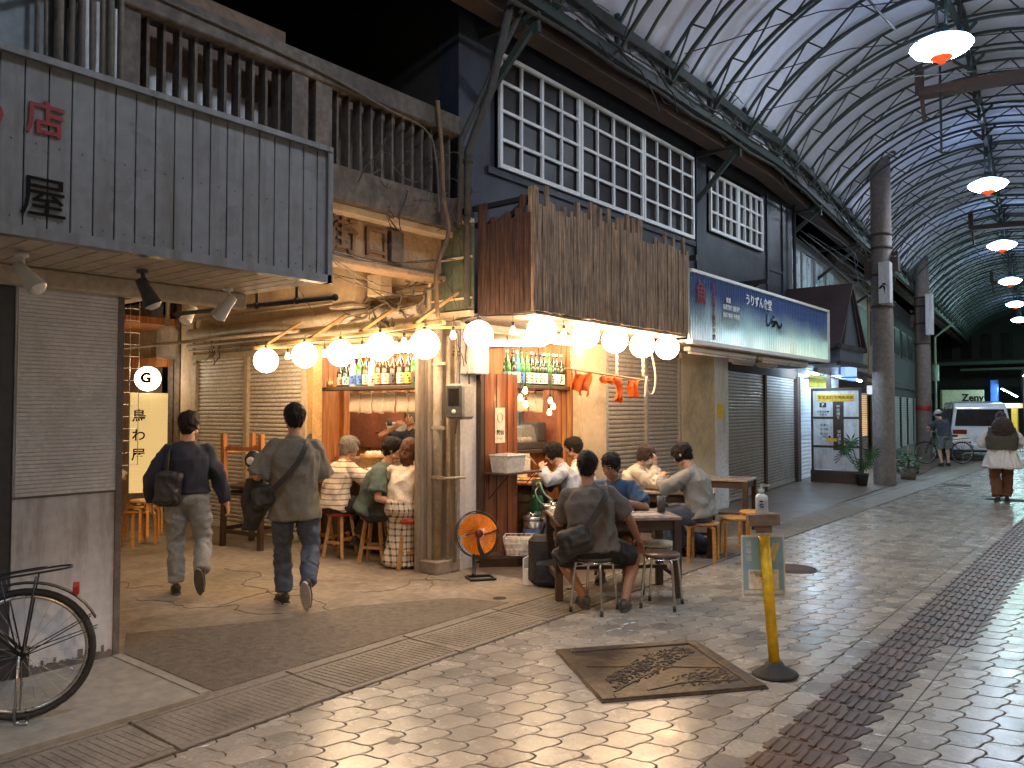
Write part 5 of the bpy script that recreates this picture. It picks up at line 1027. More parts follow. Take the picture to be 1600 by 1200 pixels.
def bicycle(loc, rz, label, r=.34, mat='black'):
    t = thing('bicycle', label, 'bicycle', loc, rz); W = 1.08
    for y in (0, W): wheel(t, (0, y, r), r)
    L_ = lambda g, p, q, rr=.014: g.tube([p, q], rr, 8)
    g = MB(); bb = (0, .44, .28); st = (0, .30, .72); hd = (0, .90, .78); hb = (0, .94, .62)
    L_(g, bb, st, .016); L_(g, st, (0, .28, .8), .013); L_(g, bb, (0, .62, .42), .019); L_(g, (0, .62, .42), hb, .019); L_(g, hd, hb, .018)
    for s_ in (-1, 1): L_(g, (s_ * .05, 0, r), (s_ * .02, .44, .29), .01); L_(g, (s_ * .05, 0, r), (s_ * .015, .3, .66), .009); g.tube(smooth_line([V((s_ * .045, W, r)), V((s_ * .045, .99, .6)), V((s_ * .02, .95, .64))]), .012, 7)
    g.build('frame', mat, t)
    g = MB(); a0 = [(.0, (r + .03) * cos(a), r + (r + .03) * sin(a)) for a in [radians(d) for d in range(25, 215, 8)]]
    for yo, seg in ((0, [(x, -y, z) for x, y, z in a0[:-4]]), (W, a0)):
        if yo: g.build('mudguard', 'black', t); g = MB()
        for i in range(len(seg) - 1): p, q = seg[i], seg[i + 1]; g.beam((p[0], p[1] + yo, p[2]), (q[0], q[1] + yo, q[2]), .05, .006, (0, (p[1] + q[1]) / 2, (p[2] + q[2]) / 2 - r))
    g.build('mudguard', 'black', t); g = MB()
    for s_ in (-1, 1):
        g.tube([(s_ * .055, 0, r), (s_ * .03, -(r + .02) * cos(.5), r + (r + .02) * sin(.5))], .003, 5); g.tube([(s_ * .055, 0, r), (s_ * .03, -(r + .02) * cos(.3), r + (r + .02) * sin(.3))], .003, 5)
    g.build('mudguard_stay', 'black', t)
    g = MB(); z = 2 * r + .07; g.tube(smooth_line([V(p) for p in ((.06, .3, z - .02), (.06, -.1, z + .02), (.05, -.2, z + .03), (0, -.23, z + .03), (-.05, -.2, z + .03), (-.06, -.1, z + .02), (-.06, .3, z - .02))]), .006, 6)
    g.tube(smooth_line([V(p) for p in ((.025, .3, z - .02), (.03, -.05, z + .03), (0, -.12, z + .035), (-.03, -.05, z + .03), (-.025, .3, z - .02))]), .004, 5)
    for s_ in (-1, 1): g.tube([(s_ * .055, 0, r), (s_ * .06, -.06, z)], .005, 6); g.tube([(s_ * .055, .02, r + .02), (s_ * .06, .1, z)], .004, 6)
    g.build('rear_rack', 'black', t)
    g = MB(); g.prism([(-.02, -.02), (.02, -.02), (.028, .02), (0, .045), (-.028, .02)], .03, EY @ Matrix.Rotation(0, 3, 'X'), (0, -(r + .03) * cos(.95) - .01, r + (r + .04) * sin(.95))); g.build('reflector', 'redv', t)
    g = MB(); g.tube([(-.1, .02, .02), (-.07, .01, r), (.07, .01, r), (.1, .02, .02), (.1, -.03, .008), (-.1, -.03, .008), (-.1, .02, .02)], .008, 6); g.build('kickstand', 'steel', t)
    g = MB(); g.prism([(.1, -.05), (.1, .04), (.0, .2), (-.1, .04), (-.1, -.05), (0, -.08)], .06, c=(0, .22, .82)); g.build('saddle', 'rubber', t)
    g = MB(); g.tube(smooth_line([V(p) for p in ((-.28, .66, .96), (-.27, .85, .99), (-.1, .9, 1.02), (.1, .9, 1.02), (.27, .85, .99), (.28, .66, .96))]), .012, 7); g.tube([(0, .9, .78), (0, .9, 1.02)], .013, 7); g.build('handlebar', 'chrome', t)
    g = MB(); g.tube([(.07, .44 + .09 * cos(a), .28 + .09 * sin(a)) for a in [2 * pi * k / 20 for k in range(21)]], .008, 5); g.tube([(.08, .44, .28), (.1, .52, .14)], .01, 6); g.tube([(-.08, .44, .28), (-.1, .36, .42)], .01, 6); g.box((.12, .54, .13), (.08, .09, .025)); g.box((-.12, .34, .43), (.08, .09, .025)); g.bx(.055, .075, -.02, .46, .2, .36); g.build('crank_set', 'dgrey', t)
    return t
bicycle((-4.62, 1.62, .03), radians(180 - 27) + pi * 0, 'black town bicycle with a rear rack cut off by the left edge')
# wheel local: rear wheel at origin, front toward +Y
g = MB(); bk = bicycle((-4.5, 27.2, 0), radians(126), 'dark bicycle held by the man in the pale cap')

# ================================================================== ALLEY DEPTH
t = thing('paper_screen', 'tall pale yellow hanging screen with black brushed characters deep in the alley', 'hanging screen', (-11.3, 5.55, 0), radians(58))
g = MB(); z = .45
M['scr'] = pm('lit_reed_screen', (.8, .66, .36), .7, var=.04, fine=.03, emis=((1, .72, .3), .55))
while z < 1.88: g.bx(-.25, .25, -.008, .008, z, z + .018, bev=.002); z += .02
g.build('reed_sheet', 'scr', t)
for i, ch in enumerate('鳥わ屋'): text(ch, .19, 'ink', (-.13, -.012, 1.55 - i * .28), RY, t, 'brushed_character', .001, bold=.003)
t = thing('letter_lamp', 'round white lamp with a black G deep in the alley', 'globe lamp', (-11.35, 5.55, 2.1)); g = MB(); g.ell((0, 0, 0), .18, 20); g.build('globe', em('lit_white_globe', (1, .82, .6), 10), t); text('G', .19, 'ink', (.165, -.11, 0), (pi / 2, 0, radians(55)), t, 'letter', .004, bold=.012)
t = thing('paper_lantern', 'cream ribbed paper lantern at the wall corner deep in the alley', 'lantern', (-11.9, 4.9, 2.02)); g = MB(); g.lathe([(.08, -.2)] + [(.17 - .05 * abs(k / 8) ** 3 + (.006 if k % 2 else 0), k * .022) for k in range(-8, 9)] + [(.08, .2)], n=20); g.build('paper', em('lit_cream_lantern', (1, .7, .38), 5), t); g = MB(); g.lathe([(0, .2), (.085, .2), (.085, .225), (0, .225)], n=16); g.lathe([(0, -.225), (.085, -.225), (.085, -.2), (0, -.2)], n=16); g.build('ring', 'black', t)
t = thing('red_lantern', 'small red lantern half hidden behind the cream one', 'lantern', (-12.3, 5.15, 2.0)); g = MB(); g.lathe([(.06, -.16), (.13, -.1), (.14, 0), (.13, .1), (.06, .16)], n=18); g.build('paper', em('lit_red_lantern', (1, .07, .03), 1.2), t); g = MB(); g.lathe([(0, .16), (.065, .16), (.065, .18), (0, .18)], n=14); g.build('ring', 'black', t)
t = thing('red_banner', 'red banner with dark characters at the back of the alley', 'banner', (-12.3, 5.0, 0), radians(60)); g = MB(); g.box((0, 0, 1.35), (.3, .01, .75)); g.build('cloth', 'redv', t); text('生', .2, 'ink', (0, -.009, 1.4), RY, t, 'character', .001, bold=.004)
g = MB(); g.bx(-14.4, -14.2, 2, 12, 0, 3.4); g.build('alley_end_wall', pm('warm_plaster', (.4, .28, .17), .8, var=.3), label='dim warm wall closing the far end of the alley', cat='wall')
t = thing('alley_shop', 'dim neighbouring shop front with a wooden post beyond the cream shutters', 'shop front'); g = MB(); g.bx(-14.2, -12.6, 6.2, 6.4, 0, 3.4); g.build('wall', 'plaster', t); g = MB(); g.bx(-11.35, -11.2, 5.95, 6.1, 0, 3.3); g.bx(-11.6, -11.45, 5.98, 6.1, 0, 3.3); g.build('post', 'oldwall', t); g = MB(); g.bx(-12.6, -11.5, 5.9, 6.0, 2.3, 2.45); g.bx(-14.2, -11.3, 5.2, 6.1, 2.9, 3.0); g.build('lintel', 'woodi', t)
g = MB()
for i in range(9): y = 3.05 + i * .09; g.tube([(-7.9 + .0 * i, y, 1.1), (-7.9, y, 2.9)], .0035, 4)
for i in range(16): g.tube([(-7.9, 3.05, 1.1 + i * .12), (-7.9, 3.77, 1.1 + i * .12)], .0035, 4)
g.build('mesh_panel', 'steel', label='hanging steel wire grid beside the white wall corner', cat='wire grid')
g = MB(); g.tube([(-12, 4.2, 2.75), (-6.5, 3.2, 2.8)], .03, 8); g.tube([(-12, 5.0, 2.5), (-8, 5.75, 2.6)], .022, 7); g.tube([(-12.5, 4.6, 2.9), (-6, 3.9, 3.0)], .04, 8); g.build('alley_pipe', 'pipe', label='pipes crossing under the low ceiling deep in the alley', cat='pipes')
t = thing('hanging_cylinder', 'white metal cylinder hanging from the alley ceiling near the lanterns', 'vent', (-10.6, 5.45, 2.35)); g = MB(); g.lathe([(0, 0), (.13, .01), (.14, .05), (.14, .38), (.1, .45), (0, .46)], n=20); g.build('shell', 'plasterw', t); g = MB(); g.tube([(0, 0, .45), (0, 0, 1.05)], .03, 8); g.build('stem', 'pipe', t)
g = MB(); g.bx(-5.9, -4.6, 3.36, 5.2, 2.62, 2.66) if 0 else g.bx(-8.5, -5.6, 2.5, 3.35, 2.62, 2.68); g.build('alley_canopy', 'soffit', label='cream boarded canopy beneath the bridge at the left of the alley', cat='canopy')

# ================================================================== FARTHER ALONG THE STREET
def fpt(y, v, z): return (fac(y) + v, y, z)
t = thing('lit_shop', 'brightly lit shop with white shutters and a cool tube lamp beyond the navy house', 'shop building')
g = MB(); g.beam(fpt(18.4, -.1, 1.25), fpt(23.4, -.1, 1.25), .2, 2.5) ; g.build('wall', pm('cool_white_wall', (.6, .64, .68), .5), t)
for a, b in ((18.5, 20.8), (21.0, 23.2)): shutter_seg(t, a, b, .02, 2.3, 'whitep', pitch=.09)
g = MB(); g.beam(fpt(16.0, -.1, 4.1), fpt(23.4, -.1, 4.1), .24, 3.2); g.build('upper_wall', pm('grey_mortar', (.24, .25, .26), .8, var=.3, vs=1), t)
for y in (16.6, 17.7, 18.8, 20.2, 21.6):
    g = MB(); g.beam(fpt(y, .03, 4.75), fpt(y + .95, .03, 4.75), .05, 1.3); w = g.build('window', 'gplastic', t); g = MB(); g.beam(fpt(y + .05, .045, 4.75), fpt(y + .45, .045, 4.75), .05, 1.2); g.beam(fpt(y + .5, .045, 4.75), fpt(y + .9, .045, 4.75), .05, 1.2); g.build('pane', pm('frosted_pane', (.3, .4, .42), .3), w)
g = MB(); g.beam(fpt(17.2, .7, 3.0), fpt(19.4, .7, 3.0), .1, 1.1); g.build('pale_sign', pm('faded_sign', (.5, .45, .42), .6), t); g = MB(); g.beam(fpt(18.9, .95, 3.1), fpt(20.4, .95, 3.1), .1, 1.5); g.build('blue_sign', 'blue_lit', t)
tube_lamp(fpt(19.2, .75, 2.42), fpt(20.6, .75, 2.42), 'tubec', 'cool white tube lamp left of the banded pole'); tube_lamp(fpt(17.2, .5, 2.45), fpt(18.3, .5, 2.45), 'tubec', 'cool white tube lamp above the map board'); tube_lamp(fpt(21.2, .75, 2.42), fpt(22.6, .75, 2.42), 'tubec', 'cool white tube lamp behind the banded pole')
g = MB(); g.box(fpt(18.6, .45, 2.3), (.45, .04, .28), bev=.015); g.build('yellow_sign', pm('yellow_disc', (.7, .6, .08), .5), label='small yellow sign above the map board', cat='sign')
t = thing('gabled_porch', 'dark gabled porch roof projecting over the street past the blue signboard', 'porch roof'); g = MB(); ye, yf, za, zb = 14.8, 16.5, 4.05, 2.85
for x0_, x1_ in ((-6.0, -4.35),): g.add([(x0_, ye, zb), (x1_, ye, zb), (x1_, 15.6, za), (x0_, 15.6, za), (x0_, ye, zb - .08), (x1_, ye, zb - .08), (x1_, 15.6, za - .08), (x0_, 15.6, za - .08)], [(0, 1, 2, 3), (4, 7, 6, 5), (0, 4, 5, 1), (1, 5, 6, 2), (2, 6, 7, 3), (3, 7, 4, 0)]); g.add([(x0_, yf, zb), (x1_, yf, zb), (x1_, 15.6, za), (x0_, 15.6, za), (x0_, yf, zb - .08), (x1_, yf, zb - .08), (x1_, 15.6, za - .08), (x0_, 15.6, za - .08)], [(3, 2, 1, 0), (5, 6, 7, 4), (1, 5, 4, 0), (2, 6, 5, 1), (3, 7, 6, 2), (0, 4, 7, 3)])
g.build('roof', pm('dark_red_sheet', (.05, .028, .03), .6, var=.3), t); g = MB(); g.add([(-4.42, ye + .12, zb - .02), (-4.42, yf - .12, zb - .02), (-4.42, 15.6, za - .1), (-4.5, ye + .12, zb - .02), (-4.5, yf - .12, zb - .02), (-4.5, 15.6, za - .1)], [(0, 1, 2), (5, 4, 3), (0, 3, 4, 1), (1, 4, 5, 2), (2, 5, 3, 0)]); g.bx(-5.9, -4.4, ye + .1, yf - .1, 2.5, 2.84); g.build('gable_wall', pm('slate_blue_board', (.07, .09, .13), .5), t)
g = MB(); g.beam((-4.4, 15.6, za - .12), (-4.4, yf - .3, zb), .04, .05); g.beam((-4.4, 15.6, za - .12), (-4.4, ye + .3, zb), .04, .05); g.bx(-4.43, -4.37, ye - .05, yf + .05, 2.78, 2.86); g.bx(-4.43, -4.36, ye, yf + .1, 2.46, 2.54); g.build('trim', 'black', t)
t = thing('map_board', 'tall dark framed map board with yellow heading standing at the kerb', 'sign board', (-5.55, 18.45, 0), radians(3)); g = MB(); g.bx(-.56, .56, -.06, .06, 0, .28, bev=.01); g.bx(-.54, -.49, -.04, .04, .28, 2.1); g.bx(.49, .54, -.04, .04, .28, 2.1); g.bx(-.54, .54, -.04, .04, 2.08, 2.14); g.bx(-.2, -.1, -.03, .03, 2.14, 2.5); g.bx(-.7, .5, -.02, .02, 2.36, 2.39); g.build('frame', 'woodd', t)
g = MB(); g.bx(-.49, .49, -.03, .0, .3, 2.08); g.build('panel', 'plasterw', t); g = MB(); g.bx(-.4, .4, -.036, -.031, 1.84, 2.0); g.bx(-.2, .02, -.036, -.031, .93, 1.0); g.build('yellow_bar', pm('orange_yellow', (.75, .42, .03), .5), t); g = MB(); g.bx(-.06, .17, -.035, -.031, .74, 1.83); g.bx(-.49, .49, -.034, -.031, 1.44, 1.49); g.bx(-.49, .49, -.034, -.031, .79, .84); g.bx(-.35, -.2, -.036, -.031, 1.7, 1.81); g.build('printed_streets', 'woodd', t)
text('安里栄町市場商店街', .085, 'ink', (0, -.038, 1.92), RY, t, 'heading', .001); text('P', .1, 'whitep', (-.275, -.038, 1.755), RY, t, 'parking_letter', .001, bold=.003)
for i, ch in enumerate('中央通り'): text(ch, .08, 'whitep', (.055, -.038, 1.72 - i * .085), RY, t, 'street_name', .001); text('栄町通り'[i], .08, 'whitep', (.07, -.038, 1.15 - i * .085), RY, t, 'street_name', .001)
for (x, z, s_) in ((-.27, 1.6, '□案内所●'), (-.27, 1.53, '本部 2F'), (-.25, 1.3, '共 第一'), (-.25, 1.2, '会 市場'), (-.25, 1.1, '館 北口'), (-.2, 1.03, '南口 ■')): text(s_, .055, 'ink', (x, -.038, z), RY, t, 'small_print', .001)
g = MB()
for i in range(11): a = radians(-25 + i * 23); g.add([(.17, -.037, .66), (.17 + .2 * cos(a + .06), -.037, .52 + .17 * sin(a + .06)), (.17 + .24 * cos(a), -.037, .52 + .2 * sin(a)), (.17 + .2 * cos(a - .06), -.037, .52 + .17 * sin(a - .06))], [(0, 1, 2, 3)])
g.build('printed_leaf', 'ink', t)
def leafy(parent, c, n, spread, h, s=.09, name='foliage'):
    g = MB()
    for i in range(n):
        a = U(0, 2 * pi); r = spread * sqrt(R()); z = c[2] + h * R(); p = V((c[0] + r * cos(a), c[1] + r * sin(a), z)); d = V((cos(a), sin(a), U(-.5, .6))).normalized(); w = d.cross(V((0, 0, 1))).normalized() * s * .3; L_ = s * U(.7, 1.5)
        g.add([p, p + d * L_ * .5 + w, p + d * L_ + V((0, 0, -.02)), p + d * L_ * .5 - w], [(0, 1, 2, 3)])
    return g.build(name, 'leaf', parent)
t = thing('potted_plant', 'leggy potted plant with drooping leaves between the map board and the banded pole', 'potted plant', (-4.93, 18.15, 0)); g = MB(); g.lathe([(0, 0), (.1, 0), (.14, .24), (.15, .26), (.13, .26), (.12, .2), (0, .2)], n=18); g.build('pot', 'rubber', t); g = MB(); [g.tube(smooth_line([V((0, 0, .2)), V((dx * .4, -.02, .45)), V((dx, 0, h))]), .012, 6) for dx, h in ((-.22, .95), (.2, .7), (.05, .5), (-.35, .8))]; g.build('stem', 'leaf', t)
g = MB()
for cx_, cz in ((-.22, .95), (.2, .72), (-.35, .8), (.05, .5)):
    for i in range(14): a = radians(i * 26); d = V((cos(a), .3 * sin(a * 2), sin(a) * .8 - .25)).normalized(); w = d.cross(V((0, 1, 0))).normalized() * .02; p = V((cx_, 0, cz)); g.add([p, p + d * .12 + w, p + d * .22, p + d * .12 - w], [(0, 1, 2, 3)])
g.build('foliage', 'leaf', t)
t = thing('shrub', 'bushy green shrub in a pot to the right of the banded pole', 'potted plant', (-4.55, 20.6, 0)); leafy(t, (0, 0, .15), 220, .2, .5, .1); g = MB(); g.lathe([(0, 0), (.16, 0), (.2, .26), (0, .26)], n=16); g.build('pot', 'conc', t); g = MB(); g.tube([(0, 0, .2), (.02, 0, .8)], .02); g.build('stem', 'bark', t)
t = thing('shrub', 'low spread of green and pale leaves beyond the banded pole', 'potted plant', (-5.0, 22.6, 0)); leafy(t, (0, 0, .1), 160, .35, .35, .12); g = MB(); g.lathe([(0, 0), (.25, 0), (.3, .2), (0, .2)], n=16); g.build('pot', 'conc', t)
def upole(loc, label, r=.23, h=7.4):
    t = thing('utility_pole', label, 'utility pole', loc); g = MB(); g.lathe([(r, 0), (r * .97, h * .5), (r * .9, h), (0, h)], n=26); g.build('shaft', 'polec', t)
    g = MB()
    for z in (3.9, 4.6, 5.2, 5.5): g = MB(); g.lathe([(r * .96, z), (r * 1.05, z + .01), (r * 1.05, z + .05), (r * .96, z + .06)], n=22); g.build('band', 'rust', t)
    g = MB()
    g.bx(-r - .12, r + .12, -.05, .05, 5.05, 5.13); g.build('cross_arm', 'rust', t); g = MB(); g.bx(-r - .1, -r + .05, -.12, .12, 4.55, 4.95); g.build('junction_box', 'rust', t); g = MB(); g.bx(r - .02, r + .13, -.1, .1, 4.7, 5.0); g.build('junction_box', 'rust', t); return t
up1 = upole((-4.61, 18.72, 0), 'near concrete utility pole with rusty bands and a white box sign, standing in the street')
g = MB(); g.bx(.05, .28, -.5, -.25, 3.95, 4.85, bev=.01); g.build('box_sign', 'plasterw', up1); text('↑', .3, 'ink', (.165, -.503, 4.25), RY, up1, 'arrow', .002, bold=.01)
g = MB(); g.lathe([(.3, 0), (.33, .05), (.24, .2), (.1, .24)], (0, 0, 7.3), 20); g.build('cap_flange', 'rust', up1)
up2 = upole((-6.15, 30.2, 0), 'second concrete utility pole with a red band farther up the street', .25, 8.4); g = MB(); g.lathe([(.252, 1.62), (.256, 1.63), (.256, 1.78), (.252, 1.79)], n=22); g.build('red_band', 'redv', up2); g = MB(); g.bx(.2, .42, -.5, -.25, 4.2, 5.6, bev=.01); g.build('box_sign', 'plasterw', up2)
g = MB(); g.lathe([(.24, 1.1), (.237, 4.0)], (0, 0, 0), 22); 
g = MB()
for i in range(9): y0_, y1_ = U(13, 18), U(20, 30); z = U(4.6, 5.6); g.tube(smooth_line([V(fpt(y0_, .6 + R(), z)), V(fpt((y0_ + y1_) / 2, .8 + R(), z - .25)), V(fpt(y1_, .6 + R(), z + U(-.2, .2)))]), .012, 5)
g.build('street_cable', 'black', label='bundle of black cables strung along the eave past the poles', cat='cables')
def far_shop(y0_, y1_, label, wall, lower, h=6.2, awn=None, lit=None):
    t = thing('far_shop', label, 'shop building'); g = MB(); g.beam(fpt(y0_, -.15, h / 2 + 1.3), fpt(y1_, -.15, h / 2 + 1.3), .3, h - 2.6 + .02); g.build('upper_wall', wall, t)
    g = MB(); g.beam(fpt(y0_, -.25, 1.3), fpt(y1_, -.25, 1.3), .3, 2.6); g.build('lower_wall', lower, t)
    n = max(1, int((y1_ - y0_) / 2.2))
    for i in range(n):
        a = y0_ + (y1_ - y0_) * (i + .15) / n; b = y0_ + (y1_ - y0_) * (i + .85) / n; g = MB(); g.beam(fpt(a, .01, 4.5), fpt(b, .01, 4.5), .06, 1.2); w = g.build('window', 'dgrey', t); g = MB(); g.beam(fpt(a + .1, .03, 4.5), fpt(b - .1, .03, 4.5), .06, 1.0); g.build('pane', 'glassw', w)
        shutter_seg(t, a, b, .02, 2.2, lit or 'shutg', pitch=.1)
    if awn: g = MB(); c = [fpt(y0_ + .2, 0, 2.9), fpt(y0_ + .2, 1.2, 2.45), fpt(y1_ - .2, 1.2, 2.45), fpt(y1_ - .2, 0, 2.9)]; g.add(c + [(p[0], p[1], p[2] - .06) for p in c], [(0, 1, 2, 3), (7, 6, 5, 4), (0, 4, 5, 1), (1, 5, 6, 2), (2, 6, 7, 3), (3, 7, 4, 0)]); g.build('awning', awn, t)
    return t
far_shop(23.5, 28.6, 'warm lit shop with a dark maroon awning behind the first pole', pm('dull_beige_wall', (.22, .19, .15), .8, var=.3), 'dark', awn=pm('maroon_awning', (.05, .02, .02), .7))
g = MB(); z = .9
while z < 2.1: g.beam(fpt(24.2, .5, z), fpt(25.0, .5, z), .03, .03); z += .055
g.build('lit_blind', pm('warm_lit_blind', (.8, .6, .35), .6, emis=((1, .55, .2), .8)), label='warm lit slatted blind between the two poles', cat='blind')
t = thing('warm_lamp', 'small warm lamp in the doorway left of the second pole', 'lamp', fpt(27.6, .35, 1.95)); g = MB(); g.ell((0, 0, 0), .07, 12); g.build('bulb', em('warm_spot', (1, .6, .25), 14), t); g = MB(); g.tube([(0, 0, .06), (0, 0, .35)], .01); g.build('cord', 'black', t)
t = thing('lit_case', 'white lit sign case under the maroon awning', 'sign', fpt(26, .6, 2.25)); g = MB(); g.bx(-.08, .08, -.6, .6, -.13, .13, bev=.01); g.build('case', em('dim_lit_case', (.75, .85, .9), .9), t); g = MB(); g.bx(-.09, .09, -.62, .62, .13, .16); g.build('frame', 'dgrey', t)
far_shop(28.8, 34.5, 'ochre lit wooden shop front behind the second pole', pm('ochre_wall', (.24, .15, .05), .8, var=.35), pm('ochre_board', (.22, .13, .04), .7, var=.4), lit=pm('ochre_board', (.22, .13, .04), .7))
far_shop(34.7, 52, 'long dark shuttered building near the end of the arcade', 'dark', 'dark')
# yellow green sign over the van and the dark end of the arcade
t = thing('hanging_sign', 'pale yellow-green sign with dark script above the van', 'sign', (-6.35, 38.6, 0), radians(30)); g = MB(); g.bx(-.85, .85, -.1, .1, 1.7, 2.5, bev=.02); g.build('board', pm('pale_lime_board', (.25, .27, .14), .6, var=.2, vs=1, emis=((.5, .55, .2), .03)), t); text('Zeny', .42, 'ink', (.38, -.12, 2.15), RY, t, 'script', .004, bold=.012); g = MB(); g.bx(.2, .65, -.115, -.1, 1.86, 1.93); g.build('underline', 'ink', t); g = MB(); g.tube([(-1.05, 0, 0), (-1.05, 0, 4.8), (-.3, 0, 5.4)], .05, 8); g.tube([(-1.05, 0, 2.9), (-1.05, 0, 3.6)], .14, 10); g.build('post', pm('pale_green_post', (.3, .36, .26), .6), t)
t = thing('end_building', 'dark grey building across the end of the arcade', 'building'); g = MB(); g.bx(-13, -6.2, 57, 58, 0, 8); g.bx(-6.2, 3, 57, 58, 4.1, 8); g.build('wall', 'dark', t); g = MB(); g.bx(-11, 1, 55.2, 56.9, 4.4, 4.6); g.bx(-9, 1, 54.2, 55.0, 4.0, 4.12); g.build('canopy', pm('dim_canopy', (.12, .13, .11), .7), t); g = MB()
for i in range(4): g.bx(-10.5 + i * 1.1, -9.9 + i * 1.1, 56.9, 57, 4.9, 6.4)
g.build('window', 'glassw', t)
t = thing('next_arcade', 'brown slatted roof of the next arcade beyond the crossing', 'arcade roof'); g = MB()
for i in range(16): g.bx(-7.6, 0, 60 + i * 1.6, 60.5 + i * 1.6, 4.4, 4.5)
g.build('slat', pm('warm_brown_slat', (.35, .2, .12), .7), t); g = MB(); g.bx(-7.9, -7.6, 58.5, 88, 0, 4.5); g.build('wall', 'plaster', t)
for a, b, lb in (((-5.32, 42.05, 2.6), (-4.1, 36.5, 2.15), 'bright cool tube lamp far down the street on the right'),): tube_lamp(a, b, 'tubec', lb)
for i in range(3): tube_lamp((-6.7 + .35 * i, 62 + 5 * i, 3.9), (-5.6 + .35 * i, 62 + 5 * i, 3.9), 'tubec', ('nearest tube lamp under the brown slatted roof', 'middle tube lamp under the brown slatted roof', 'farthest tube lamp under the brown slatted roof')[i])
t = thing('stall', 'warm lit stall with a yellow side panel far down the street', 'stall'); g = MB(); g.bx(-4.72, -4.5, 40, 40.3, 0, 1.7); g.build('yellow_panel', pm('golden_panel', (.75, .42, .03), .6, emis=((1, .5, .03), .1)), t); g = MB(); g.bx(-5.0, -4.4, 40, 41, 1.72, 1.92); g.build('lit_header', em('warm_header', (1, .75, .4), 1), t); g = MB(); g.bx(-5.1, -5.02, 40, 41.5, 0, 1.9); g.build('side_wall', 'dark', t)
t = thing('blue_lit_sign', 'blue glowing sign box beside the far tube lamp', 'sign'); g = MB(); g.bx(-5.75, -5.45, 41.9, 42.1, 1.6, 3.0, bev=.02); g.build('face', pm('blue_sign_face', (.05, .15, .5), .4, emis=((.1, .35, 1), .12)), t)
# right side of the street (mostly out of view)
t = thing('shop_building', 'long closed shop building along the right side of the street', 'building'); g = MB(); g.bx(1.4, 1.7, -6, 13, 0, 6.2); g.beam((1.55, 13, 3.1), (1.55 - .092 * 40, 53, 3.1), .3, 6.2); g.build('wall', 'plaster', t)
for i in range(6): shutter(t, 'y', -4 + i * 2.8, -1.8 + i * 2.8, 1.36, .02, 2.4, 'shutg', pitch=.09)
g = MB(); g.bx(-14, 3, -12.2, -12, 0, 7); g.build('rear_building', 'plaster', label='plain building closing the street behind the camera', cat='building')
# van
def van(loc, rz):
    t = thing('parked_van', 'white van parked with its rear toward the camera behind the bicycle man', 'van', loc, rz); M['vanp'] = pm('white_van_paint', (.72, .76, .8), .22, var=.04, coat=.8, bump=0, fine=0)
    prof = [(-.02, .32), (-.04, .62), (.0, 1.05), (.12, 1.70), (.28, 1.86), (.9, 1.92), (2.9, 1.9), (3.35, 1.72), (3.95, 1.15), (4.5, .98), (4.62, .6), (4.6, .32)]; n = len(prof)
    def wz(z): return .85 if z < 1.05 else .85 - .13 * (z - 1.05) / .87
    g = MB(); vs = []
    for s_ in (-1, 1): vs += [(s_ * wz(z), y, z) for y, z in prof]
    g.add(vs, [tuple(range(n)), tuple(reversed(range(n, 2 * n)))] + [(i, i + n, (i + 1) % n + n, (i + 1) % n) for i in range(n)]); o = g.build('body', 'vanp', t); bv = o.modifiers.new('b', 'BEVEL'); bv.width = .06; bv.segments = 4; bv.limit_method = 'ANGLE'; bv.angle_limit = radians(25)
    for pl in o.data.polygons: pl.use_smooth = False
    g = MB(); A_ = [(-.74, .0, 1.12), (.74, .0, 1.12), (.66, .09, 1.66), (-.66, .09, 1.66)]; g.add(A_, [(0, 1, 2, 3)]); g.build('rear_window', 'glassw', t)
    for s_ in (-1, 1):
        g = MB()
        for y0, y1 in ((.35, 1.3), (1.4, 2.4), (2.5, 3.2)): g.add([(s_ * .848, y0, 1.15), (s_ * .848, y1, 1.15), (s_ * .772, y1 - (.2 if y1 > 3 else .03), 1.68), (s_ * .772, y0 + .05, 1.68)], [(0, 1, 2, 3)])
        g.build('side_window', 'glassw', t); g = MB(); g.bx(s_ * .6 - .2, s_ * .6 + .2, -.06, .0, .86, 1.0, bev=.02); g.build('tail_lamp', pm('dark_red_lens', (.16, .01, .01), .2), t)
        for y in (.75, 3.75):
            q = MX((0, 1, 0), (0, 0, 1), (s_, 0, 0)); g = MB(); g.lathe([(0, .02), (.3, .02), (.32, -.02), (.32, -.16), (0, -.16)], (s_ * .84, y, .32), 26, q); w = g.build('wheel', 'rubber', t); g = MB(); g.lathe([(0, .03), (.19, .03), (.2, .024)], (s_ * .84, y, .32), 20, q); g.build('rim', 'steel', w)
    g = MB(); g.bx(-.83, .83, -.13, .02, .34, .54, bev=.03); g.build('bumper', 'vanp', t); g = MB(); g.bx(-.2, .2, -.06, -.02, .66, .8); g.build('number_plate', 'plasterw', t); g = MB(); g.bx(-.84, .84, -.1, .2, .28, .38); g.build('underside', 'rubber', t); return t
van((-4.3, 29.3, 0), radians(16))

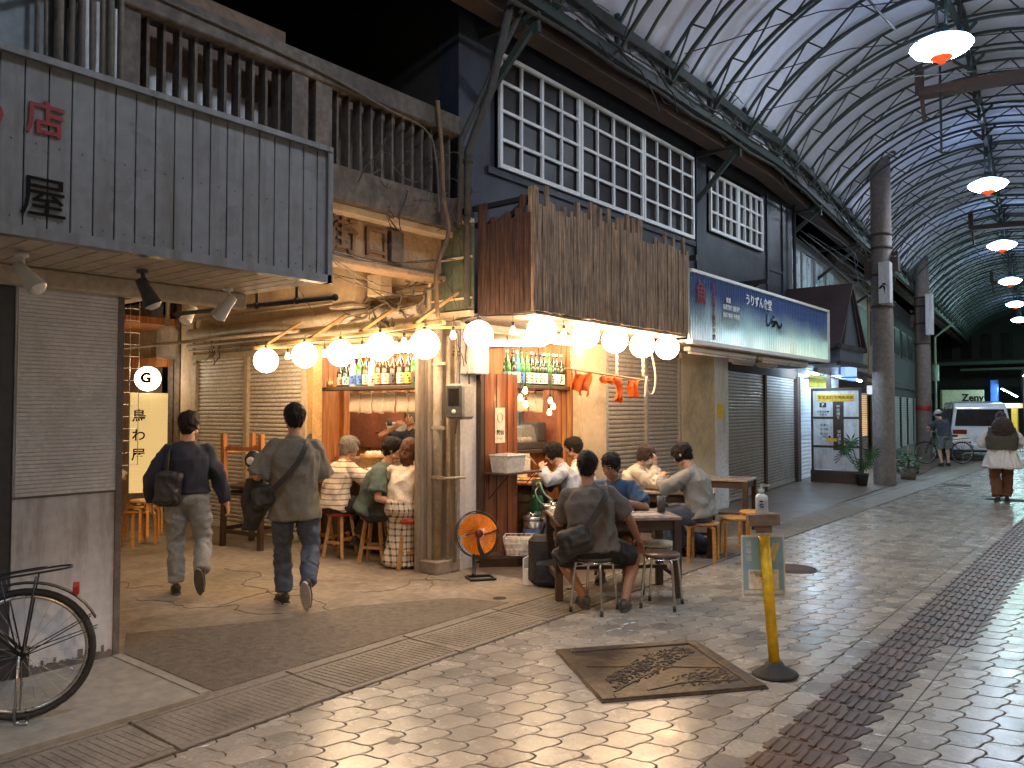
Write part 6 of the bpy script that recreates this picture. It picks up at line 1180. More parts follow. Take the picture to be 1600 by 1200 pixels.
t = thing('assumed_downlight', 'assumed warm downlight beside the camera, added to light the near paving', 'spotlight', (1.05, .2, 3.0)); g = MB(); g.lathe([(.02, .14), (.05, .1), (.08, 0), (.085, -.08), (.075, -.08), (.07, 0)], n=20, mat=V((.62, -.45, .64)).to_track_quat('Z', 'Y').to_matrix()); g.build('shade', 'dgrey', t)  # assumed fixture, unseen source for the warm pool of light
ld = bpy.data.lights.new('lamp', 'SPOT'); ld.energy = 760; ld.color = (1, .58, .26); ld.spot_size = radians(52); ld.spot_blend = .8; ld.shadow_soft_size = .06; lo_ = bpy.data.objects.new('lamp', ld); COL.objects.link(lo_); lo_.parent = t; lo_.rotation_euler = (V((-2.7, 2.9, 0)) - V((1.05, .2, 3.0))).to_track_quat('-Z', 'Y').to_euler()  # added spot light that makes the warm pool on the near paving

for y0, y1, nm, cl, e_, lb in ((7.2, 8.6, 'assumed_sign_white', (.75, .9, 1), 7, 'assumed lit white signboard out of view on the right, added for reflections'), (9.6, 10.3, 'assumed_sign_red', (1, .12, .08), 4, 'assumed lit red signboard out of view on the right, added for reflections'), (11.2, 13.0, 'assumed_sign_mint', (.55, 1, .85), 7, 'assumed lit mint signboard out of view on the right, added for reflections'), (14.2, 15.0, 'assumed_sign_amber', (1, .6, .15), 5, 'assumed lit amber signboard out of view on the right, added for reflections')):  # assumed glowing boards out of view, added for coloured reflections on paving and sign
    t = thing('assumed_signboard', lb, 'signboard', group='assumed lit signboards on the right side of the street'); x_ = 1.34 if y0 < 13 else 1.34 - .092 * (y0 - 12.5); g = MB(); g.bx(x_ - .1, x_ - .02, y0, y1, 2.7, 3.35, bev=.01); g.build('face', em(nm, cl, e_), t); g = MB(); g.bx(x_ - .09, x_, y0 - .03, y1 + .03, 2.65, 2.69); g.bx(x_ - .09, x_, y0 - .03, y1 + .03, 3.36, 3.4); g.build('frame', 'dgrey', t)
# ================================================================== PEOPLE
SKIN = {'a': pm('skin_warm', (.50, .27, .17), .5, var=.08, vs=8, bump=.08, bs=90, subs=.12), 'b': pm('skin_pale', (.60, .36, .25), .5, var=.07, vs=8, bump=.08, bs=90, subs=.12), 'c': pm('skin_tanned', (.36, .18, .105), .5, var=.08, vs=8, bump=.08, bs=90, subs=.12)}
def cloth(name, col, rough=.88, vs=9): return pm(name, col, rough, var=.14, vs=vs, bump=.3, bs=260)
H_ = {'black': pm('black_hair', (.014, .011, .01), .6, var=.5, vs=30, bump=.8, bs=90, stretch=(3, 3, .5), spec=.25), 'grey': pm('grey_hair', (.2, .185, .165), .5, var=.45, vs=30, bump=.8, bs=90, stretch=(3, 3, .5), spec=.25), 'brown': pm('brown_hair', (.10, .035, .016), .4, var=.4, vs=30, bump=.9, bs=90, stretch=(3, 3, .4)), 'dbrown': pm('dark_brown_hair', (.035, .016, .012), .42, var=.4, vs=30, bump=.9, bs=90, stretch=(3, 3, .4))}
def ik(a, c, l1, l2, pole):
    a, c, pole = V(a), V(c), V(pole); d = c - a; L_ = min(d.length, (l1 + l2) * .998); dn = d.normalized(); x = (l1 * l1 - l2 * l2 + L_ * L_) / (2 * L_); h = sqrt(max(l1 * l1 - x * x, 0)); p = pole - dn * pole.dot(dn); p = p.normalized() if p.length > 1e-5 else dn.orthogonal().normalized()
    return a + dn * x + p * h, a + dn * L_
def remesh(g, name, mat, parent, vox, amp=0, freq=9, sm=3, stretch=(1, 1, 1), seed=0, adapt=0):
    me = bpy.data.meshes.new(name); me.from_pydata(g.v, [], g.f); o = bpy.data.objects.new(name, me); COL.objects.link(o)
    m = o.modifiers.new('r', 'REMESH'); m.mode = 'VOXEL'; m.voxel_size = vox; m.use_smooth_shade = True; m = o.modifiers.new('s', 'SMOOTH'); m.factor = .5; m.iterations = sm
    bpy.context.view_layer.update(); n = bpy.data.meshes.new_from_object(o.evaluated_get(bpy.context.evaluated_depsgraph_get())); bpy.data.objects.remove(o, do_unlink=True)
    if amp:
        sx, sy, sz = stretch; so = seed * 7.3; co_ = []
        for v in n.vertices:
            c = v.co; q = V((c.x * freq * sx + so, c.y * freq * sy, c.z * freq * sz)); w = V((mn.noise(q * .5), mn.noise(q * .5 + V((9, 0, 0))), 0)); a = mn.noise(q + w * 1.4); b = mn.noise(q * 2.3 + w)
            d = amp * ((1 - abs(a) * 2.2) * .9 + b * .5 - .25); nn = v.normal; co_ += [c.x + nn.x * d, c.y + nn.y * d, c.z + nn.z * d]
        n.vertices.foreach_set('co', co_)
    n.polygons.foreach_set('use_smooth', [True] * len(n.polygons)); n.name = name; n.materials.clear(); n.materials.append(M[mat] if isinstance(mat, str) else mat); n.update(); return link(n, name, parent)
def loft(g, rings, n=20):
    """rings: (centre, side vec*a, depth vec*b)"""
    vs = []; b0 = len(g.v)
    for c, s_, d in rings:
        for k in range(n): a = 2 * pi * k / n; vs.append(V(c) + V(s_) * cos(a) + V(d) * sin(a))
    m = len(rings); fs = [(i * n + k, i * n + (k + 1) % n, (i + 1) * n + (k + 1) % n, (i + 1) * n + k) for i in range(m - 1) for k in range(n)] + [tuple(reversed(range(n))), tuple((m - 1) * n + k for k in range(n))]
    g.add(vs, fs, True)
def hand(g, w, d, nrm, side, curl, s=1):
    """palm + four bent fingers + thumb; d finger direction, nrm palm normal, side +1/-1: thumb side"""
    d = V(d).normalized(); nrm = V(nrm); nrm = (nrm - d * nrm.dot(d)).normalized(); x = d.cross(nrm).normalized() * side
    m = MX(x, d, nrm); w = V(w); g.ell(w + d * .048 * s, (.041 * s, .052 * s, .016 * s), 12, m); g.tube([w - d * .02, w + d * .03 * s], [.026 * s, .028 * s], 10)
    for i, (o, L_) in enumerate(((.030, .068), (.010, .077), (-.010, .072), (-.029, .058))):
        b = w + d * .085 * s + x * o * s; c = curl * (1 + .12 * i); d1 = (d * cos(c * .6) + nrm * sin(c * .6)).normalized(); p1 = b + d1 * L_ * .45 * s; d2 = (d * cos(c * 1.5) + nrm * sin(c * 1.5)).normalized(); p2 = p1 + d2 * L_ * .33 * s; d3 = (d * cos(c * 2.2) + nrm * sin(c * 2.2)).normalized(); p3 = p2 + d3 * L_ * .25 * s
        g.tube([b - d * .02 * s, p1, p2, p3], [.0098 * s, .0094 * s, .0086 * s, .0072 * s], 8)
    t0 = w + d * .025 * s + x * .03 * s; t1 = t0 + (d * .6 + x * .75 + nrm * .3).normalized() * .04 * s; t2 = t1 + (d * .9 + x * .25 + nrm * (.3 + curl * .4)).normalized() * .035 * s; g.tube([t0, t1, t2], [.014 * s, .0115 * s, .009 * s], 8)
def person(label, loc, facing, h=1.7, pel=None, up=(0, 0, 1), side=None, gaze=(0, 1, 0), wr=((.26, .04, .80), (-.26, .04, .80)), ep=((.5, -1, -.2), (-.5, -1, -.2)), an=((.1, 0, .08), (-.1, 0, .08)), kp=((.15, 1, 0), (-.15, 1, 0)), toe=((.1, 1, 0), (-.1, 1, 0)), curl=(.5, .5), palm=None, hd=(None, None),
           top=None, bot=None, shoes='black', skin='a', hair='black', hs='short', bulk=1, vox=.0075, group=None, head_off=(0, 0, 0), face=True, mask=False, seed=1, skirt=None):
    s = h / 1.7; t = thing('person', label, 'person', loc, atan2(-facing[0], facing[1]), group); pel = V(pel) if pel else V((0, 0, .93 * s)); up = V(up).normalized(); sd = V(side).normalized() if side else V((1, 0, 0)); sd = (sd - up * sd.dot(up)).normalized(); fw = up.cross(sd).normalized() * 1
    neck = pel + up * .49 * s; gz = V(gaze).normalized(); hx = gz.cross(V((0, 0, 1)) if abs(gz.z) < .95 else V((0, 1, 0))).normalized(); hu = hx.cross(gz).normalized(); hm = MX(hx, gz, hu)
    hc = neck + up * .085 * s + hu * .085 * s + gz * .035 * s + V(head_off); B = bulk
    hp = lambda x, y, z: hc + hm @ V((x * s, y * s, z * s)); sc = lambda *r: tuple(q * s for q in r)
    g = MB(); g.ell(hp(0, -.012, .022), sc(.073, .092, .095), 20, hm); g.ell(hp(0, .018, -.04), sc(.06, .068, .072), 16, hm); g.ell(hp(0, .058, -.092), sc(.03, .024, .02), 10, hm); g.ell(hp(0, .076, .032), sc(.046, .014, .01), 10, hm)
    for k in (-1, 1): g.ell(hp(k * .036, .058, -.025), sc(.025, .022, .025), 10, hm); g.ell(hp(k * .076, -.006, -.008), sc(.010, .02, .032), 10, hm); g.ell(hp(k * .05, .02, -.075), sc(.02, .035, .018), 8, hm)
    g.tube([hp(0, .082, .022), hp(0, .104, -.022)], [.008 * s, .013 * s], 8); g.ell(hp(0, .098, -.026), sc(.017, .011, .009), 8, hm); g.ell(hp(0, .079, -.054), sc(.024, .011, .006), 8, hm); g.ell(hp(0, .078, -.066), sc(.02, .011, .007), 8, hm)
    g.tube([neck - up * .06 * s, hp(0, -.025, -.07)], [.06 * s * B, .053 * s], 14)
    # torso core, arms, legs
    sw = .162 * s * (.5 + .5 * B); shd = [neck + sd * k * sw - up * .082 * s for k in (1, -1)]; el, wq = [], []
    loft(g, [(pel - up * .06 * s, sd * .13 * s, fw * .09 * s), (pel + up * .12 * s, sd * .12 * s, fw * .085 * s), (pel + up * .36 * s, sd * .15 * s, fw * .09 * s), (neck - up * .03 * s, sd * .12 * s, fw * .06 * s)])
    for i, k in enumerate((1, -1)):
        e, w = ik(shd[i], wr[i], .285 * s, .25 * s, ep[i]); el.append(e); wq.append(w); g.tube([shd[i], shd[i].lerp(e, .4), e], [.05 * s * B, .047 * s * B, .037 * s], 12); g.ell(e, .038 * s, 10); g.tube([e, e.lerp(w, .3), w], [.037 * s, .040 * s, .026 * s], 12)
        d = V(hd[i]) if hd[i] else (w - e); pn = V(palm[i]) if palm else V((-k, .2, 0)); hand(g, w, d, pn, 1 if i == 0 else -1, curl[i], s * .98)
    hip = [pel + sd * k * .088 * s - V((0, 0, .03 * s)) for k in (1, -1)]; kn, ak = [], []
    for i in range(2):
        q, a = ik(hip[i], an[i], .42 * s, .42 * s, kp[i]); kn.append(q); ak.append(a)
        g.tube([hip[i], hip[i].lerp(q, .5), q], [.08 * s * B, .068 * s * B, .052 * s], 14); g.ell(q, .053 * s, 12); g.tube([q, q.lerp(a, .3), q.lerp(a, .6), a], [.05 * s, .056 * s * (.6 + .4 * B), .043 * s, .034 * s], 14)
        td = V(toe[i]).normalized(); g.tube([a - V((0, 0, .03 * s)) - td * .03 * s, a - V((0, 0, .045 * s)) + td * .12 * s], [.034 * s, .028 * s], 10)
    remesh(g, 'body', SKIN[skin], t, vox, sm=2)
    # hair
    if hs:
        g = MB(); g.ell(hp(0, -.024, .034), sc(.090, .106, .103), 20, hm); g.ell(hp(0, .01, .072), sc(.07, .085, .058), 16, hm); g.ell(hp(0, -.05, -.02), sc(.07, .062, .075), 16, hm)
        for k in (-1, 1): g.ell(hp(k * .058, -.015, .02), sc(.026, .055, .06), 12, hm)
        if hs in ('bob', 'fringe'): g.ell(hp(0, .068, .06), sc(.066, .034, .04), 12, hm); [g.ell(hp(k * .066, .02, .0), sc(.022, .055, .06), 12, hm) for k in (-1, 1)]
        if hs == 'bob': g.ell(hp(0, -.045, -.03), sc(.082, .07, .09), 14, hm)
        if hs in ('long', 'vlong'):
            L_ = .26 if hs == 'long' else .36; g.tube([hp(0, -.05, .03), hp(0, -.075, -.1), hc + V((0, -.08, -L_ * .8)) * s, hc + V((.02 if hs == 'vlong' else -.05, -.09, -L_)) * s], [.082 * s, .078 * s, .06 * s if hs == 'long' else .10 * s, .03 * s if hs == 'long' else .08 * s], 16); [g.ell(hp(k * .07, .0, -.03), sc(.025, .05, .09), 12, hm) for k in (-1, 1)]
        if hs == 'vlong': g.ell(hc + V((0, -.16, -.2)) * s, sc(.19, .13, .24), 18)
        ho = remesh(g, 'hair', H_[hair], t, .007, .0085, 26, 1, (1, 1, .55), seed); hm_ = ho.data; vn = [(v.co.copy(), v.normal.copy()) for v in hm_.vertices]; g2 = MB(); crown = hp(0, -.03, .12)
        for q_ in range(1100 if h * 1 > 0 and V(loc).length < 12 else 200):
            c_, n_ = vn[int(R() * len(vn))]; dn = c_ - crown; dn = dn - n_ * dn.dot(n_); dn = dn.normalized() if dn.length > 1e-4 else V((0, -1, 0)); dn = (dn + V((U(-.35, .35), U(-.35, .35), U(-.5, .1))) + n_ * U(.02, .28)).normalized(); wv = dn.cross(n_).normalized() * U(.0012, .0028) * s; L_ = U(.018, .045) * s; c0 = c_ - n_ * .002; c1 = c0 + dn * L_ * .55 + n_ * .003; c2 = c0 + dn * L_ - n_ * .002
            g2.add([c0 - wv, c0 + wv, c1 + wv * .8, c1 - wv * .8, c2], [(0, 1, 2, 3), (3, 2, 4)], True)
        bm = bpy.data.meshes.new('hair'); A_ = [v.co[:] for v in hm_.vertices]; F_2 = [tuple(p.vertices) for p in hm_.polygons]; o_ = len(A_); bm.from_pydata(A_ + g2.v, [], F_2 + [[i + o_ for i in f] for f in g2.f]); bm.polygons.foreach_set('use_smooth', [True] * len(bm.polygons)); bm.materials.append(H_[hair]); bm.update(); ho.data = bm
    if face:
        for k in (-1, 1):
            g = MB(); g.ell(hp(k * .031, .074, .006), sc(.0125, .009, .0085), 10, hm); e_ = g.build('eye', 'paper', t); g = MB(); g.ell(hp(k * .031, .080, .006), sc(.006, .0045, .006), 8, hm); g.build('pupil', 'ink', e_)
            g = MB(); g.tube([hp(k * .016, .087, .024), hp(k * .033, .088, .029), hp(k * .05, .077, .024)], .0035 * s, 5); g.build('eyebrow', H_[hair if hair != 'grey' else 'black'], t)
        g = MB(); g.tube([hp(-.018, .083, -.061), hp(0, .091, -.060), hp(.018, .083, -.061)], .0028 * s, 5); g.build('mouth', pm('lip_red', (.28, .07, .06), .5), t)
    if mask:
        g = MB(); g.ell(hp(0, .048, -.052), sc(.064, .058, .05), 16, hm); o = remesh(g, 'face_mask', 'wplastic' if mask == 'white' else 'black', t, .007, .002, 12)
    # clothes
    if top:
        m_, sl, hem, lo = top; L1 = lo; g = MB(); bow = -fw * .03 * s
        loft(g, [(pel - up * hem * s, sd * (.165 + L1 * 1.3) * s * B, fw * (.125 + L1 * 1.3) * s * B), (pel + up * .04 * s + bow * .3, sd * (.158 + L1) * s * B, fw * (.12 + L1) * s * B), (pel + up * .18 * s + bow, sd * (.152 + L1) * s * B, fw * (.112 + L1) * s * B), (pel + up * .34 * s + bow, sd * (.168 + L1 * .8) * s * B, fw * (.116 + L1 * .8) * s * B), (pel + up * .43 * s + bow * .5, sd * (.148 + L1 * .4) * s * B, fw * .098 * s * B), (neck - up * .012 * s, sd * .08 * s * B, fw * .075 * s * B), (neck + up * .014 * s, sd * .062 * s, fw * .060 * s)], 24)
        for i in range(2):
            S0, E0, W0 = shd[i], el[i], wq[i]; g.ell(S0, (.058 + L1 * .3) * s * B, 12)
            if sl > 0:
                f1 = min(sl, 1); pts = [neck.lerp(S0, .5) - up * .012 * s, S0 + up * .006 * s, S0.lerp(E0, f1 * .5), S0.lerp(E0, f1)]; rd = [.046 * B, .055 * B + L1 * .35, .054 * B + L1 * .7, .052 * B + L1 * 1.1]
                if sl > 1: pts += [E0.lerp(W0, (sl - 1) * .5), E0.lerp(W0, sl - 1)]; rd[-1] = .047 * B + L1 * .8; rd += [.046 + L1 * .8, .036 + L1 * .5]
                g.tube(pts, [q * s for q in rd], 14)
        remesh(g, 'shirt', m_, t, .0095, .02, 6.5, 2, (1, 1, .7), seed)
    if bot:
        m_, ln, lo = bot; g = MB(); g.ell(pel - V((0, 0, .02 * s)), ((.165 + lo) * s * B, (.128 + lo) * s * B, .13 * s), 18)
        for i in range(2):
            q, a = kn[i], ak[i]; f1 = min(ln, 1); pts = [hip[i], hip[i].lerp(q, f1 * .5), hip[i].lerp(q, f1)]; rd = [.092 * B + lo, .082 * B + lo, (.07 if f1 < 1 else .062) + lo]
            if ln > 1: pts += [q.lerp(a, (ln - 1) * .4), q.lerp(a, ln - 1)]; rd += [.062 + lo, .047 + lo * 1.3]
            g.tube(pts, [r_ * s for r_ in rd], 16); 
            if ln > 1: g.ell(q, (.062 + lo) * s, 12)
        remesh(g, 'trousers' if ln > 1 else 'shorts', m_, t, .0095, .015, 8, 2, (1, 1, 1.2), seed + 3)
    if shoes:
        for i in range(2):
            a = ak[i]; td = V(toe[i]).normalized(); sdv = td.cross(V((0, 0, 1))).normalized() if abs(td.z) < .95 else V((1, 0, 0)); un = sdv.cross(td).normalized(); 
            if un.z < 0 and abs(td.z) < .9: un = -un
            mm = MX(sdv, td, un); c = a - un * .035 * s; g = MB(); g.ell(c + td * .045 * s, (.044 * s, .13 * s, .036 * s), 16, mm); g.ell(c - td * .03 * s + un * .02 * s, (.04 * s, .055 * s, .042 * s), 12, mm); g.box(c + td * .045 * s - un * .028 * s, (.07 * s, .22 * s, .02 * s), mat=mm)
            o = remesh(g, 'shoe', shoes, t, .007, sm=2); g = MB(); so = [(.043 * s * sin(a_) * (1 - .12 * cos(a_)), .135 * s * cos(a_)) for a_ in [2 * pi * k_ / 20 for k_ in range(20)]]; g.prism(list(reversed(so)), .022 * s, mm, c + td * .045 * s - un * .047 * s); g.build('sole', 'gplastic' if seed == 4 else 'dgrey', o)
    return dict(t=t, pel=pel, neck=neck, sh=shd, el=el, wr=wq, hc=hc, hm=hm, kn=kn, ak=ak, up=up, sd=sd, fw=fw, s=s)
def W2(P, p): # person local -> world
    o = P['t']; a = o.rotation_euler.z; return V((o.location.x + p[0] * cos(a) - p[1] * sin(a), o.location.y + p[0] * sin(a) + p[1] * cos(a), o.location.z + p[2]))
NJ = cloth('navy_denim', (.022, .025, .045)); BL = cloth('washed_blue_denim', (.06, .08, .12)); GJ = cloth('grey_denim', (.24, .26, .27))
rs = pm('black_nylon', (.018, .018, .02), .55, var=.3, vs=10, bump=.3, bs=60)

p1 = person('man in a navy denim jacket and grey jeans walking away, head turned right', (-6.76, 3.68, 0), (-.86, .5), 1.62, gaze=(.5, .85, .05), wr=((.33, .03, .80), (-.3, .12, .82)), ep=((.6, -1, 0), (-1, -.5, 0)), an=((.13, -.26, .22), (-.08, .02, .075)), toe=((.1, .3, -.95), (-.15, 1, 0)), top=(NJ, 1.92, -.02, .026), bot=(GJ, 1.93, .014), shoes='rubber', mask='black', bulk=1.05, seed=2, face=False)
p2 = person('man in an oversized grey tee and blue jeans walking away, strap across back', (-5.69, 4.06, 0), (-.80, .6), 1.69, gaze=(-.18, 1, -.05), wr=((.16, .30, 1.02), (-.30, .20, 1.08)), ep=((.5, -1, -.5), (-.6, -.5, -1)), an=((.12, -.28, .2), (-.08, .04, .075)), toe=((.1, .3, -.95), (-.4, 1, 0)), top=(cloth('washed_grey_tee', (.15, .14, .115)), .98, .2, .045), bot=(BL, 1.93, .014), shoes='rubber', seed=4, face=False)
p3 = person('grey-haired customer in a striped polo shirt seated at the alley counter', (-7.14, 5.64, 0), (.12, 1), 1.66, pel=(0, 0, .6), up=(0, .25, 1), gaze=(.35, .9, -.1), wr=((.2, .42, .9), (-.2, .42, .9)), ep=((1, -.3, -.6), (-1, -.3, -.6)), an=((.12, .22, .2), (-.12, .22, .2)), toe=((.1, 1, -.2), (-.1, 1, -.2)), top=(pattern('striped_polo', (.62, .54, .45), (.22, .17, .13), 'stripe', 17), .75, .08, .03), bot=(cloth('black_trousers', (.02, .018, .018)), 1.9, .02), hair='grey', hs='bob', seed=5, face=False)
p4 = person('man in a teal tee shirt and dark shorts in profile, one hand at his mouth', (-6.56, 5.68, 0), (.86, .5), 1.7, pel=(0, 0, .6), up=(0, .34, 1), side=(1, 0, 0), gaze=(-.1, 1, -.12), wr=((.16, .36, .66), (-.12, .36, 1.11)), ep=((.6, -.6, -.3), (-.6, .3, -1)), an=((.05, .22, .27), (-.1, .32, .18)), kp=((.3, 1, .2), (-.1, 1, .3)), toe=((.1, 1, -.1), (-.1, 1, -.1)), palm=((0, .2, -1), (.6, -.8, 0)), hd=(None, (.2, .0, 1)), curl=(.3, .9), top=(cloth('teal_tee', (.085, .125, .115)), .8, .06, .032), bot=(cloth('charcoal_shorts', (.028, .03, .033)), .92, .026), skin='a', bulk=1.12, seed=6)
p5 = person('woman with brown hair, white tee and a plaid wrap at the alley counter', (-6.13, 5.70, 0), (-.45, .9), 1.6, pel=(0, 0, .62), up=(.06, .22, 1), gaze=(.3, 1, -.2), wr=((.2, .36, .9), (-.18, .36, .9)), ep=((1, -.2, -.4), (-1, -.2, -.4)), an=((.04, .1, .1), (-.1, -.02, .1)), kp=((.2, 1, 0), (-.2, 1, 0)), top=(cloth('white_tee', (.72, .64, .55)), .7, .02, .02), bot=None, hair='brown', hs='long', skin='b', seed=7, face=False, bulk=.95)
g = MB(); loft(g, [(V((.02, -.0, .03)), V((.16, 0, 0)), V((0, .12, 0))), (V((-.02, .0, .06)), V((.17, .02, 0)), V((0, .13, 0))), (V((0, .06, .3)), V((.17, 0, 0)), V((0, .16, 0))), (V((.02, .1, .5)), V((.185, 0, 0)), V((0, .2, 0))), (V((.01, .02, .6)), V((.2, 0, 0)), V((0, .18, 0))), (V((0, .0, .70)), V((.165, 0, 0)), V((0, .13, 0)))], 28)
remesh(g, 'plaid_wrap', pattern('plaid_cloth', (.62, .54, .44), (.03, .025, .025), 'check', 15), p5['t'], .009, .022, 7, 2, (1.3, 1.3, .35), 3)
p6 = person('bartender in a dark navy tee behind the counter drinking from a black cup', (-7.62, 7.25, 0), (.5, -.85), 1.65, gaze=(0, 1, .1), wr=((.13, .26, 1.42), (-.24, .22, 1.0)), ep=((1, .2, -.3), (-1, -.6, 0)), palm=((-.5, -.6, 0), (1, 0, 0)), hd=((-.6, .2, .5), None), curl=(.9, .5), top=(cloth('bar_navy_tee', (.025, .035, .06)), .7, .1, .035), bot=(cloth('black_trousers', (.02, .018, .018)), 1.9, .01), hair='grey', hs='short', skin='a', seed=8)
w_ = W2(p6, p6['wr'][0]); drink((w_.x + .0, w_.y - .1, w_.z + .02), 'dgrey', .035, .1, 'black cup held to the mouth of the bartender')
p7 = person('young man with glasses in a pale blue shirt eating at the barrel table', (-5.30, 7.66, 0), (-.8, -.6), 1.68, pel=(0, 0, .53), up=(0, .3, 1), gaze=(0, .9, -.42), wr=((.1, .40, .84), (-.16, .36, .98)), ep=((.7, -.4, -.6), (-.7, -.4, -.6)), an=((.12, .25, .08), (-.12, .3, .08)), palm=((-.6, 0, -.6), (.6, -.3, -.5)), curl=(.5, .9), top=(cloth('pale_blue_shirt', (.42, .45, .52)), 1.9, .06, .02), bot=(cloth('dark_grey_trousers', (.06, .055, .05)), 1.9, .012), shoes='black', skin='b', hs='fringe', seed=9)
g = MB(); hpf = lambda x, y, z: p7['hc'] + p7['hm'] @ V((x, y, z)) * p7['s']
for k in (-1, 1): g.tube([hpf(k * .033 + .022 * cos(a), .093, .006 + .017 * sin(a)) for a in [2 * pi * q / 14 for q in range(15)]], .0016, 5); g.tube([hpf(k * .055, .092, .01), hpf(k * .078, .0, .012)], .0016, 5)
g.build('glasses', 'black', p7['t'])
w_ = W2(p7, p7['wr'][1]); g = MB(); g.tube([w_ + V((-.05, -.05, .03)), w_ + V((-.16, -.06, .12))], .004, 5); g.tube([w_ + V((-.05, -.04, .03)), w_ + V((-.16, -.03, .13))], .004, 5); g.build('chopsticks', 'woodl', label='pair of wooden chopsticks in the hand of the man in the pale blue shirt', cat='chopsticks')
bent_stool((-5.36, 7.98, 0), .2, 'dark stool under the man in the white shirt', mat='woodd', h=.45)
p8 = person('man in a white shirt half hidden behind the pale blue shirt', (-5.36, 7.98, 0), (-.9, -.45), 1.7, pel=(0, 0, .54), up=(0, .15, 1), gaze=(0, 1, -.2), wr=((.18, .38, .84), (-.18, .38, .84)), ep=((1, -.3, -.5), (-1, -.3, -.5)), an=((.12, .25, .08), (-.12, .25, .08)), top=(cloth('white_shirt', (.66, .62, .55)), 1.9, .06, .03), bot=(cloth('dark_grey_trousers', (.06, .055, .05)), 1.9, .012), skin='a', seed=10)
p9 = person('broad man in a grey shirt and black shorts seated back to the camera', (-3.59, 5.47, 0), (-.60, .80), 1.66, pel=(0, 0, .545), up=(-.07, .16, 1), gaze=(.1, 1, -.12), wr=((.40, .24, .55), (-.2, .42, .74)), ep=((1, -.7, -.4), (-.5, -.5, -1)), an=((.26, .02, .08), (-.06, .12, .08)), kp=((1, 1.1, 0), (-.6, 1, 0)), toe=((.3, 1, 0), (-.3, 1, 0)), palm=((-.2, 0, -1), (.3, 0, -1)), curl=(.35, .5), top=(cloth('dark_grey_shirt', (.10, .088, .078)), .8, .07, .03), bot=(cloth('black_shorts', (.012, .012, .013)), .85, .02), skin='c', shoes='dgrey', bulk=1.07, seed=11, face=False)
p10 = person('man in a blue tee shirt facing the camera across the front table', (-4.10, 6.66, 0), (.42, -.9), 1.62, pel=(0, 0, .54), up=(0, .4, 1), gaze=(.35, .9, -.3), wr=((.2, .42, .78), (-.12, .42, .80)), ep=((1, -.3, -.5), (-1, -.3, -.5)), an=((.12, .2, .08), (-.12, .2, .08)), palm=((-1, 0, 0), (1, 0, -.2)), top=(cloth('blue_tee', (.05, .10, .19)), .85, .06, .035), bot=(cloth('brown_shorts', (.1, .06, .035)), .95, .02), skin='c', seed=12)
p11 = person('woman in a cream knit and white face mask leaning on the second table', (-4.88, 8.22, 0), (.86, .30), 1.6, pel=(0, 0, .53), up=(0, .3, 1), gaze=(.25, .9, -.38), wr=((.10, .33, 1.0), (-.16, .42, .80)), ep=((.6, .2, -1), (-1, -.2, -.5)), an=((.1, .35, .12), (-.1, .3, .08)), palm=((-.3, -.9, .2), (0, 0, -1)), hd=((.0, .15, 1), None), curl=(.5, .4), top=(cloth('cream_knit', (.62, .54, .43)), 1.8, .06, .045), bot=(cloth('olive_trousers', (.12, .095, .05)), 1.9, .015), hair='dbrown', hs='bob', skin='b', mask='white', seed=13)
p12 = person('young man in a light grey sweater bent over his food on a birch stool', (-3.85, 8.0, 0), (-.98, -.10), 1.7, pel=(0, 0, .53), up=(0, .24, 1), gaze=(-.05, .85, -.45), wr=((.1, .36, .86), (-.1, .40, .90)), ep=((1, -.3, -.6), (-1, -.3, -.6)), an=((.16, .2, .08), (-.14, .3, .08)), palm=((-1, 0, -.2), (1, 0, -.2)), curl=(.9, .9), top=(cloth('light_grey_sweater', (.27, .265, .245)), 1.85, .05, .032), bot=(BL, 1.9, .02), hair='black', hs='fringe', skin='b', seed=14)
p13 = person('woman in a white tunic and olive vest walking away up the street', (-2.09, 16.42, 0), (-.28, .96), 1.6, gaze=(-.05, 1, -.2), wr=((.2, .3, .98), (-.2, .3, .98)), ep=((1, -.6, -.2), (-1, -.6, -.2)), an=((.08, .1, .08), (-.09, -.06, .09)), toe=((.1, 1, 0), (-.1, 1, -.1)), top=(cloth('white_blouse', (.74, .68, .66)), 1.8, -.1, .055), bot=(cloth('brown_trousers', (.16, .06, .03)), 1.93, .03), hair='dbrown', hs='vlong', skin='b', shoes='rubber', seed=15, face=False)
g = MB(); loft(g, [(V((0, 0, .62)), V((.31, 0, 0)), V((0, .22, 0))), (V((0, 0, .8)), V((.25, 0, 0)), V((0, .18, 0))), (V((0, 0, .98)), V((.18, 0, 0)), V((0, .14, 0)))], 28); remesh(g, 'tunic_skirt', cloth('white_blouse', (.74, .68, .66)), p13['t'], .01, .03, 9, 2, (1.2, 1.2, .2), 3)
g = MB(); loft(g, [(V((0, 0, .94)), V((.235, 0, 0)), V((0, .2, 0))), (V((0, 0, 1.15)), V((.26, 0, 0)), V((0, .215, 0))), (V((0, 0, 1.33)), V((.21, 0, 0)), V((0, .16, 0)))], 24); remesh(g, 'vest', cloth('olive_vest', (.085, .075, .055)), p13['t'], .01, .006, 8)
p14 = person('man in a pale cap and grey-green shorts leaning over the dark bicycle', (-4.72, 25.9, 0), (-.6, .75), 1.66, up=(-.12, .3, 1), gaze=(-.3, .9, -.5), wr=((.1, .42, 1.05), (-.3, .42, 1.05)), ep=((1, -.6, -.3), (-1, -.6, -.3)), top=(cloth('charcoal_tee', (.05, .055, .07)), .7, .05, .03), bot=(cloth('grey_green_shorts', (.16, .19, .18)), .9, .03), skin='b', shoes='rubber', seed=16, face=False)
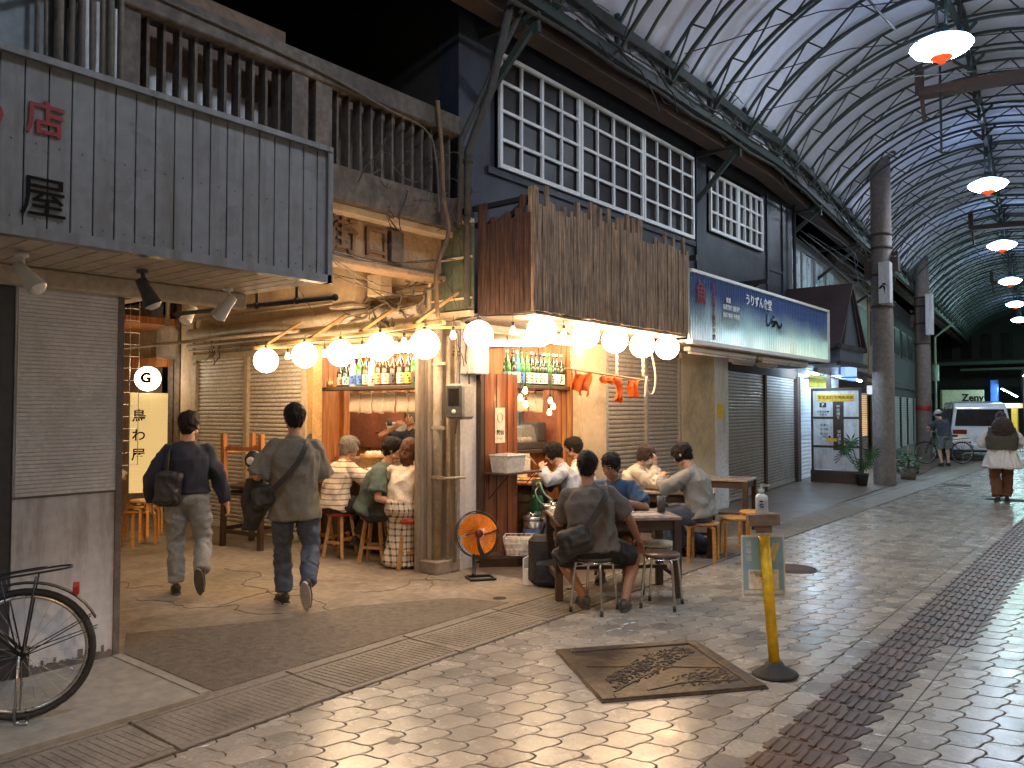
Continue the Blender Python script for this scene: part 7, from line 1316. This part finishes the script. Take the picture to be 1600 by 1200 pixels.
g = MB(); g.ell(p14['hc'] + V((0, -.01, .06)), (.1, .12, .085), 16, p14['hm']); g.ell(p14['hc'] + p14['hm'] @ V((0, .1, .045)), (.07, .07, .012), 12, p14['hm']); remesh(g, 'cap', 'plasterw', p14['t'], .01)
p15 = person('person in a white shirt seated beyond the wire grid deep in the alley', (-10.75, 4.55, 0), (-.75, .5), 1.65, pel=(0, 0, .53), up=(0, .2, 1), wr=((.2, .38, .8), (-.2, .38, .8)), an=((.12, .25, .08), (-.12, .25, .08)), top=(cloth('white_shirt', (.66, .62, .55)), .9, .06, .03), bot=(cloth('dark_grey_trousers', (.06, .055, .05)), 1.9, .012), hs='short', seed=17, face=False)
bent_stool((-10.75, 4.5, 0), .2, 'birch stool under the person in white beyond the wire grid')

# bags and things carried
def strap(P, pts, w, name, label, cat='bag', bag=None, mat=None):
    t = thing(name, label, cat, P['t'].location, P['t'].rotation_euler.z); g = MB(); pts = smooth_line([V(p) for p in pts], 2); rn = P['sd']
    for i in range(len(pts) - 1):
        c = (pts[i] + pts[i + 1]) / 2; ax = P['pel'] + P['up'] * (c - P['pel']).dot(P['up']); out = (c - ax); g.beam(pts[i], pts[i + 1] + (pts[i + 1] - pts[i]) * .08, w, .006, out if out.length > .01 else (0, 1, 0))
    g.build('strap', mat or rs, t)
    if bag: g = MB(); [g.box(e[0], e[1], mat=e[2], bev=.03) for e in bag]; remesh(g, 'body', mat or rs, t, .009, .012, 9, 8, seed=5)
    return t
def rot(a, ax='Y'): return Matrix.Rotation(radians(a), 3, ax)
strap(p9, [(.12, .03, 1.02), (.11, -.09, 1.0), (.09, -.185, .95), (.04, -.225, .86), (-.04, -.235, .74), (-.11, -.235, .66), (-.18, -.21, .60)], .055, 'crossbody_bag', 'black crossbody bag hanging on the back of the man in the grey shirt', bag=[((-.15, -.21, .60), (.27, .10, .22), rot(-20)), ((-.23, -.18, .50), (.2, .09, .14), rot(-28)), ((-.13, -.265, .62), (.15, .03, .09), rot(-20))])
strap(p2, [(.14, .05, 1.42), (.12, -.08, 1.43), (.10, -.165, 1.36), (.05, -.20, 1.24), (-.04, -.215, 1.12), (-.14, -.21, 1.02), (-.2, -.15, .95), (-.24, -.08, .93)], .045, 'crossbody_bag', 'black crossbody bag worn by the man in the oversized grey tee', bag=[((-.24, -.08, .92), (.2, .1, .18), rot(-12))])
strap(p1, [(-.12, .02, 1.33), (-.15, -.08, 1.32), (-.16, -.15, 1.2), (-.17, -.17, 1.08)], .035, 'backpack', 'small dark backpack hanging low behind the left hip of the man in navy', bag=[((-.15, -.18, .96), (.22, .12, .3), rot(4)), ((-.15, -.25, .90), (.15, .05, .13), rot(4))])
g = MB(); w_ = p2['wr'][1]; loft(g, [(w_ + V((-.02, .0, -.02)), V((.09, 0, 0)), V((0, .06, 0))), (w_ + V((-.02, -.02, -.2)), V((.12, 0, 0)), V((0, .08, 0))), (w_ + V((-.03, -.03, -.36)), V((.10, 0, .02)), V((0, .06, 0))), (w_ + V((-.07, -.03, -.46)), V((.07, 0, 0)), V((0, .045, 0)))]); jt = thing('folded_jacket', 'black jacket draped over the left forearm of the man in the grey tee', 'jacket', p2['t'].location, p2['t'].rotation_euler.z); remesh(g, 'cloth', rs, jt, .009, .02, 9, 2, (1, 1, .4), 4)
g = MB(); g.ell(w_ + V((-.05, .02, .13)), (.075, .075, .085), 14); ct = thing('peaked_cap', 'black cap with a pale round patch held by the man in the grey tee', 'cap', p2['t'].location, p2['t'].rotation_euler.z); remesh(g, 'cloth_crown', rs, ct, .008, .006, 14); g = MB(); g.lathe([(0, .004), (.032, .003), (.034, 0)], w_ + V((-.07, -.055, .13)), 18, MX((1, 0, 0), (0, 0, 1), (0, -1, 0)) if 0 else MX((1, 0, 0), (0, 0, 1), (0, -1, 0))); g.build('patch', 'paper', ct)
w_ = W2(p12, p12['wr'][0]); t = thing('wrapped_food', 'white paper bag and bread roll held by the man in the grey sweater', 'food', (w_.x - .14, w_.y + .05, w_.z + .02)); g = MB(); g.ell((0, 0, .03), (.05, .04, .035), 12); g.build('roll', pm('bread_crust', (.6, .3, .1), .7), t); g = MB(); g.ell((-.05, 0, -.06), (.1, .08, .08), 12); remesh(g, 'paper_bag', 'paper', t, .008, .02, 14)
w_ = W2(p10, p10['wr'][1])
# ================================================================== CAMERA, NIGHT SKY, OUTPUT
cam = bpy.data.cameras.new('camera'); co = bpy.data.objects.new('camera', cam); COL.objects.link(co)
cam.sensor_width = 36; cam.lens = 36 * 1230 / 1600; cam.clip_end = 300; cam.clip_start = .05
co.location = (0, 0, 1.65); co.rotation_euler = (radians(90) + math.atan(40 / 1230), 0, radians(39.1)); SC.camera = co
w = bpy.data.worlds.new('World'); SC.world = w; w.use_nodes = True; nt = w.node_tree
sky = nt.nodes.new('ShaderNodeTexSky'); sky.sky_type = 'NISHITA'; sky.sun_disc = False; sky.sun_elevation = radians(-4); sky.sun_rotation = radians(200)
nt.links.new(sky.outputs[0], nt.nodes['Background'].inputs[0]); nt.nodes['Background'].inputs[1].default_value = .012
SC.view_settings.view_transform = 'Standard'; SC.view_settings.look = 'None'; SC.view_settings.exposure = 0; SC.view_settings.gamma = 1
cy = SC.cycles; cy.use_denoising = True; cy.max_bounces = 7; cy.diffuse_bounces = 4; cy.glossy_bounces = 3; cy.transmission_bounces = 4; cy.transparent_max_bounces = 8
cy.sample_clamp_indirect = 6; cy.sample_clamp_direct = 0; cy.caustics_reflective = False; cy.caustics_refractive = False; cy.use_light_tree = True
